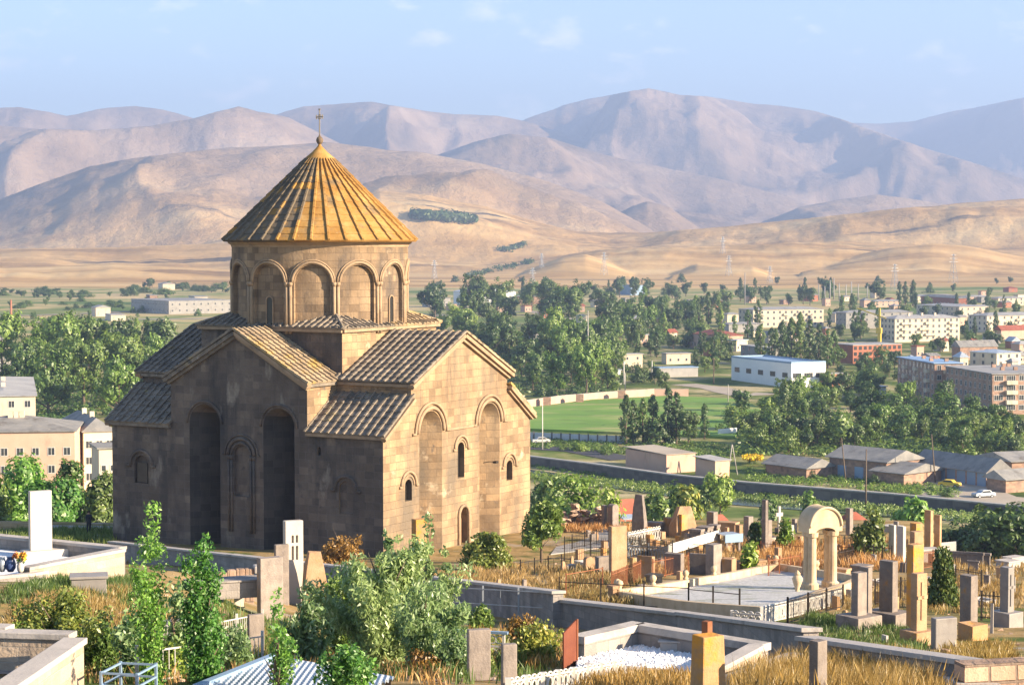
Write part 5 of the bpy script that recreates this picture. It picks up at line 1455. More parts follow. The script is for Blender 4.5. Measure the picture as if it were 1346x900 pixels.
# dark low kerb of the plot next to the wall
pbox(800,806,812,792,770,'tuff','sand coloured square corner block left of the cream plot', az=30)
lattice_fence([at(1001,822), at(1060,806), at(1108,792)], .62, 'white cast fence with scalloped top in front of the arch', cell=.3)
lattice_fence([at(962,822), at(1001,825)], .5, 'short white scalloped fence panel left of the fence before the arch', cell=.3)
iron_fence(1035,822,1108,800,.9,'black iron fence in the grass below the white fence', step=.25, posts=4)
iron_fence(735,838-45,905,845-42,1.05,'thin iron rail fence along the top of the long wall', posts=4, step=40, rails=(.1,.85), spikes=False)
iron_fence(905,803,972,812,1.0,'iron rail fence with two posts behind the lower wall stretch', posts=3, step=40, rails=(.1,.85), spikes=False)
iron_fence(744,785,792,775,1.0,'rusty handrail of the little gate by the wall step', m='rust', posts=2, step=.5, rails=(.1,1.), spikes=False)
iron_fence(804,783,842,765,1.05,'brown iron fence beside the tall square pillar', m='rust', posts=3, step=.16)
iron_fence(742,738,812,742,1.5,'spiked black iron fence left of the tall square pillar', step=.2, posts=3)
iron_fence(684,760,738,752,.9,'low dark wire fence below the tree by the church', step=.9, posts=4, spikes=False)
iron_fence(822,735,884,748,1.5,'black iron fence right of the tall square pillar', step=.2, posts=3)
iron_fence(1136,742,1172,745,1.2,'black iron fence behind the thick stele', step=.25, posts=4)
iron_fence(1290,815,1322,818,1.0,'iron fence between grey stele and the stepped base stele', step=.2, posts=3)
iron_fence(1150,795,1200,790,1.0,'iron fence running behind the thick stele base', step=.22, posts=4)
iron_fence(1085,735,1120,738,1.0,'rusty fence among dry grass behind the arch', m='rust', step=.22, posts=3)
iron_fence(1000,730,1058,735,.9,'rusty fence left of the arch among dry grass', m='rust', step=.22, posts=4)
iron_fence(884,733,930,738,1.1,'thin iron fence under the white canopy fence', step=.22, posts=3)
# middle graves
stele(801,804,825,757,692,'tuff','tall square pillar with an orange top standing alone mid slope', az=26, tmax=1.0)
pbox(783,786,804,755,732,'basalt','grey tomb right behind the foot of the tall square pillar', az=25, lid=False)
stele(767,770,783,752,732,'tuff','small round topped stone left of the tall square pillar', az=25, top='round')
stele(790,793,799,738,721,'tuff_lichen','little orange post stone behind the spiked fence', az=35)
stele(838,857,862,760,731,'tuff','dark red brown headstone seen from its shaded side', az=62, top='slant')
stele(874,895,901,756,728,'basalt','dark square headstone with a lit right edge', az=64)
stele(908,929,932,755,728,'basalt','wide dark headstone joined to a taller pillar', az=70, tmax=1.3)
stele(929,938,951,757,716,'basalt','grey pillar right beside the wide dark headstone', az=45)
stele(950,962,970,757,735,'tuff','dark low headstone right of the grey pillar', az=62)
pbox(968,972,1009,752,738,'tuff','long pinkish stone slab behind the cream border', az=22)
pbox(850,862,872,772,756,'tuff','low dark tomb with a sloping lid behind the cream plot border', az=50)
stele(830,846,853,706,648,'basalt','tallest jagged leaning basalt stone near the paved terrace', az=58, top='rough')
stele(830.5,847,853,704,655,'basalt','massive lower half of the jagged stone, slightly broader', az=60, top='taper') if False else None
stele(848,851,859,706,693,'tuff_lichen','small orange cube stone at the foot of the jagged stone', az=35)
pbox(851,869,875,704,687,'basalt','dark box tomb right of the jagged stone', az=62)
stele(873,886,892,704,681,'tuff','brown block headstone left of the big rough rock', az=58)
stele(881,888,918,706,666,'tuff','big rough brown rock monument with a peaked top', az=26, top='rough')
stele(890,896,905,706,676,'tuff_lichen','orange rock slab leaning before the big rough rock', az=40, top='slant')
pbox(907,921,927,712,696,'basalt','first of three dark tombs in front of the big rock', az=60)
pbox(917,930,939,708,693,'basalt','second of three dark tombs, behind and right of the first', az=60)
pbox(932,942,948,706,690,'basalt','third of three dark tombs, nearest the red roofed cottage', az=60)
stele(930,938,945,700,673,'basalt','dark grey headstone in front of the red roofed cottage', az=50)
pbox(945,966,973,700,687,'tuff','dark long tomb with brown end behind the canopy bench', az=62)
stele(979,984,992,712,679,'basalt','grey stele left of the dark little conifer', az=40)
stele(968,972,978,716,690,'tuff','brown post stone between canopy bench and grey stele', az=40)
stele(1001,1005,1017,724,684,'basalt','square stele carrying a narrower rounded upper stone', az=35)
stele(1003,1006,1012,726,657,'basalt','narrow rounded stone rising above the square stele', az=35, top='round')
P = at(1024, 700)
e = empty('stone_cross', P, R(35), 'slender pale grey stone cross behind the square stele', 'cross')
h = ztop(P, 665); c = MB(); c.box(-.1,.1,-.07,.07,-.2,h); c.box(-.32,.32,-.068,.068,h*.62,h*.76); c.build('cross', M['pale_stone'], e, bevel=.02); MB().box(-.25,.25,-.2,.2,-.3,h*.2).build('base', M['basalt'], e, bevel=.02)
stele(799,805,814,694,663,'basalt','dark carved round topped stone at the edge of the terrace', az=40, top='round')
stele(791,794,799,693,664,'basalt','slim square stele left of the round topped dark stone', az=40)
stele(1057,1061,1068,760,737,'tuff','brown stump stone between arch columns and dry grass', az=40)
pbox(1094,1112,1121,762,748,'tuff','dark long tomb right behind the arch columns', az=55)
pbox(1122,1136,1150,756,744,'basalt','dark tomb in the golden grass right of the arch', az=48)
stele(1138,1142,1148,758,745,'tuff_lichen','stubby orange block behind the thin dark stele', az=38)
stele(1034,1037,1046,712,690,'pale_stone','white square enclosure stone left of the arch head', az=25)
stele(1020,1023,1030,742,720,'tuff','brown block stone in dry grass left of the arch', az=35)
stele(1150,1153,1160,722,703,'basalt','small dark post stone right of the round bush', az=40)
pbox(1160,1172,1190,700,692,'cap_stone','pale flat slab behind the slender steles', az=35)
pbox(1126,1150,1172,732,724,'cap_stone','pale flat tomb lying right of the arch behind the grass', az=35)
stele(540,547,560,737,683,'tuff_lichen','golden pillar with a dark left face beside the church corner', az=30)
# white lattice canopy fences
lattice_fence([at(826,719), at(868,710)], 1.0, 'far white lattice fence beyond the black iron fence', cell=.4)
lattice_fence([at(826,738), at(880,741)], 1.15, 'dark side of the white lattice enclosure above the headstones', m='grey_metal', cell=.35, scallop=False)
# solid white band of the enclosure
A_, B_ = at(878,742), at(946,722)
e = empty('grave_canopy', A_, 0, 'long white panel band of a grave enclosure above dark headstones', 'grave enclosure')
v = B_-A_; v.z = hfun(B_.x,B_.y)-A_.z; h0 = ztop(A_, 716); 
mb = MB(); mb.bar((0,0,h0-.28), v+Vector((0,0,h0-.15)), .06, .62); mb.build('panel', M['white_paint'], e)
for t_ in (0,.33,.66,1): p = v*t_; MB().box(p.x-.04,p.x+.04,p.y-.04,p.y+.04,p.z-.3,p.z+h0-.4).build('post', M['iron'], e)
P, a, wr, wl, h = framed(949,955,976,727,697,24)
e = empty('grave_canopy', P, a, 'small blue grey canopy over a stone bench among the graves', 'canopy')
MB().box(-.1,wr+.1,0,1.3,h-.35,h-.3).build('roof_sheet', M['grey_metal'], e); MB().box(-.12,wr+.12,-.05,0,h-.8,h-.25).build('fascia', M['blue_metal'], e)
for x in (.05, wr-.1):
    for y in (.1, 1.15): MB().box(x-.05,x+.08,y-.05,y+.08,-.3,h-.34).build('post', M['basalt'], e)
MB().box(.2,wr-.2,.4,.9,-.2,.45).build('bench', M['tuff'], e, bevel=.02)
lattice_fence([at(1236,730), at(1264,719)], .9, 'white ornate fence between the brown pair and the orange stele', cell=.4)
pbox(1206,1212,1240,738,722,'cap_stone','pale stone wall block below the white ornate fence', az=20)
# smaller graves filling the slope
LK = [('basalt','flat','dark grey'),('tuff','flat','brown'),('tuff_lichen','slant','orange tinged'),('basalt','round','round topped grey'),('tuff','rough','rough brown'),('basalt_smooth','flat','smooth grey')]
for (xm, yb, hpx, wpx, k, where) in ((760,735,13,12,1,'between the terrace and the spiked fence'),(778,712,10,10,0,'at the near edge of the paved terrace'),(745,752,9,18,5,'low by the tree at the church corner'),
    (826,760,14,10,2,'right of the tall square pillar foot'),(842,778,9,14,0,'behind the first ball finials'),(868,748,14,9,3,'between the two dark square headstones'),(894,762,11,12,1,'just before the wide dark headstone'),
    (917,716,12,9,4,'behind the white panel band'),(955,712,13,9,0,'left of the canopy bench'),(962,742,10,12,4,'in the weeds below the canopy bench'),(1012,742,12,10,1,'under the square stele'),(985,735,12,8,3,'below the dark little conifer'),
    (1045,700,18,7,0,'left of the arch behind the weeds'),(1052,718,13,9,1,'left beside the arch head'),(1090,716,20,8,0,'seen through the arch'),(1100,728,12,12,1,'right beside the arch column'),(1130,738,14,9,2,'in the golden weeds before the olive bush'),
    (1150,745,16,8,5,'between golden weeds and iron fence'),(1160,712,18,7,1,'right of the olive bush, slim'),(1140,700,16,7,3,'behind the olive bush'),(1190,752,12,12,0,'below the slender pale steles'),(1226,742,14,9,1,'below the brown pair'),
    (1250,752,10,14,5,'left of the pale grass slope'),(1300,772,16,9,0,'in the pale grass near the right edge'),(1316,760,14,8,1,'uphill in the pale grass, slim'),(1334,778,20,8,5,'behind the stepped base stele'),(1260,712,14,6,2,'beside the single narrow orange stele'),
    (1180,800,16,8,1,'behind the thick stele base'),(1112,812,10,12,4,'beside the fallen rounded stone'),(1075,800,9,12,0,'in front of the arch plinth'),(1246,862,8,14,1,'in the low golden grass by the wall'),
    (870,708,9,9,1,'next to the dark box tomb'),(812,712,10,8,3,'on the right border of the terrace'),(836,745,12,8,5,'behind the black iron fence, left part'),(888,722,9,10,4,'under the white panel band, left end'),(940,738,10,9,2,'under the right end of the white panel band')):
    mt_, tp_, wd = LK[k]
    stele(xm-wpx*.3, xm, xm+wpx*.7, yb, yb-hpx, mt_, f'small {wd} gravestone {where}', az=35+(xm%17), top=tp_)
rgm = random.Random(55)
for (x0_, x1_, y0_, y1_, n_, where) in ((1085,1235,700,742,16,'in the crowded rows behind the arch'),(850,1010,698,745,14,'in the crowded rows before the red roofed cottage'),(738,860,704,760,10,'on the slope around the black iron fences'),(1100,1340,760,812,10,'between the tall front steles'),(640,735,772,800,3,'in the dry grass below the church corner')):
    put_ = []
    for _ in range(400):
        x_, y_ = rgm.uniform(x0_, x1_), rgm.uniform(y0_, y1_)
        if len(put_) < n_ and all(abs(x_-a)+1.5*abs(y_-b) > 13 for a, b in put_): put_.append((x_, y_))
    for x_, y_ in put_:
        w_, h_ = rgm.uniform(6, 12), rgm.uniform(8, 17)*(1 if y_ < 760 else 1.2); mt_, tp_, wd = rgm.choice(LK)
        stele(x_-w_*.35, x_, x_+w_*.65, y_, y_-h_, mt_, 'small worn gravestone '+where, az=rgm.uniform(28,52), top=tp_, group='small gravestones '+where)
for (xm, yb, wpx, where) in ((770,745,34,'right of the church corner tree'),(925,770,40,'behind the cream border, middle'),(1080,745,36,'behind the arch in the weeds'),(1215,765,30,'before the slender pale steles'),(1160,770,34,'left of the conifer bush, uphill'),(1295,795,40,'right of the conifer bush'),(870,730,34,'under the white lattice enclosure'),(1010,712,30,'behind the square stele')):
    P, a, wr, wl, h = framed(xm-wpx*.45, xm, xm+wpx*.55, yb, yb-5, 32)
    e = empty('grave_kerb', P, a, 'low rectangular grave kerb '+where, 'grave kerb'); wl = min(wl, 3.2); wr = min(wr, 3.0)
    k = MB()
    for (a0_,b0_,c0_,d0_) in ((0,wr,0,.14),(0,wr,wl-.14,wl),(0,.14,.142,wl-.142),(wr-.14,wr,.142,wl-.142)): k.box(a0_,b0_,c0_,d0_,-.3,h)
    k.build('kerb', M['cap_stone'], e); MB().box(.14,wr-.14,.14,wl-.14,-.3,h*.45).build('soil', M['dust_road'], e)
# paved terrace and ruin wall
tp = [at(724,729), at(822,716), at(815,693), at(752,690)]
e = MB().add([(p.x,p.y,hfun(p.x,p.y)+.06) for p in tp]+[(p.x,p.y,hfun(p.x,p.y)-.5) for p in tp], [(0,1,2,3),(0,1,5,4),(1,2,6,5),(2,3,7,6),(3,0,4,7)]).build('terrace', M['paving'], None)
tag(e, kind='structure')
rg = random.Random(8)
P0, P1 = at(722,693), at(796,692)
e = empty('ruined_wall', P0, 0, 'ruined wall of loose pinkish field stones behind the terrace', 'wall')
h0 = ztop(P0, 664); mb = MB()
d = P1-P0; L = d.length
for k in range(230):
    t = rg.random(); hh = h0*(.62+.38*math.sin(t*9+1)*math.sin(t*23)); z = rg.uniform(-.2, 1)*hh; s = rg.uniform(.14,.36)
    c = Vector((d.x*t, d.y*t+rg.uniform(-.3,.4), z + (hfun(P0.x+d.x*t,P0.y+d.y*t)-P0.z)))
    mb.hull([c+Vector((rg.uniform(-1,1)*s*1.3, rg.uniform(-1,1)*s, rg.uniform(-1,1)*s*.8)) for _ in range(9)])
mb.build('stones', M['rubble_stone'], e)
# pavement strip beside the church, left
tp = [gp(60,151), gp(150,149), gp(150,143), gp(95,141)]
pth = MB().add([(p.x,p.y,hfun(p.x,p.y)+.05) for p in tp]+[(p.x,p.y,hfun(p.x,p.y)-.4) for p in tp], [(0,1,2,3),(0,1,5,4),(1,2,6,5),(2,3,7,6),(3,0,4,7)]).build('path', M['paving'], None); tag(pth, kind='structure')

# ---- grasses
grass('dry_grass', 'grass_gold', [([(962,897),(1228,893),(1195,868),(1050,866)], 13000), ([(985,920),(1240,920),(1228,893),(962,897)], 5000)], 0, .42, 'tall golden dry grass in the kerbed plot at the bottom right', w=.005, seed=1)
grass('dry_grass', 'grass_gold', [([(745,912),(905,912),(900,892),(800,890)], 3000)], 0, .30, 'golden grass between white cast fence and orange topped pillar', w=.008, seed=2)
grass('dry_grass', 'grass_gold', [([(130,737),(500,778),(500,745),(145,712)], 5200)], 0, .45, 'strip of golden grass between the long wall and the shaded church front', w=.02, seed=3)
grass('dry_grass', 'grass_dry', [([(600,775),(830,800),(800,752),(610,742)], 5200)], 0, .45, 'dry grass behind the long wall below the lit church front', w=.018, seed=4)
grass('dry_grass', 'grass_gold', [([(1000,742),(1185,752),(1180,712),(1010,716)], 7500)], 0, .75, 'golden brown weeds around the far side of the arch', w=.025, seed=5)
grass('dry_grass', 'grass_dry', [([(1225,790),(1350,800),(1350,732),(1240,728)], 6500)], 0, .45, 'pale dry grass on the slope at the right edge', w=.025, seed=6)
grass('dry_grass', 'grass_gold', [([(1225,872),(1330,868),(1330,845),(1240,850)], 3000)], 0, .28, 'low golden grass before the leaning headstone slab', w=.01, seed=7)
grass('green_grass', 'grass_green', [([(1050,845),(1215,868),(1215,835),(1060,805)], 6500)], 0, .30, 'green grass between the lowest wall and the front steles', w=.012, seed=8)
grass('dry_grass', 'grass_dry', [([(820,765),(1010,745),(1000,712),(830,716)], 6500)], 0, .5, 'dry weeds between the middle headstones', w=.022, seed=9)
grass('dry_grass', 'grass_dry', [([(110,900),(600,900),(590,800),(170,800)], 9000)], 0, .35, 'dry undergrowth among the foreground saplings', w=.012, seed=10)
grass('green_grass', 'grass_green', [([(110,900),(720,900),(700,830),(150,780)], 9000)], 0, .35, 'green weeds among the foreground saplings', w=.012, seed=11)
grass('green_grass', 'grass_green', [([(0,716),(150,716),(150,694),(0,700)], 5000)], 0, .5, 'green grass under the bushes left of the church', w=.03, seed=12)
grass('dry_grass', 'grass_gold', [([(690,700),(830,700),(830,692),(690,694)], 1500)], 0, .5, 'yellow grass in front of the ruined wall', w=.03, seed=13)

grass('dry_grass', 'grass_dry', [([(-10,840),(170,845),(170,775),(40,800)], 7000)], 0, .30, 'dry weeds below the red gravel plot', w=.010, seed=21)
grass('green_grass', 'grass_green', [([(280,860),(740,880),(720,835),(280,790)], 9000)], 0, .42, 'green weeds between the long wall and the feathery shrub', w=.012, seed=22)
grass('dry_grass', 'grass_gold', [([(600,880),(745,880),(735,835),(610,830)], 4000)], 0, .35, 'golden weeds around the scrollwork railing', w=.010, seed=23)
grass('dry_grass', 'grass_dry', [([(735,790),(830,800),(860,770),(740,745)], 4500)], 0, .45, 'tall dry grass around the foot of the tall square pillar', w=.016, seed=24)
grass('dry_grass', 'grass_dry', [([(1060,800),(1340,815),(1330,765),(1100,765)], 7000)], 0, .32, 'sparse dry grass between the front steles', w=.014, seed=25)
grass('green_grass', 'grass_green', [([(-10,800),(170,800),(190,755),(60,765)], 6000)], 0, .28, 'short green weeds at the foot of the tan wall', w=.010, seed=26)
grass('dry_grass', 'grass_dry', [([(560,770),(700,782),(700,760),(560,752)], 2500)], 0, .35, 'dry grass on the slope just below the church door', w=.018, seed=27)
mb = MB(); rgs = random.Random(9)
for _ in range(520):
    px_, py_ = rgs.choice(((rgs.uniform(690,1340), rgs.uniform(715,850)), (rgs.uniform(130,720), rgs.uniform(770,900))))
    p = at(px_, py_); s_ = rgs.uniform(.03,.13); mb.hull([p+Vector((rgs.uniform(-1,1)*s_*1.4, rgs.uniform(-1,1)*s_*1.2, rgs.uniform(-.3,1)*s_*.8)) for _ in range(8)])
tag(mb.build('rubble', M['rubble_stone'], None, uv=None), 'loose stones scattered over the graveyard soil', 'stones', kind='stuff')
# ---- plants of the foreground
single_tree(198, 915, 662, 40, 'twig', 'leaf_bright', 'tallest slim sapling with pale leaf tips, left of the pair', name='sapling', n=170, per=36, lsize=.042, crad=.16, Y=34, seed=3, up=.3)
single_tree(266, 915, 700, 52, 'twig', 'leaf_bright', 'bright green bushy sapling, right of the slim pale one', name='sapling', n=250, per=42, lsize=.042, crad=.17, Y=34, seed=4, up=.3)
single_tree(228, 905, 745, 18, 'twig', 'leaf_feather', 'thin grey green shoots between the two saplings', name='shrub', cat='shrub', n=60, per=26, lsize=.06, crad=.16, Y=38, seed=44)
single_tree(166, 905, 785, 28, 'spray', 'leaf_feather', 'grey green leafy shoots at the foot of the slim sapling', name='shrub', cat='shrub', n=70, per=30, lsize=.06, crad=.18, Y=37, seed=5)
single_tree(362, 910, 770, 40, 'twig', 'leaf_bright', 'thin young light green tree in front of the metal roof', name='sapling', n=70, per=26, lsize=.045, crad=.13, Y=31, seed=6, up=.4)
single_tree(452, 915, 832, 40, 'spray', 'leaf_bright', 'light green bush in front of the corrugated metal roof', name='shrub', cat='shrub', n=150, per=46, lsize=.045, crad=.16, Y=31, seed=7)
single_tree(500, 915, 672, 112, 'spray', 'leaf_feather', 'huge feathery grey green shrub in the middle foreground', name='shrub', cat='shrub', n=600, per=60, lsize=.045, crad=.25, Y=44, seed=8, up=.5, aspect=3)
single_tree(452, 880, 738, 72, 'spray', 'leaf_mid', 'dark green bush at the left flank of the feathery shrub', name='shrub', cat='shrub', n=240, per=40, lsize=.065, crad=.25, Y=47, seed=18, up=.3)
single_tree(556, 915, 735, 58, 'spray', 'leaf_feather', 'upright feathery branches at the right flank of the feathery shrub', name='shrub', cat='shrub', n=260, per=44, lsize=.045, crad=.24, Y=41, seed=19, up=.6, aspect=3)
single_tree(405, 915, 770, 40, 'spray', 'leaf_feather', 'loose pale shoots just left of the light green bush', name='shrub', cat='shrub', n=100, per=34, lsize=.055, crad=.2, Y=42, seed=29, up=.5, aspect=3)
for k, (px, yt, yb) in enumerate(((507,672,760),(562,668,770),(524,690,775),(585,688,780))):
    single_tree(px, yb, yt, 9, 'twig', 'leaf_feather', ['thin leafy shoot left of the golden pillar','thin leafy shoot right of the golden pillar','second shoot just left of the golden pillar','feathery shoot before the church door'][k], name='shoot', cat='shoot', n=36, per=20, lsize=.09, crad=.14, Y=62, seed=30+k, up=.5)
single_tree(75, 905, 768, 90, 'spray', 'leaf_yellow', 'wide yellow green shrub at the lower left below the white gravel plot', name='shrub', cat='shrub', n=380, per=56, lsize=.047, crad=.22, Y=38, seed=9)
single_tree(712, 905, 806, 36, 'spray', 'leaf_yellow', 'yellowish conical bush beside the rusty metal plate', name='shrub', cat='shrub', n=170, per=44, lsize=.055, crad=.19, Y=45, seed=10, up=.5)
single_tree(690, 880, 795, 26, 'spray', 'leaf_rust', 'rusty brown dry bush behind the yellowish conical bush', name='shrub', cat='shrub', n=80, per=36, lsize=.055, crad=.2, Y=49, seed=11, up=.7)
single_tree(632, 838, 800, 20, 'bush', 'leaf_mid', 'small dark green bush behind the scrollwork railing', name='shrub', cat='shrub', n=50, per=36, lsize=.08, crad=.22, Y=66, seed=12)
single_tree(630, 893, 850, 26, 'spray', 'leaf_yellow', 'weedy green growth before the olive brown slab', name='shrub', cat='shrub', n=60, per=34, lsize=.055, crad=.16, Y=42, seed=13, up=.6)
single_tree(449, 770, 697, 40, 'spray', 'leaf_rust', 'orange brown bush in front of the shaded church wall', name='shrub', cat='shrub', n=150, per=34, lsize=.11, crad=.35, Y=112, seed=14, up=.4)
single_tree(645, 752, 704, 38, 'bush', 'leaf_yellow', 'round olive bush below the lit church front', name='shrub', cat='shrub', n=150, per=44, lsize=.12, crad=.38, Y=112, seed=15)
single_tree(712, 738, 655, 37, 'broad', 'leaf_mid', 'small green tree beside the right corner of the church', n=120, per=44, lsize=.15, crad=.42, Y=122, seed=16)
single_tree(1243, 820, 726, 20, 'cone', 'leaf_cypress', 'yellow green conifer bush behind the leaning headstone slab', name='conifer', cat='conifer', n=210, per=40, lsize=.09, crad=.26, Y=78, seed=17, up=.9)
single_tree(993, 724, 690, 11, 'cone', 'leaf_dark', 'dark little conifer beside the square stele', name='conifer', cat='conifer', n=60, per=30, lsize=.15, crad=.35, seed=20, up=.6)
single_tree(1148, 722, 675, 24, 'bush', 'leaf_yellow', 'round olive bush behind the golden weeds right of the arch', name='shrub', cat='shrub', n=110, per=34, lsize=.18, crad=.5, Y=128, seed=21)
single_tree(1034, 715, 683, 9, 'bush', 'leaf_light', 'small green bush right of the stone cross', name='shrub', cat='shrub', n=40, per=26, lsize=.18, crad=.4, Y=135, seed=22)
single_tree(1198, 760, 654, 21, 'broad', 'leaf_bright', 'bright green round tree behind the brown headstones', n=120, per=34, lsize=.32, crad=.8, Y=185, seed=23)
single_tree(986, 752, 716, 10, 'bush', 'leaf_light', 'green tuft in front of the canopy bench', name='shrub', cat='shrub', n=30, per=26, lsize=.16, crad=.35, seed=24)
for px, yb, yt, hw, lf, lab in ((128,912,812,30,'leaf_mid','dark leafy bush between the wide shrub and the slim sapling'),(308,915,812,26,'leaf_feather','pale green shoots left of the corrugated roof'),(222,918,830,28,'leaf_light','light green undergrowth bush between the sapling feet'),(20,905,800,34,'leaf_light','light green end of the wide shrub at the left edge'),(600,915,820,26,'leaf_feather','feathery low shoots right of the big shrub'),(556,918,850,30,'leaf_rust','brown dry bush at the foot of the big shrub')):
    single_tree(px, yb, yt, hw, 'spray', lf, lab, name='shrub', cat='shrub', n=100, per=40, lsize=.046, crad=.19, Y=38 if px < 400 else 40, seed=300+px, up=.4)
for k, (x0, y0, x1, y1, lab) in enumerate(((752,722,800,712,'low iron fence along the paved terrace'),(858,762,905,752,'rusty fence before the two dark square headstones'),(905,742,945,748,'iron fence around the grey pillar grave'),(1085,752,1122,742,'iron fence round the dark tomb behind the arch'),(1196,752,1240,744,'black grave fence before the brown pair'),(1240,770,1290,780,'grave fence in the pale dry grass'),(1110,725,1150,716,'iron fence left of the olive bush'),(1010,760,1052,752,'low black fence inside the weeds left of the arch'))):
    iron_fence(x0, y0, x1, y1, 1.0, lab, m='rust' if k % 3 == 1 else 'iron', step=.2, posts=4)
# person on the path
def person(P, rz, H, label):
    e = empty('person', P, rz, label, 'person')
    J = {'pelvis':(0,0,.52),'spine':(0,.0,.66),'chest':(0,.01,.77),'neck':(0,.02,.845),'head':(0,.045,.90),'top':(0,.04,.965),
         'shl':(-.105,0,.81),'ell':(-.14,-.04,.66),'hal':(-.12,.04,.53),'fl':(-.12,.055,.48),'shr':(.105,0,.81),'elr':(.14,.02,.66),'har':(.13,.10,.55),'fr':(.13,.12,.505),
         'hil':(-.052,0,.50),'knl':(-.06,.06,.28),'anl':(-.06,-.03,.045),'tol':(-.06,.06,.02),'hir':(.052,0,.50),'knr':(.06,.03,.28),'anr':(.06,.10,.05),'tor':(.06,.19,.03)}
    rad = {'pelvis':(.09,.065),'spine':(.08,.06),'chest':(.095,.065),'neck':(.032,.032),'head':(.05,.056),'top':(.04,.045),'shl':(.042,.042),'ell':(.028,.028),'hal':(.02,.02),'fl':(.016,.022),'shr':(.042,.042),'elr':(.028,.028),'har':(.02,.02),'fr':(.016,.022),
           'hil':(.062,.062),'knl':(.042,.042),'anl':(.026,.026),'tol':(.022,.018),'hir':(.062,.062),'knr':(.042,.042),'anr':(.026,.026),'tor':(.022,.018)}
    E = [('pelvis','spine'),('spine','chest'),('chest','neck'),('neck','head'),('head','top'),('chest','shl'),('shl','ell'),('ell','hal'),('hal','fl'),('chest','shr'),('shr','elr'),('elr','har'),('har','fr'),('pelvis','hil'),('hil','knl'),('knl','anl'),('anl','tol'),('pelvis','hir'),('hir','knr'),('knr','anr'),('anr','tor')]
    ks = list(J); me = bpy.data.meshes.new('body'); me.from_pydata([tuple(c*H for c in J[k]) for k in ks], [(ks.index(a), ks.index(b)) for a, b in E], [])
    o = ob('body', me, e)
    md = o.modifiers.new('skin', 'SKIN')
    for i, k in enumerate(ks): me.skin_vertices[0].data[i].radius = (rad[k][0]*H, rad[k][1]*H); me.skin_vertices[0].data[i].use_root = (k == 'pelvis')
    o.modifiers.new('sub', 'SUBSURF').levels = 1; o.modifiers['sub'].render_levels = 1
    bpy.context.view_layer.update(); dg = bpy.context.evaluated_depsgraph_get()
    m2 = bpy.data.meshes.new_from_object(o.evaluated_get(dg)); o.modifiers.clear(); o.data = m2
    m2.materials.clear(); m2.materials.append(M['dark_cloth']); m2.materials.append(M['skin'])
    for p in m2.polygons:
        z = p.center.z/H; p.material_index = 1 if z > .855 or (z < .56 and abs(p.center.x) > .11*H) else 0
        p.use_smooth = True
    MB().lathe([(.035*H,.93*H),(.058*H,.935*H),(.062*H,.955*H),(.05*H,.985*H),(.02*H,1.0*H)], 12, (0,.03*H,0)).build('hair', M['hair_dark'], e, smooth=True)
    MB().box(-.03*H,.03*H,.13*H,.15*H,.50*H,.60*H).build('bag', M['dark_cloth'], e, bevel=.01)
    return e
person(gp(114,144), R(35), 1.66, 'person in dark clothes walking along the path left of the church')
# ------------------------------------------------------------------ beyond the hill
def win_mesh(w, h, frame='white_paint', bars=1):
    mb = MB(); mb.mi = 0; mb.box(0,w,-.03,.05,0,h); mb.mi = 1
    t = .09
    mb.box(-t*.3,t,-.07,-.028,-t*.3,h+t*.3); mb.box(w-t,w+t*.3,-.07,-.028,-t*.3,h+t*.3); mb.box(t+.002,w-t-.002,-.07,-.028,h-t,h+t*.3); mb.box(t+.002,w-t-.002,-.07,-.028,-t*.3,t)
    for k in range(bars): x = w*(k+1)/(bars+1); mb.box(x-.04,x+.04,-.065,-.027,t+.002,h-t-.002)
    o = mb.build('window', [M['glass'], M[frame]], None); me = o.data; bpy.data.objects.remove(o); return me
WM = {'std': win_mesh(1.3,1.5), 'wide': win_mesh(2.6,1.5,bars=3), 'small': win_mesh(.9,1.1,bars=0), 'hall': win_mesh(3.2,1.6,frame='sheet_grey',bars=3), 'hole': None}
mb = MB(); mb.box(0,1,-.02,.05,0,1); o = mb.build('window', [M['dark_glass']], None); WM['hole'] = o.data; bpy.data.objects.remove(o)  # dark panel painted as the shade inside an open storey
WSZ = {'std':(1.3,1.5),'wide':(2.6,1.5),'small':(.9,1.1),'hall':(3.2,1.6),'hole':(1,1)}
balm = MB(); balm.mi = 0; balm.box(-.3,2.9,-1.1,.0,-.12,0); balm.box(-.3,2.9,-1.1,-1.02,0,.95); balm.box(-.3,-.22,-1.02,0,0,.95); balm.box(2.82,2.9,-1.02,0,0,.95)
o = balm.build('balcony', [M['plaster_cream']], None); BALM = o.data; bpy.data.objects.remove(o)
def put(e, me, face, u, z, wl, wr, sc=None, name='window'):
    """face 'r': y = 0 plane, u along x.  face 'l': x = 0 plane, u along y (from the near corner)"""
    o = ob(name, me, e)
    if face == 'r': o.location = (u, 0, z)
    else: o.location = (0, u, z); o.rotation_euler = (0,0,-math.pi/2); o.location.y = u
    if sc: o.scale = (sc[0], 1, sc[1])
    return o
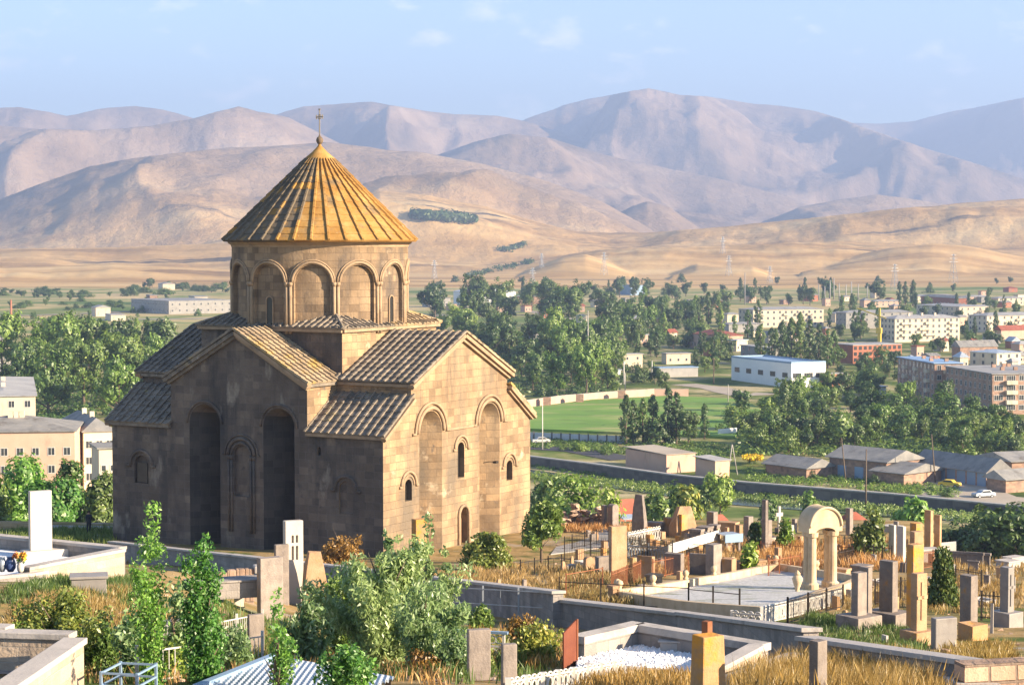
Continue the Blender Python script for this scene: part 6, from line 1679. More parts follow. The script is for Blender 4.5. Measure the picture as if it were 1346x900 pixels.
def building(x0, xm, x1, yb, yt, m, roof, label, az=40, ht=None, rwin=None, lwin=None, roofm=None, over=.4, rise=1.6, chim=0, cat='building', name='building', group=None, bal=0, Y=None, ridge='auto', doors=()):
    """rwin / lwin = (kind, columns, rows, [left margin], [sill of the first row], row height)"""
    P = at(xm, yb) if Y is None else gp(xm, Y)
    a = R(az)
    wr = min(85, hitx(P, math.cos(a), math.sin(a), x1)); wl = min(60, hitx(P, -math.sin(a), math.cos(a), x0)); h = ht or ztop(P, yt)
    e = empty(name, P, a, label, cat, group)
    MB().box(0,wr,0,wl,-1.5,h).build('wall', M[m], e)
    rm = M[roofm or 'roof_flat']
    rb = MB(); t = .12
    if roof == 'flat':
        rb.box(-over,wr+over,-over,wl+over,h+.001,h+.28); r_ = rb.build('roof', rm, e)
        rg = random.Random(int(xm))
        for k in range(chim): 
            x, y = rg.uniform(.1,.85)*wr, rg.uniform(.15,.8)*wl; MB().box(x,x+1.1,y,y+.8,h+.2,h+1.2).build('chimney', M['brown_block'], r_)
    elif roof == 'parapet':
        for (a_,b_,c_,d_) in ((-.05,wr+.05,-.05,.3),(-.05,wr+.05,wl-.3,wl+.05),(-.05,.3,.302,wl-.302),(wr-.3,wr+.05,.302,wl-.302)): rb.box(a_,b_,c_,d_,h+.001,h+.6)
        rb.box(.302,wr-.302,.302,wl-.302,h,h+.15); r_ = rb.build('roof', rm, e)
    elif roof in ('gable','hip','gable_y'):
        alongx = (wr >= wl) if ridge == 'auto' else (ridge == 'x')
        o4 = [(-over,-over),(wr+over,-over),(wr+over,wl+over),(-over,wl+over)]
        if alongx: hp = min(wl/2, wr/2)*(1 if roof == 'hip' else 0); r1, r2 = (hp-(over if roof != 'hip' else 0), wl/2), (wr-hp+(over if roof != 'hip' else 0), wl/2)
        else: hp = min(wl/2, wr/2)*(1 if roof == 'hip' else 0); r1, r2 = (wr/2, hp-(over if roof != 'hip' else 0)), (wr/2, wl-hp+(over if roof != 'hip' else 0))
        z0, z1 = h+.01, h+rise
        vs = [(p[0],p[1],z0) for p in o4] + [(r1[0],r1[1],z1),(r2[0],r2[1],z1)]
        if alongx: fs = [(0,1,5,4),(2,3,4,5),(1,2,5),(3,0,4)]
        else: fs = [(0,1,4),(1,2,5,4),(2,3,5),(3,0,4,5)]
        vs += [(p[0],p[1],z0-.15) for p in o4]; fs += [(0,1,7,6),(1,2,8,7),(2,3,9,8),(3,0,6,9),(6,7,8,9)]
        rb.add(vs, fs); r_ = rb.build('roof', rm, e)
        rg = random.Random(int(xm)+3)
        for k in range(chim):
            u = (k+.7)/(chim+.4); x = r1[0]+(r2[0]-r1[0])*u; y = r1[1]+(r2[1]-r1[1])*u
            MB().box(x-.45,x+.45,y-1.6,y-.7,h+rise*.3,h+rise+.9).build('chimney', M['plaster_cream'], r_)
    elif roof == 'shed':
        vs = [(-over,-over,h+.05),(wr+over,-over,h+.05),(wr+over,wl+over,h+rise),(-over,wl+over,h+rise)]; vs += [(x,y,z+.12) for x,y,z in vs]
        rb.add(vs, [(0,3,2,1),(4,5,6,7),(0,1,5,4),(1,2,6,5),(2,3,7,6),(3,0,4,7)]); r_ = rb.build('roof', rm, e)
    for face, wn, W_ in (('r', rwin, wr), ('l', lwin, wl)):
        if not wn: continue
        kind, nc, nr = wn[:3]; z0 = wn[3] if len(wn) > 3 else 1.0; rh = wn[4] if len(wn) > 4 else (h-.3)/nr
        ww, wh = WSZ[kind]; step = W_/nc; sc = None
        if kind == 'hole': sc = (step*.62, rh*.60); ww, wh = sc
        elif ww > step*.8 or wh > rh*.75: sc = (min(1, step*.7/ww), min(1, rh*.62/wh)); ww *= sc[0]
        for i in range(nc):
            for j in range(nr):
                u = step*(i+.5) - ww/2
                if face == 'l': u = step*(i+.5) + ww/2
                put(e, WM[kind], face, u, z0 + rh*j, wl, wr, sc)
                if bal and face == 'r' and (i % 4 == 1 or (i*7+j*3+int(xm)) % 11 == 0) and j > 0: b_ = put(e, BALM, face, step*(i+.5)-1.3*min(1,step*.9/2.6), z0+rh*j-.9, wl, wr, (min(1,step*.9/3),1), 'balcony')
                if bal > 1 and face == 'l' and i % 3 == 1 and j > 0: put(e, BALM, face, step*(i+.5)+1.3, z0+rh*j-.9, wl, wr, (.8,1), 'balcony')
    for (face, u, w, hh) in doors:
        d = MB().box(0,w,-.04,.05,0,hh).build('door', M['blue_metal'], e)
        if face == 'r': d.location = (u*wr,0,0)
        else: d.location = (0,u*wl,0); d.rotation_euler = (0,0,-math.pi/2)
    return e
B = building
# right: big blocks
B(1181,1228,1266,530,478,'brown_block','flat','five storey apartment block with a pale blue flat roof, left of the pair', az=8, rwin=('std',3,4,1.2), lwin=('std',10,4,1.2), bal=2, chim=4, roofm='roof_blue', cat='apartment block', name='apartment_block')
B(1244,1304,1420,545,492,'brown_block','flat','five storey apartment block at the right edge behind the dark tree', az=9, rwin=('wide',7,4,1.2), lwin=('std',10,4,1.2), bal=1, chim=5, cat='apartment block', name='apartment_block')
B(962,1040,1086,510,478,'plaster_white','parapet','large white factory hall with a single strip of windows', az=24, rwin=('hall',3,1,3.2,3), lwin=('hall',5,1,3.2,3), roofm='blue_metal', cat='factory hall', name='factory_hall')
B(971,990,1083,431,407,'plaster_cream','hip','long cream apartment block with brick ends among poplars', az=22, rwin=('std',12,3,1.2), lwin=('std',4,3,1.2), roofm='roof_flat', rise=1.2, bal=2, cat='apartment block', name='apartment_block')
B(1158,1176,1262,450,419,'plaster_cream','hip','cream apartment block right of the yellow crane', az=24, rwin=('std',11,4,1.2), lwin=('std',4,4,1.2), rise=1.5, bal=1, chim=3, cat='apartment block', name='apartment_block')
B(1273,1297,1380,437,415,'plaster_cream','hip','cream apartment block with brown end at the right edge, middle row', az=26, rwin=('std',9,3,1.2), lwin=('std',4,3,1.2), rise=1.4, bal=1, cat='apartment block', name='apartment_block')
B(1099,1112,1200,432,411,'concrete','hip','grey roofed block half hidden behind poplars and crane', az=20, rwin=('std',8,3,1.2), lwin=('std',3,3,1.2), rise=1.2, cat='apartment block', name='apartment_block')
B(1205,1261,1300,417,403,'plaster_cream','hip','low cream block behind the block with the crane', az=26, rwin=('std',5,2,1.2), lwin=('std',9,2,1.2), rise=1.2, cat='apartment block', name='apartment_block')
B(1203,1259,1275,404,392,'red_brick','hip','far grey roofed long hall behind the cream blocks', az=14, rwin=('std',3,1,1.5), lwin=('std',10,1,1.5), roofm='sheet_grey', rise=1.6, cat='hall', name='long_hall')
B(1096,1121,1186,478,454,'red_brick','flat','unfinished red brick building with open storeys', az=24, rwin=('hole',10,3,.8), lwin=None, roofm='roof_flat', over=.1, cat='unfinished building', name='unfinished_building')
B(1078,1084,1118,510,492,'red_brick','flat','low red brick shed right of the white factory hall', az=24, roofm='roof_flat', over=.1, cat='shed', name='brick_shed')
B(1276,1310,1343,484,464,'plaster_cream','hip','pale house with a bright roof above the right apartment pair', az=30, rwin=('std',3,2,1.), lwin=('std',3,2,1.), roofm='sheet_blue', rise=1.0, cat='house', name='house')
B(1308,1316,1350,446,434,'plaster_pink','gable','house with an orange red tiled roof at the right edge', az=30, roofm='roof_red', rise=2.2, cat='house', name='house')
B(1252,1262,1312,473,456,'brown_block','gable','brown house with dark gable roof behind the apartment pair', az=22, roofm='sheet_grey', rise=2.5, rwin=('std',4,1,1.2), cat='house', name='house')
B(974,1012,1029,476,458,'concrete','flat','grey flat roofed house behind the white factory hall', az=20, rwin=('small',2,2,1.), lwin=('std',5,2,1.), cat='house', name='house')
B(813,818,845,486,466,'plaster_cream','flat','small two storey cream house above the playing field', az=20, rwin=('small',2,2,1.), over=.3, cat='house', name='house')
B(790,796,816,493,487,'plaster_white','flat','low white hut left of the two storey cream house', az=25, roofm='sheet_blue', cat='hut', name='hut')
B(870,876,908,479,465,'plaster_cream','flat','low cream house between trees right of the playing field poles', az=20, rwin=('small',3,1,1.2), over=.3, cat='house', name='house')
B(859,866,918,496,484,'concrete','flat','long low concrete shed with a blue grey roof', az=18, roofm='blue_metal', over=.2, cat='shed', name='shed')
B(907,940,977,460,441,'plaster_pink','hip','pink house with a red roof below the poplars', az=22, rwin=('std',4,1,1.2), lwin=('std',4,1,1.2), roofm='roof_red', rise=2., cat='house', name='house')
B(803,832,866,441,419,'brown_block','hip','dark brown long building among trees left of the poplars', az=28, rwin=('std',5,2,1.2), lwin=('std',5,2,1.2), rise=1.5, cat='building')
B(950,958,1000,437,426,'concrete','hip','grey roofed low building before the long cream block', az=20, rise=1.0, cat='building')
B(950,956,972,425,413,'plaster_cream','hip','small pale house left of the long cream block', az=24, rise=1.0, cat='house', name='house')
B(1005,1010,1060,446,436,'concrete','flat','flat workshop below the long cream block', az=18, cat='workshop', name='workshop')
B(810,829,848,388,375,'blue_metal','flat','blue and white hall at the far edge of town', az=30, rwin=('std',4,1,1.2), cat='hall', name='far_hall')
B(596,627,678,402,384,'plaster_white','gable','white industrial hall with a pale arched roof left of the wood', az=30, roofm='sheet_blue', rise=2.5, rwin=('std',5,1,1.2), cat='hall', name='far_hall')
B(745,752,786,447,436,'plaster_pink','gable','low pink house with grey roof in the middle of the wood', az=25, rise=1.3, roofm='sheet_grey', rwin=('small',4,1,1.), cat='house', name='house')
B(757,762,772,426,416,'plaster_cream','gable','little cream house high in the wood', az=25, rise=1.2, cat='house', name='house')
B(776,782,802,404,396,'plaster_cream','gable','little house with pale wall at the edge of the far trees', az=30, rise=1.2, roofm='sheet_grey', cat='house', name='house')
B(555,566,592,404,392,'concrete','flat','grey works building at the right edge of the dome roof', az=22, cat='building')
B(678,684,720,400,390,'brown_block','flat','long brown barracks beside the white industrial hall', az=12, cat='barracks', name='barracks')
B(163,222,306,413,396,'concrete','flat','long grey factory across the fields left of the drum', az=34, rwin=('std',9,2,1.5), lwin=('std',14,2,1.5), over=.1, cat='factory', name='factory')
B(248,256,273,404,390,'plaster_cream','flat','cream tower block on the long grey factory', az=20, rwin=('small',3,2,1.), cat='building')
B(192,197,207,400,388,'brown_block','flat','small brown stair tower behind the long grey factory', az=20, cat='tower', name='stair_tower')
B(208,214,230,381,373,'plaster_cream','gable','far cream farm building beyond the fields', az=25, rise=1.4, cat='farm building', name='farm_building')
B(120,126,145,416,404,'plaster_cream','gable','pale farmhouse in the fields left of the factory', az=25, rise=1.4, cat='farm building', name='farm_building')
B(138,146,165,422,414,'plaster_cream','flat','low pale yard wall building below the pale farmhouse', az=20, cat='farm building', name='farm_building')
B(-30,-10,14,461,447,'plaster_cream','gable','pale house at the left edge under the chimney', az=25, rise=1.6, roofm='sheet_grey', cat='house', name='house')
B(-30,-12,18,489,474,'concrete','gable','grey roofed house at the left edge beside the big trees', az=25, rise=1.6, roofm='sheet_grey', cat='house', name='house')
# left apartments
B(-60,-40,45,612,521,'plaster_cream','hip','cream two storey building at the left edge, farthest of the three', az=14, rwin=('std',4,2,5.), rise=.7, roofm='roof_flat', chim=2, cat='apartment house', name='apartment_house', Y=430)
B(-90,-70,96,655,568,'plaster_pink','hip','pink apartment house with grey roof and dormer at the left edge', az=8, rwin=('std',8,3,1.5,3.3), rise=2.2, roofm='sheet_grey', chim=3, cat='apartment house', name='apartment_house', Y=372)
B(78,108,149,640,567,'plaster_cream','hip','cream apartment house with a hipped grey roof beside the church', az=22, rwin=('std',3,3,1.8,3.1), lwin=('std',3,3,1.8,3.1), rise=2.3, roofm='sheet_grey', chim=2, cat='apartment house', name='apartment_house', Y=388)
B(118,128,152,640,590,'plaster_cream','flat','low cream annex between cream apartment house and church', az=20, rwin=('small',2,3,1.5,3), roofm='sheet_grey', cat='annex', name='annex', Y=352)

# more of the town: roofs among the trees
WALLS = ['plaster_cream','brown_block','plaster_cream','concrete','plaster_pink','red_brick']; ROOFS = ['sheet_grey','roof_flat','sheet_grey','sheet_blue','roof_red','sheet_grey']
rgt = random.Random(77)
NB = ((1110,396),(1136,404),(1168,400),(1216,426),(1238,398),(1290,398),(1318,404),(1338,396),(1262,428),(1302,452),(1330,458),(1280,458),(1205,470),(1222,478),(1236,462),(1262,484),(1330,492),(1340,478),(1150,470),(1196,486),(1130,432),(1085,440),(1040,452),(1010,452),(990,444),(968,462),(934,470),(905,455),(880,446),(842,452),(870,412),(845,404),(905,400),(940,404),(985,398),(1030,400),(1064,396),(1085,402),(822,398),(760,410),(735,404),(715,418),(690,410),(655,410),(632,408),(608,412),(592,408),(700,446),(722,430),(795,452),(1300,480),(1175,412),(1344,430),(1326,384),(1290,388),(1150,392))
for k, (px, yb) in enumerate(NB):
    w = rgt.uniform(14, 26)*(1 if yb > 440 else .75); i = rgt.randrange(6); s_ = 6.2 + (yb-390)*.07
    P = at(px, yb); col_l = {'plaster_cream':'cream','brown_block':'brown','concrete':'grey','plaster_pink':'pink','red_brick':'brick'}[WALLS[i]]
    near_ = ('far along the edge of town' if yb < 405 else 'between the far apartment blocks' if px > 1100 and yb < 440 else 'among the apartment blocks at the right' if px > 1100 else 'among the trees of the wood' if px < 800 else 'among the trees in the middle of town')
    B(px-w*.4, px, px+w*.6, yb, yb-s_*rgt.uniform(.8,1.3), WALLS[i], rgt.choice(('hip','gable','flat')), f'{col_l} house with {dict(sheet_grey="grey", roof_flat="pale grey", sheet_blue="bluish", roof_red="red")[ROOFS[(i+k)%6]]} roof {near_}', az=rgt.uniform(18,42), roofm=ROOFS[(i+k)%6], rise=rgt.uniform(1,2), rwin=('small',max(2,int(w/8)),1,1.1), cat='house', name='town_house', group=f'houses {near_}')
for a in ((1196,1206,1256,398,389,'far cream block with grey roof on the skyline of the town',26,6),(1300,1312,1346,402,392,'far pinkish block near the right edge of the town',26,5),(1268,1274,1300,412,403,'narrow cream block left of the far pinkish block',28,3),(1090,1098,1140,424,412,'low cream block behind the pale green poplar',24,6),(1215,1224,1262,436,424,'grey block between the two cream blocks of the middle row',24,5),(1262,1270,1300,398,390,'distant low block above the middle row',24,4),(1330,1340,1380,470,452,'cream block cut by the right edge above the apartment pair',24,3),(1140,1150,1186,404,396,'distant grey block behind the crane',26,5)):
    B(a[0],a[1],a[2],a[3],a[4],rgt.choice(('plaster_cream','plaster_pink','concrete')),'hip',a[5],az=a[6],rwin=('std',a[7],2,1.2),rise=1.1,cat='apartment block',name='apartment_block',group='far apartment blocks')
# stadium, walls, fences
def strip(name, pts, half, m, z=.06, label=None, kind='structure', cat=None):
    """band of ground along picture points"""
    ws = [at(*p) for p in pts]; V = []; Fc = []; fine = []
    for a, b in zip(ws, ws[1:]):
        n = max(1, int((b-a).length/12))
        fine += [a.lerp(b, k/n) for k in range(n)]
    fine.append(ws[-1])
    for i, p in enumerate(fine):
        d = (fine[min(i+1, len(fine)-1)]-fine[max(i-1, 0)]); d.z = 0; d.normalize(); nr = Vector((-d.y, d.x, 0))
        for s in (-1, 1):
            q_ = p+nr*half*s; V.append((q_.x, q_.y, hfun(q_.x, q_.y)+z))
        if i: k = 2*i; Fc.append((k-2, k-1, k+1, k))
    me = bpy.data.meshes.new(name); me.from_pydata(V, [], Fc); me.materials.append(M[m]); me.update(); o = ob(name, me)
    tag(o, label, cat, kind=kind); return o
mat('turf', [(.10,.20,.03),(.15,.27,.04),(.21,.29,.06)], .03, stretch=(.6,2,1), stains=[((.34,.32,.12), .04,.50,.64,(.6,1.6,1)), ((.09,.16,.03), .12,.56,.68,(.6,1.6,1))])
mat('scrub_soil', [(.075,.095,.025),(.14,.15,.045),(.24,.22,.09)], .05)
tp = [at(690,566), at(965,577), at(1000,540), at(975,527), at(880,522), at(780,527), at(690,539)]
fld = MB().add([(p.x,p.y,-27.6+.62) for p in tp]+[(p.x,p.y,-29.5) for p in tp], [tuple(range(7))]+[(i,(i+1)%7,(i+1)%7+7,i+7) for i in range(7)]).build('playing_field', M['turf'], None); tag(fld, kind='structure')
wp = [at(690,537), at(740,530), at(800,525), at(860,521), at(905,521)]
for p in wp: p.z += 2.4
poly_wall('stadium_wall', wp, .4, 'plaster_pink', 'cap_stone', 'pale pink wall curving round the far side of the playing field', down=1)
for k, (px, py) in enumerate(((719,535),(762,531),(817,526))):
    P = at(px, py); tag(MB().box(P.x-1.1,P.x+1.1,P.y-.9,P.y+.5,P.z-1,P.z+2.9).build('gate_pillar', M['brown_block'], None), ['leftmost of three brick pillars along the pink stadium wall','middle one of three brick pillars along the pink stadium wall','rightmost of three brick pillars along the pink stadium wall'][k], 'pillar', 'brick pillars of the stadium wall')
A_, B_ = at(690,577), at(822,583)
e = empty('metal_fence', A_, 0, 'long light blue sheet metal fence on the near side of the playing field', 'fence')
v = B_-A_; v.z = 0; n = 11
for k in range(n):
    a_, b_ = v*(k/n)+v.normalized()*.15, v*((k+1)/n)-v.normalized()*.15; s = MB(); s.bar(a_+Vector((0,0,.9)), b_+Vector((0,0,.9)), .08, 1.7); s.build('panel', M['sheet_blue'], e)
    s = MB(); p = v*(k/n); s.box(p.x-.16,p.x+.16,p.y-.16,p.y+.16,-1,2.0); s.build('post', M['wall_dark'], e)
A_, B_ = at(944,573), at(968,571)
e = empty('white_wall', A_, 0, 'short white wall piece right of the poplars by the field', 'wall'); s = MB(); v = B_-A_; s.bar((0,0,.8), (v.x,v.y,.8), .3, 1.8); s.build('wall', M['plaster_white'], e)
for k, (px, yb, yt) in enumerate(((816,563,556),)):
    P = at(px, yb); e = empty('goal', P, 0, 'white football goal frame on the playing field', 'goal'); s = MB()
    for x in (0, 3.4): s.bar((x*.3,x,0),(x*.3,x,2.4),.12)
    s.bar((0,0,2.4),(1.02,3.4,2.4),.12); s.build('frame', M['white_paint'], e)

# canal wall, river, roads
top = [(640,592),(697,599),(788,610),(882,623),(980,633),(1070,640),(1170,648),(1252,656),(1325,663),(1420,672)]
base = [(640,604),(697,612),(788,624),(882,638),(980,650),(1070,657),(1170,664),(1252,671),(1325,678),(1420,688)]
wp = [top_pt(a[0], b[1], a[1]) for a, b in zip(top, base)]
poly_wall('canal_wall', wp, 1.0, 'wall_dark', 'concrete', 'long dark canal wall crossing the valley below the sheds', down=2, caph=.25, capw=.1)
strip('river', [(640,614),(697,622),(788,634),(882,648),(980,661),(1070,668),(1170,676),(1252,682),(1330,686),(1400,687)], 4.0, 'water', z=.12)
strip('road', [(560,583),(697,588),(760,592),(823,604)], 4, 'asphalt', z=.1)
strip('yard', [(1240,618),(1262,640),(1300,655),(1370,662)], 6, 'dust_road', z=.1)
strip('yard', [(1252,625),(1240,650),(1290,662)], 4.5, 'dust_road', z=.104)
strip('road', [(898,505),(940,510),(975,520),(1010,517)], 5, 'dust_road', z=.1)
strip('road', [(560,416),(620,412),(700,409),(745,420)], 6, 'dust_road', z=.1)
strip('road', [(0,425),(60,423),(150,420),(300,418)], 7, 'dust_road', z=.1)
strip('road', [(1186,575),(1205,560),(1215,548)], 3, 'dust_road', z=.1)
# barracks and sheds by the canal
B(823,876,915,622,598,'plaster_pink','shed','long brownish brick barracks with an earth covered flat roof', az=30, roofm='dust_road', rise=.35, over=.3, cat='barracks', name='barracks')
B(915,940,960,630,606,'plaster_pink','shed','small brick store with a grey slab roof right of the barracks', az=34, roofm='roof_flat', rise=.4, over=.4, cat='store', name='store')
def shed(x0, xm, x1, yb, yt, label, az, rise, m='brown_block', ridge='x', doors=(), chim=0):
    return B(x0, xm, x1, yb, yt, m, 'gable', label, az=az, roofm='sheet_grey', rise=rise, over=.7, cat='shed', name='shed', ridge=ridge, doors=doors, chim=chim)
shed(1008,1060,1096,629,615,'open shed with a broad pale sheet roof beside the sunflowers', 38, 1.7, ridge='y')
shed(1092,1165,1212,633,607,'long dark shed with patched grey roof in the middle of the row', 42, 2.0, ridge='y', doors=(('l',.55,2.2,2.4),('l',.85,2.2,2.4)))
shed(1150,1188,1240,638,622,'lower shed end with bright sheet roof left of the dusty yard', 42, 1.6, ridge='y')
shed(1205,1296,1330,640,621,'longest shed with blue doors facing the dusty yard', 30, 2.6, ridge='y', doors=(('l',.12,2.4,2.6),('l',.26,2.4,2.6),('l',.40,2.4,2.6),('l',.54,2.4,2.6),('l',.68,2.4,2.6),('l',.82,2.4,2.6)))
shed(1300,1322,1400,648,630,'low shed with orange tinted roof at the right edge', 30, 1.6, ridge='x')
shed(1290,1330,1420,618,606,'pale grey roofed shed behind the longest shed at the right edge', 20, 1.4, ridge='x')
B(1133,1140,1166,520,516+24,'plaster_white','flat','little pale roofed hut in the green trees', az=20, roofm='sheet_blue', ht=2.6, cat='hut', name='hut')
# cottages on the near bank
B(796,806,846,690,641,'plaster_cream','hip','cottage with an orange red hip roof behind the tall jagged stone', az=30, rwin=('small',3,1,1.2), roofm='roof_red', rise=3.0, cat='cottage', name='cottage', Y=290, ht=3.4)
Pq = gp(832, 268); e = empty('terrace_canopy', Pq, R(10), 'flat white canopy on thin posts beside the orange roofed cottage', 'canopy')
MB().box(-1.2,4.6,0,4,5.6,5.8).build('roof_sheet', M['sheet_blue'], e)
for x in (-.9, 1.6, 4.2):
    for y in (.2, 3.6): MB().box(x-.08,x+.08,y-.08,y+.08,-.5,5.6).build('post', M['white_paint'], e)
s = MB(); s.box(-1.,4.3,.1,.2,3.3,3.42); s.box(-1.,4.3,.1,.2,2.2,2.32); s.build('railing', M['white_paint'], e)
B(920,939,975,690,674,'plaster_cream','hip','cream cottage with a dark red pyramid roof among the graves', az=28, rwin=('small',2,1,1.2), lwin=('small',2,1,1.2), roofm='roof_red', rise=3.0, over=.7, cat='cottage', name='cottage', Y=258, ht=3.8)
B(1080,1112,1165,700,688,'plaster_pink','hip','cottage with a wide brown roof right of the cream arch', az=28, roofm='roof_red', rise=3.1, over=.6, cat='cottage', name='cottage', Y=262, ht=3.5)
B(976,1000,1052,700,680,'plaster_cream','gable','low house with a pale blue sheet roof behind the square stele', az=14, roofm='sheet_blue', rise=1.4, cat='cottage', name='cottage', Y=272, ht=2.6)
B(1032,1040,1060,700,680,'plaster_pink','gable','tiny hut with pink gable behind the cream arch', az=60, roofm='sheet_blue', rise=1.2, cat='hut', name='hut', Y=250, ht=2.2)
B(1158,1166,1190,700,680,'concrete','gable','grey sheet roofed shed left of the bright green tree', az=30, roofm='sheet_grey', rise=1.0, cat='shed', name='shed', Y=270, ht=3.0)
B(694,700,712,690,660,'blue_metal','flat','blue grey hut just right of the church corner', az=30, roofm='sheet_blue', cat='hut', name='hut', Y=262, ht=3.0)

# cars
def car(P, rz, label, paint):
    e = empty('parked_car', P, rz, label, 'car'); b = MB()
    prof = [(0,.35),(0,.75),(.15,.92),(1.05,.98),(1.55,1.42),(3.0,1.44),(3.6,1.0),(4.2,.92),(4.3,.6),(4.3,.35)]
    b.prism(prof, (0,0,0), (1,0,0), (0,0,1), (0,1.65,0)); b.build('body', M[paint], e, bevel=.06)
    g = MB(); g.prism([(1.2,1.0),(1.62,1.36),(2.95,1.38),(3.4,1.02)], (0,-.012,0), (1,0,0), (0,0,1), (0,1.674,0)); g.prism([(.2,.15),(1.45,.15),(1.38,.5),(.27,.5)], (1.08,0,.93), (0,1,0), (.68,0,.62), (-.02,0,.02)); g.build('window', M['glass'], e)
    for x in (.8, 3.45):
        for y in (-.03, 1.5): w = MB(); w.tube([(x,y,.32),(x,y+.18,.32)], .32, 14); wo_ = w.build('wheel', M['dark_cloth'], e); r = MB(); r.tube([(x,y-.01,.32),(x,y+.19,.32)], .17, 10); r.build('rim', M['grey_metal'], wo_)
    for y in (.15, 1.2): MB().box(-.03,.03,y,y+.3,.62,.8).build('headlight', M['white_paint'], e)
car(at(1264,640), R(150), 'yellow car parked in the dusty yard before the blue doors', 'yellow_paint')
car(at(700,584)+Vector((0,0,.2)), R(10), 'white car on the road between church and playing field', 'white_paint')
car(at(1283,655), R(20), 'grey car at the lower end of the dusty yard', 'grey_metal')

# poles and masts
def pole(px, yb, yt, label, r=.09, m='concrete', lean=0, arm=True, cat='pole', name='utility_pole', Y=None):
    P = at(px, yb, .2) if Y is None else gp(px, Y, .2)
    h = ztop(P, yt); e = empty(name, P, R(20), label, cat)
    MB().tube([(0,0,0),(lean*h,0,h)], [r*1.3, r*.8], 7).build('shaft', M[m], e, smooth=True)
    if arm: s = MB(); s.bar((lean*h-.8,0,h-.5),(lean*h+.8,0,h-.5),.09); s.build('crossarm', M['wood'], e)
    return e
pole(1138,668,590,'tall thin pole in front of the long dark shed',.13,'bark',arm=False)
pole(713,591,531,'white pole at the corner of the blue metal fence',.12,'white_paint',arm=False)
pole(1114,625,575,'leaning pole above the shed row, left one',.12,'bark',lean=-.12,arm=False,Y=400)
pole(1232,612,570,'leaning pole above the longest shed',.12,'bark',lean=-.1,arm=False,Y=400)
pole(822,563,490,'double lamp mast behind the playing field',.16,'concrete',Y=640)
pole(957,531,505,'thin pole at the right end of the playing field',.12,'concrete',arm=False)
pole(857,496,474,'pale post by the long low shed',.2,'white_paint',arm=False)
pole(938,505,470,'wooden pole right of the long low shed',.16,'bark')
pole(820,505,474,'white post beside the two storey cream house',.2,'white_paint',arm=False)
pole(773,450,408,'utility pole in the middle of the wood',.2,'concrete',Y=760)
pole(994,460,424,'pole below the long cream block',.2,'concrete')
pole(979,400,358,'tall lamp mast at the far edge of town',.35,'concrete',arm=False,Y=1500)
P = at(962, 624); e = empty('tripod_pole', P, R(20), 'A shaped double pole beside the small brick store', 'pole'); h = ztop(P, 584)
MB().tube([(-.9,0,-.2),(0,0,h)],.12,6).build('leg', M['concrete'], e); MB().tube([(1.3,0,-.2),(.05,0,h)],.12,6).build('leg', M['concrete'], e)
pole(15,440,394,'thin rust red factory chimney at the left edge',.55,'red_brick',arm=False,cat='chimney',name='factory_chimney')
for k, (px, yt) in enumerate(((1091,368),(1096,365),(1103,372),(1112,374),(1119,370),(1128,373),(1076,374),(1084,376),(1140,376))):
    pole(px,394,yt,'concrete mast of the electric substation beyond the town',.45,'concrete',arm=(k%2==0),cat='mast',name='substation_mast')['group'] = 'masts of the electric substation'
def pylon(px, yb, yt, label):
    P = at(px, yb, .5); h = ztop(P, yt); e = empty('power_pylon', P, R(30), label, 'pylon'); b = h*.11; w = max(.22, P.y/F*.28); s = MB()
    lv = [0,.2,.4,.58,.74,.88,1.0]
    def c(t, i): k = b*(1-t)**1.1+.4; return Vector(((-1,1,1,-1)[i]*k, (-1,-1,1,1)[i]*k, h*t))
    for a_, b_ in zip(lv, lv[1:]):
        for i in range(4): s.bar(c(a_,i), c(b_,i), w); s.bar(c(a_,i), c(b_,(i+1)%4), w*.6); s.bar(c(b_,i), c(b_,(i+1)%4), w*.6)
    s.build('lattice_tower', M['grey_metal'], e)
    s = MB()
    for t, L in ((.74,.20),(.86,.16),(.97,.11)): s.bar((-h*L,0,h*t),(h*L,0,h*t),w*1.3)
    s.build('crossarm', M['grey_metal'], e)
for a in ((571,366,342,'power pylon on the dry slope right of the drum'),(794,361,332,'power pylon on the dry hill above the wood'),(958,362,336,'power pylon on the dry hill above the long cream block'),(1176,381,347,'power pylon on the slope left of the dark mound'),(1253,372,334,'tallest power pylon beside the dark mound'),(950,333,311,'distant power pylon on the crest of the dry hill'),(712,352,333,'distant small power pylon in the gap of the hills'),(700,378,352,'faint power pylon above the white industrial hall'),(1012,372,350,'faint power pylon above the right edge of the poplars')): pylon(*a)
# crane
P = at(1156, 452); h = ztop(P, 405); e = empty('tower_crane', P, R(150), 'small yellow tower crane beside the unfinished brick building', 'crane')
s = MB(); s.box(-.7,.7,-.7,.7,0,h*.35); s.box(-.35,.35,-.35,.35,h*.35,h); s.build('tower', M['yellow_paint'], e); s = MB(); s.bar((-3,0,h*.72),(11,0,h*.99),.5); s.build('jib', M['yellow_paint'], e); MB().box(-1,1.4,-.9,.9,h*.3,h*.45).build('cabin', M['yellow_paint'], e)

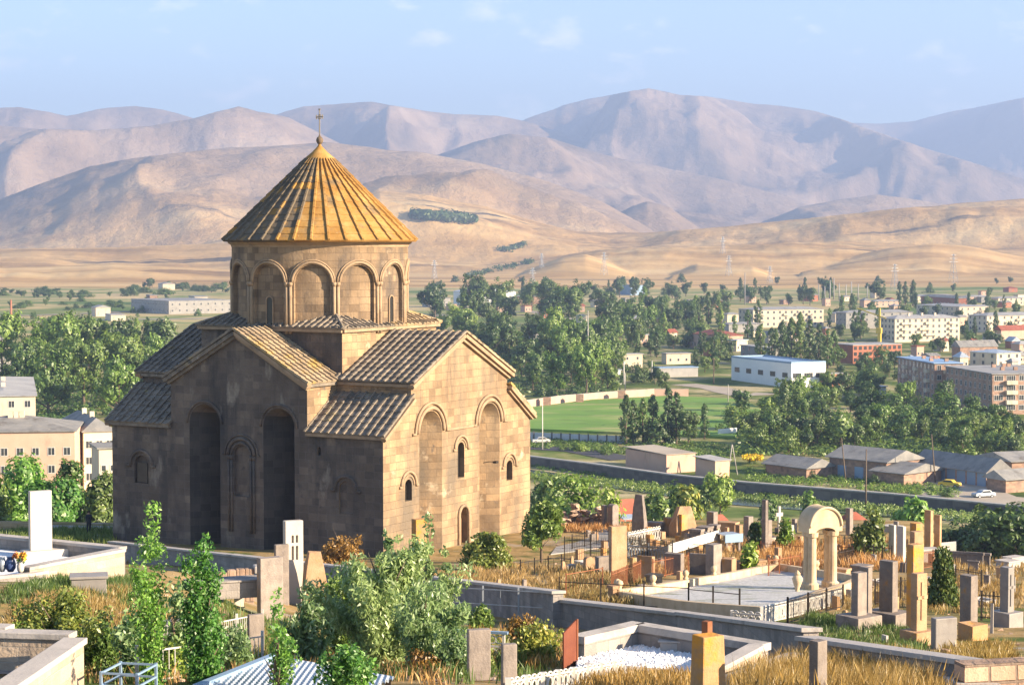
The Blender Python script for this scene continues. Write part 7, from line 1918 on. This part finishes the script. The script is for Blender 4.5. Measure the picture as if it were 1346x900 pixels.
# ---- trees of the valley, each one a thing
random.seed(12)
VAR = {}
for kk, (kind, leaf, n, H, W) in {'broad_dark':('broad','leaf_dark',120,10,4.6),'broad_mid':('broad','leaf_mid',120,10,4.8),'broad_light':('broad','leaf_light',110,10,4.4),'poplar_dark':('poplar','leaf_dark',80,14,2.0),'poplar_mid':('poplar','leaf_mid',80,14,2.2),'poplar_light':('poplar','leaf_light',70,14,2.0),'bush_mid':('bush','leaf_mid',50,4,3.4),'bush_light':('bush','leaf_light',45,4,3.4),'bush_dark':('bush','leaf_dark',50,4,3.6)}.items():
    for s in range(3):
        VAR[(kk, s)] = (variant(kind, H, W, leaf, n, 40, (.8 if kind != 'poplar' else .7), .29 if kind != 'bush' else .22, 100+s*7, up=(.8 if kind == 'poplar' else 0)), H)
def vtree(px, yb, hpx, kk, label, group, Y=None, wide=1.):
    P = at(px, yb, .3) if Y is None else gp(px, Y, .3)
    s = random.randrange(3); ms, H = VAR[(kk, s)]
    sc = hpx*P.y/F/H
    return tree({'b':'broadleaf_tree','p':'poplar_tree'}[kk[0]] if not kk.startswith('bush') else 'bush', P, ms, label, 'tree' if not kk.startswith('bush') else 'bush', group, sc=sc*wide, rz=random.uniform(0,6.28), scz=sc)
def region(poly, n, hp, kinds, label, group, Ymin=0, seed=0, jit=.25, wide=1., clear=()):
    rg = random.Random(seed); xs = [p[0] for p in poly]; ys_ = [p[1] for p in poly]; got = []; tries = 0
    def inside(x, y):
        c = False; j = len(poly)-1
        for i in range(len(poly)):
            xi, yi = poly[i]; xj, yj = poly[j]
            if (yi > y) != (yj > y) and x < (xj-xi)*(y-yi)/(yj-yi)+xi: c = not c
            j = i
        return c
    while len(got) < n and tries < 9000:
        tries += 1
        x = rg.uniform(min(xs), max(xs)); y = rg.uniform(min(ys_), max(ys_))
        if not inside(x, y) or any(a <= x <= b and c <= y <= d for a, b, c, d in clear): continue
        sp = hp*.42*(1-.00005*tries)
        if any(abs(x-a)/1.0 < sp and abs(y-b)*2.2 < sp for a, b in got): continue
        got.append((x, y))
    for x, y in got:
        vtree(x, y, hp*rg.uniform(1-jit, 1+jit), rg.choice(kinds), label, group, wide=wide)
D_, Mi, Li = 'broad_dark', 'broad_mid', 'broad_light'
# notable single ones
T = vtree
for k, (px, yb, hp, kk) in enumerate(((823,584,66,'poplar_dark'),(832,583,58,'poplar_dark'),(845,583,60,'poplar_mid'),(858,582,64,'poplar_dark'),(878,583,74,'poplar_dark'),(889,583,68,'poplar_dark'),(926,577,48,'poplar_mid'))):
    T(px, yb, hp, kk, 'dark poplar in the row on the near side of the playing field', 'poplars beside the playing field')
T(868,584,34,'bush_dark','dark bush left in the poplar row by the field',None); T(905,585,48,D_,'broad dark tree between the field poplars',None, wide=.9)
T(1243,548,50,D_,'dark rounded tree in front of the right apartment pair',None, wide=.8)
T(1031,560,62,'poplar_dark','dark poplar pair in front of the white factory hall, left',None); T(1048,560,54,'poplar_mid','dark poplar in front of the white factory hall, right',None)
for k, (px, yb, hp) in enumerate(((1000,478,52),(1014,480,50),(1028,480,58),(1040,478,60),(1052,478,62),(1064,480,60),(1076,482,56),(1088,484,52),(1096,480,46))):
    T(px, yb, hp, random.choice(('poplar_dark','poplar_mid')), 'tall poplar in the clump behind the white factory hall', 'poplars behind the factory hall')
T(1131,445,42,'poplar_mid','pale green poplar left of the yellow crane',None); T(1123,447,38,'poplar_dark','darker poplar touching the pale one by the crane',None)
for k, (px, yb, hp) in enumerate(((1155,400,32),(1190,400,30),(1200,402,34),(1182,398,28),(1085,388,26),(1058,386,22),(1254,384,12),(1092,384,20))):
    T(px, yb, hp, random.choice((D_,'poplar_dark')), 'dark tree standing out at the far edge of town', 'single trees at the far edge of town')
for k, (px, yb, hp) in enumerate(((918,430,38),(931,428,44),(945,430,36),(905,432,32),(885,440,36),(870,428,38),(858,424,36))):
    T(px, yb, hp, random.choice(('poplar_dark','poplar_mid',D_)), 'tall dark tree right of the wood, before the pink house', 'tall trees before the pink house')
region([(800,404),(1100,404),(1100,470),(960,500),(800,470)], 22, 34, ['poplar_mid','poplar_dark','poplar_light'], 'slender poplar among the roofs in the middle of town', 'poplars among the roofs in the middle of town', seed=41, clear=[(965,1090,405,434),(955,1092,470,512)])
region([(1100,404),(1346,404),(1346,450),(1100,460)], 14, 26, ['poplar_mid','poplar_dark'], 'slender poplar between the apartment blocks', 'poplars between the apartment blocks', seed=42, clear=[(1155,1265,415,450)])
# the wood in the middle
region([(545,415),(700,405),(800,415),(860,440),(800,520),(730,530),(600,480)], 46, 46, [D_,D_,Mi,Mi,D_,Li], 'tree in the wood between church and town', 'trees of the wood behind the church', seed=1, clear=[(742,792,430,452)])
region([(690,470),(800,460),(800,525),(700,530)], 8, 62, [Mi,Li,Mi], 'big bright tree at the near edge of the wood', 'bright trees at the near edge of the wood', seed=2, wide=.85)
region([(790,445),(970,455),(960,480),(860,520),(790,500)], 20, 24, [D_,Mi,'bush_dark'], 'small tree among the houses above the playing field', 'trees among the houses above the field', seed=3, clear=[(808,850,460,500),(862,925,460,505)])
region([(560,388),(790,384),(960,384),(1100,388),(1090,402),(860,402),(700,404),(560,400)], 40, 20, [D_,D_,'poplar_dark',Mi], 'small dark tree in the far belt along the edge of town', 'far belt of trees along the edge of town', seed=4, clear=[(590,685,380,404)])
region([(800,404),(1000,404),(1000,440),(960,470),(800,440)], 26, 26, [D_,Mi,'poplar_dark'], 'tree among the roofs in the middle of town', 'trees among the roofs in the middle of town', seed=5, clear=[(965,1090,405,434)])
region([(1100,402),(1346,398),(1346,410),(1290,420),(1100,425)], 14, 17, [D_,Mi], 'tree between the far apartment blocks', 'trees between the far apartment blocks', seed=6)
region([(1086,440),(1260,452),(1346,452),(1346,470),(1190,474),(1100,500)], 12, 22, [D_,Mi], 'tree between the middle apartment blocks', 'trees between the middle apartment blocks', seed=7, clear=[(1094,1190,450,482)])
region([(970,545),(1100,515),(1180,530),(1240,560),(1346,565),(1346,596),(1220,592),(1100,600),(970,600)], 46, 40, [D_,D_,Mi,Mi,Li,'bush_mid'], 'tree in the green belt between field and apartment blocks', 'trees of the green belt before the apartment blocks', seed=8, wide=1.1)
region([(1086,505),(1180,520),(1180,540),(1090,540)], 8, 26, [D_,Mi], 'tree right behind the green belt by the brick shed', 'trees by the low brick shed', seed=9)
region([(690,588),(820,592),(820,600),(700,596)], 6, 12, ['bush_mid','bush_light'], 'low bush on the verge before the canal wall', 'bushes on the verge before the canal wall', seed=10)
region([(960,612),(1100,636),(1250,655),(1250,645),(1090,628),(980,606)], 12, 12, ['bush_mid','bush_dark','bush_light'], 'bush in front of the sheds above the canal wall', 'bushes before the sheds', seed=11)
region([(1090,470),(1180,476),(1180,512),(1100,505)], 12, 22, [Mi,D_,'bush_mid'], 'tree between brick building and apartment blocks', 'trees by the brick building', seed=21)
region([(1100,412),(1346,412),(1346,440),(1270,446),(1100,440)], 16, 17, [D_,Mi,'bush_dark'], 'tree in the courtyards of the apartment blocks', 'trees in the courtyards', seed=22)
region([(1180,575),(1346,560),(1346,612),(1230,600)], 16, 34, [D_,Mi,D_], 'dark tree behind the longest shed', 'dark trees behind the longest shed', seed=23, wide=1.2)
strip('road', [(0,416),(120,412),(300,404)], 5, 'dust_road', z=.3)
region([(0,384),(300,378),(300,386),(0,394)], 24, 8, ['bush_dark','bush_mid',D_], 'bush in the long green hedge below the dry hills', 'long hedge below the dry hills', seed=51, wide=2.2)
region([(0,402),(160,398),(160,408),(0,412)], 12, 6, ['bush_mid','bush_dark'], 'low bush along the field track at the left', 'low bushes along the field track', seed=52, wide=2.2)
# far left
region([(0,500),(60,495),(150,490),(232,500),(232,545),(150,552),(40,560)], 17, 78, [Mi,Li,Mi,D_,'poplar_mid'], 'tall leafy tree in the grove at the left behind the church', 'grove of tall trees left of the church', seed=12, wide=.9)
region([(120,470),(232,468),(232,485),(140,486)], 7, 48, ['poplar_light',Li,'poplar_mid'], 'light green poplar at the back of the left grove', 'light poplars at the back of the left grove', seed=13)
region([(0,396),(300,388),(300,424),(0,430)], 26, 8, [D_,Mi,'bush_dark','bush_mid'], 'small dark tree among the fields left of the drum', 'small trees among the left fields', seed=31)
region([(560,370),(1346,372),(1346,388),(560,388)], 22, 9, [D_,'bush_dark'], 'small dark tree where the town meets the dry plain', 'small trees where town meets the dry plain', seed=32)
region([(0,384),(300,376),(300,384),(100,392),(0,396)], 14, 9, [D_,Mi,'bush_dark'], 'dark tree in the hedgerow across the far fields', 'hedgerow trees across the far fields', seed=14)
for k, (px, yb, hp) in enumerate(((95,392,12),(200,378,13),(197,379,14),(240,383,6),(45,392,8),(28,390,7))):
    T(px, yb, hp, D_, 'single dark tree in the far fields at the left', 'single dark trees in the left fields')
# right edge and banks
region([(1225,700),(1346,700),(1346,735),(1250,722)], 9, 52, [D_,D_,Mi], 'dark tree on the river bank at the right edge', 'dark trees on the river bank', seed=15) if False else None
for k, (px, Y_, yt, kk) in enumerate(((1262,235,676,D_),(1290,232,668,D_),(1318,228,662,D_),(1345,226,655,D_),(1240,262,690,Mi),(1370,226,655,D_),(1305,262,668,D_),(1335,270,668,Mi))):
    P = gp(px, Y_); T(px, 0, ztop(P, yt)*F/Y_, kk, 'dense dark tree below the slope at the right edge', 'dark trees below the right slope', Y=Y_, wide=1.25)
for k, (px, Y_, yt, W_, kd, lf, lab) in enumerate(((758,225,604,52,'broad','leaf_light','large light green tree right of the church'),(728,236,612,30,'broad','leaf_mid','green tree between church and the large light one'),(797,222,634,24,'broad','leaf_light','yellow green tree left of the jagged stone'),(712,246,626,18,'broad','leaf_dark','darker tree touching the church corner'),(885,238,640,22,'broad','leaf_mid','green tree between the two cottages'),(868,228,654,18,'bush','leaf_mid','bush behind the dark box tomb'),(948,330,622,26,'broad','leaf_light','light green round tree behind the red roofed cottage'),(924,330,636,18,'broad','leaf_mid','greener tree left of the light round one'),(1012,310,655,16,'bush','leaf_mid','bush on the river bank behind the stone cross'),(700,256,655,14,'bush','leaf_dark','dark bush beside the blue grey hut'),(860,262,640,16,'bush','leaf_mid','shrub beside the flat white canopy'),(1066,300,650,14,'bush','leaf_light','light shrub on the bank behind the arch'))):
    single_tree(px, 0, yt, W_, kd, lf, lab, n=110, per=30, lsize=.34, crad=1.05 if W_ > 20 else .8, Y=Y_, seed=200+k)
single_tree(908, 752, 634, 20, 'broad', 'leaf_yellow', 'yellow turning tree left of the red roofed cottage', n=120, per=30, lsize=.4, crad=1.0, Y=222, seed=61)
# bushes at the left, behind the white gravel plot
for k, (px, Y_, yt, W_, lf, lab) in enumerate(((20,188,588,58,'leaf_bright','big bright green tree crown at the left edge above the stele'),(85,196,596,40,'leaf_mid','second green crown right of the tall pale stele'),(128,192,622,26,'leaf_dark','dark green bush touching the church at the left'),(-20,182,610,40,'leaf_mid','green crown cut by the left edge of the picture'),(60,178,632,44,'leaf_bright','lower bright green foliage behind the pale stele'))):
    single_tree(px, 0, yt, W_, 'broad', lf, lab, n=260, per=42, lsize=.24, crad=.75, Y=Y_, seed=70+k)
# sunflowers
pts = [at(990+random.uniform(-13,12), 611+random.uniform(-3,2)) for _ in range(60)]
fl = leaf_mesh('sunflowers', M['blossom_yellow'], [(p.x,p.y,p.z+1.6) for p in pts], [.5]*60, 14, .35, 5); o = ob('sunflowers', fl); tag(o, 'patch of yellow sunflowers left of the open shed', 'sunflowers', kind='stuff')
# ground cover of the valley
def scatter(name, m, poly, n, r, h, label, seed):
    rg = random.Random(seed); P = []
    A, B2, C2, D2 = poly
    for _ in range(n):
        a, b = rg.random(), rg.random()
        x = (A[0]*(1-a)+B2[0]*a)*(1-b)+(D2[0]*(1-a)+C2[0]*a)*b; y = (A[1]*(1-a)+B2[1]*a)*(1-b)+(D2[1]*(1-a)+C2[1]*a)*b
        p = at(x, y); P.append((p.x, p.y, p.z+h*.3))
    me = leaf_mesh(name, M[m], P, np.array([[r*.7,r*.7,h]]*n)*rg.choice([.8,1]), 30, r*.2, seed); o = ob(name, me); tag(o, label, 'undergrowth', kind='stuff')
scatter('undergrowth', 'leaf_mid', ((690,588),(960,606),(960,584),(690,574)), 420, 1.6, .6, 'green undergrowth between the metal fence and the canal', 1)
scatter('undergrowth', 'leaf_mid', ((960,600),(1346,600),(1346,560),(980,560)), 900, 2.6, 1.8, 'dense undergrowth filling the green belt', 2)
scatter('undergrowth', 'leaf_light', ((980,632),(1260,654),(1260,642),(980,616)), 420, 1.2, .6, 'weeds on the bank above the canal wall', 3)
scatter('undergrowth', 'leaf_mid', ((690,632),(1340,694),(1340,684),(690,622)), 700, 1.2, .8, 'weeds on the near bank of the river', 7)
scatter('undergrowth', 'leaf_light', ((700,616),(1300,676),(1300,668),(700,606)), 700, 1.0, .5, 'weeds along the foot of the canal wall', 6)
scatter('undergrowth', 'leaf_dark', ((560,520),(800,524),(850,470),(560,450)), 700, 3.0, 2.0, 'dark undergrowth inside the middle wood', 4)
scatter('undergrowth', 'leaf_mid', ((0,560),(235,545),(235,500),(0,505)), 500, 2.6, 2.0, 'undergrowth inside the left grove', 5)

# small woods on the dry slopes
def slope_wood(x0, x1, y0, y1, n, r, label, seed):
    rg = random.Random(seed); P = []
    for _ in range(n):
        t = rg.random(); x = x0+(x1-x0)*t; y = y0+(y1-y0)*t + rg.gauss(0, 1.6); p = at(x, y); P.append((p.x, p.y, p.z+r*.4))
    me = leaf_mesh('woods', M['leaf_dark'], P, np.array([[r, r, r*.6]]*n), 26, r*.35, seed); o = ob('woods', me); tag(o, label, 'wood', kind='stuff')
slope_wood(545, 622, 285, 291, 130, 13, 'dark green wood on the dry slope right of the dome', 1)
slope_wood(612, 700, 364, 344, 60, 5, 'line of green trees climbing the gap between the dry hills', 2)
slope_wood(655, 690, 330, 322, 40, 6, 'small green thicket higher in the gap between the dry hills', 3)
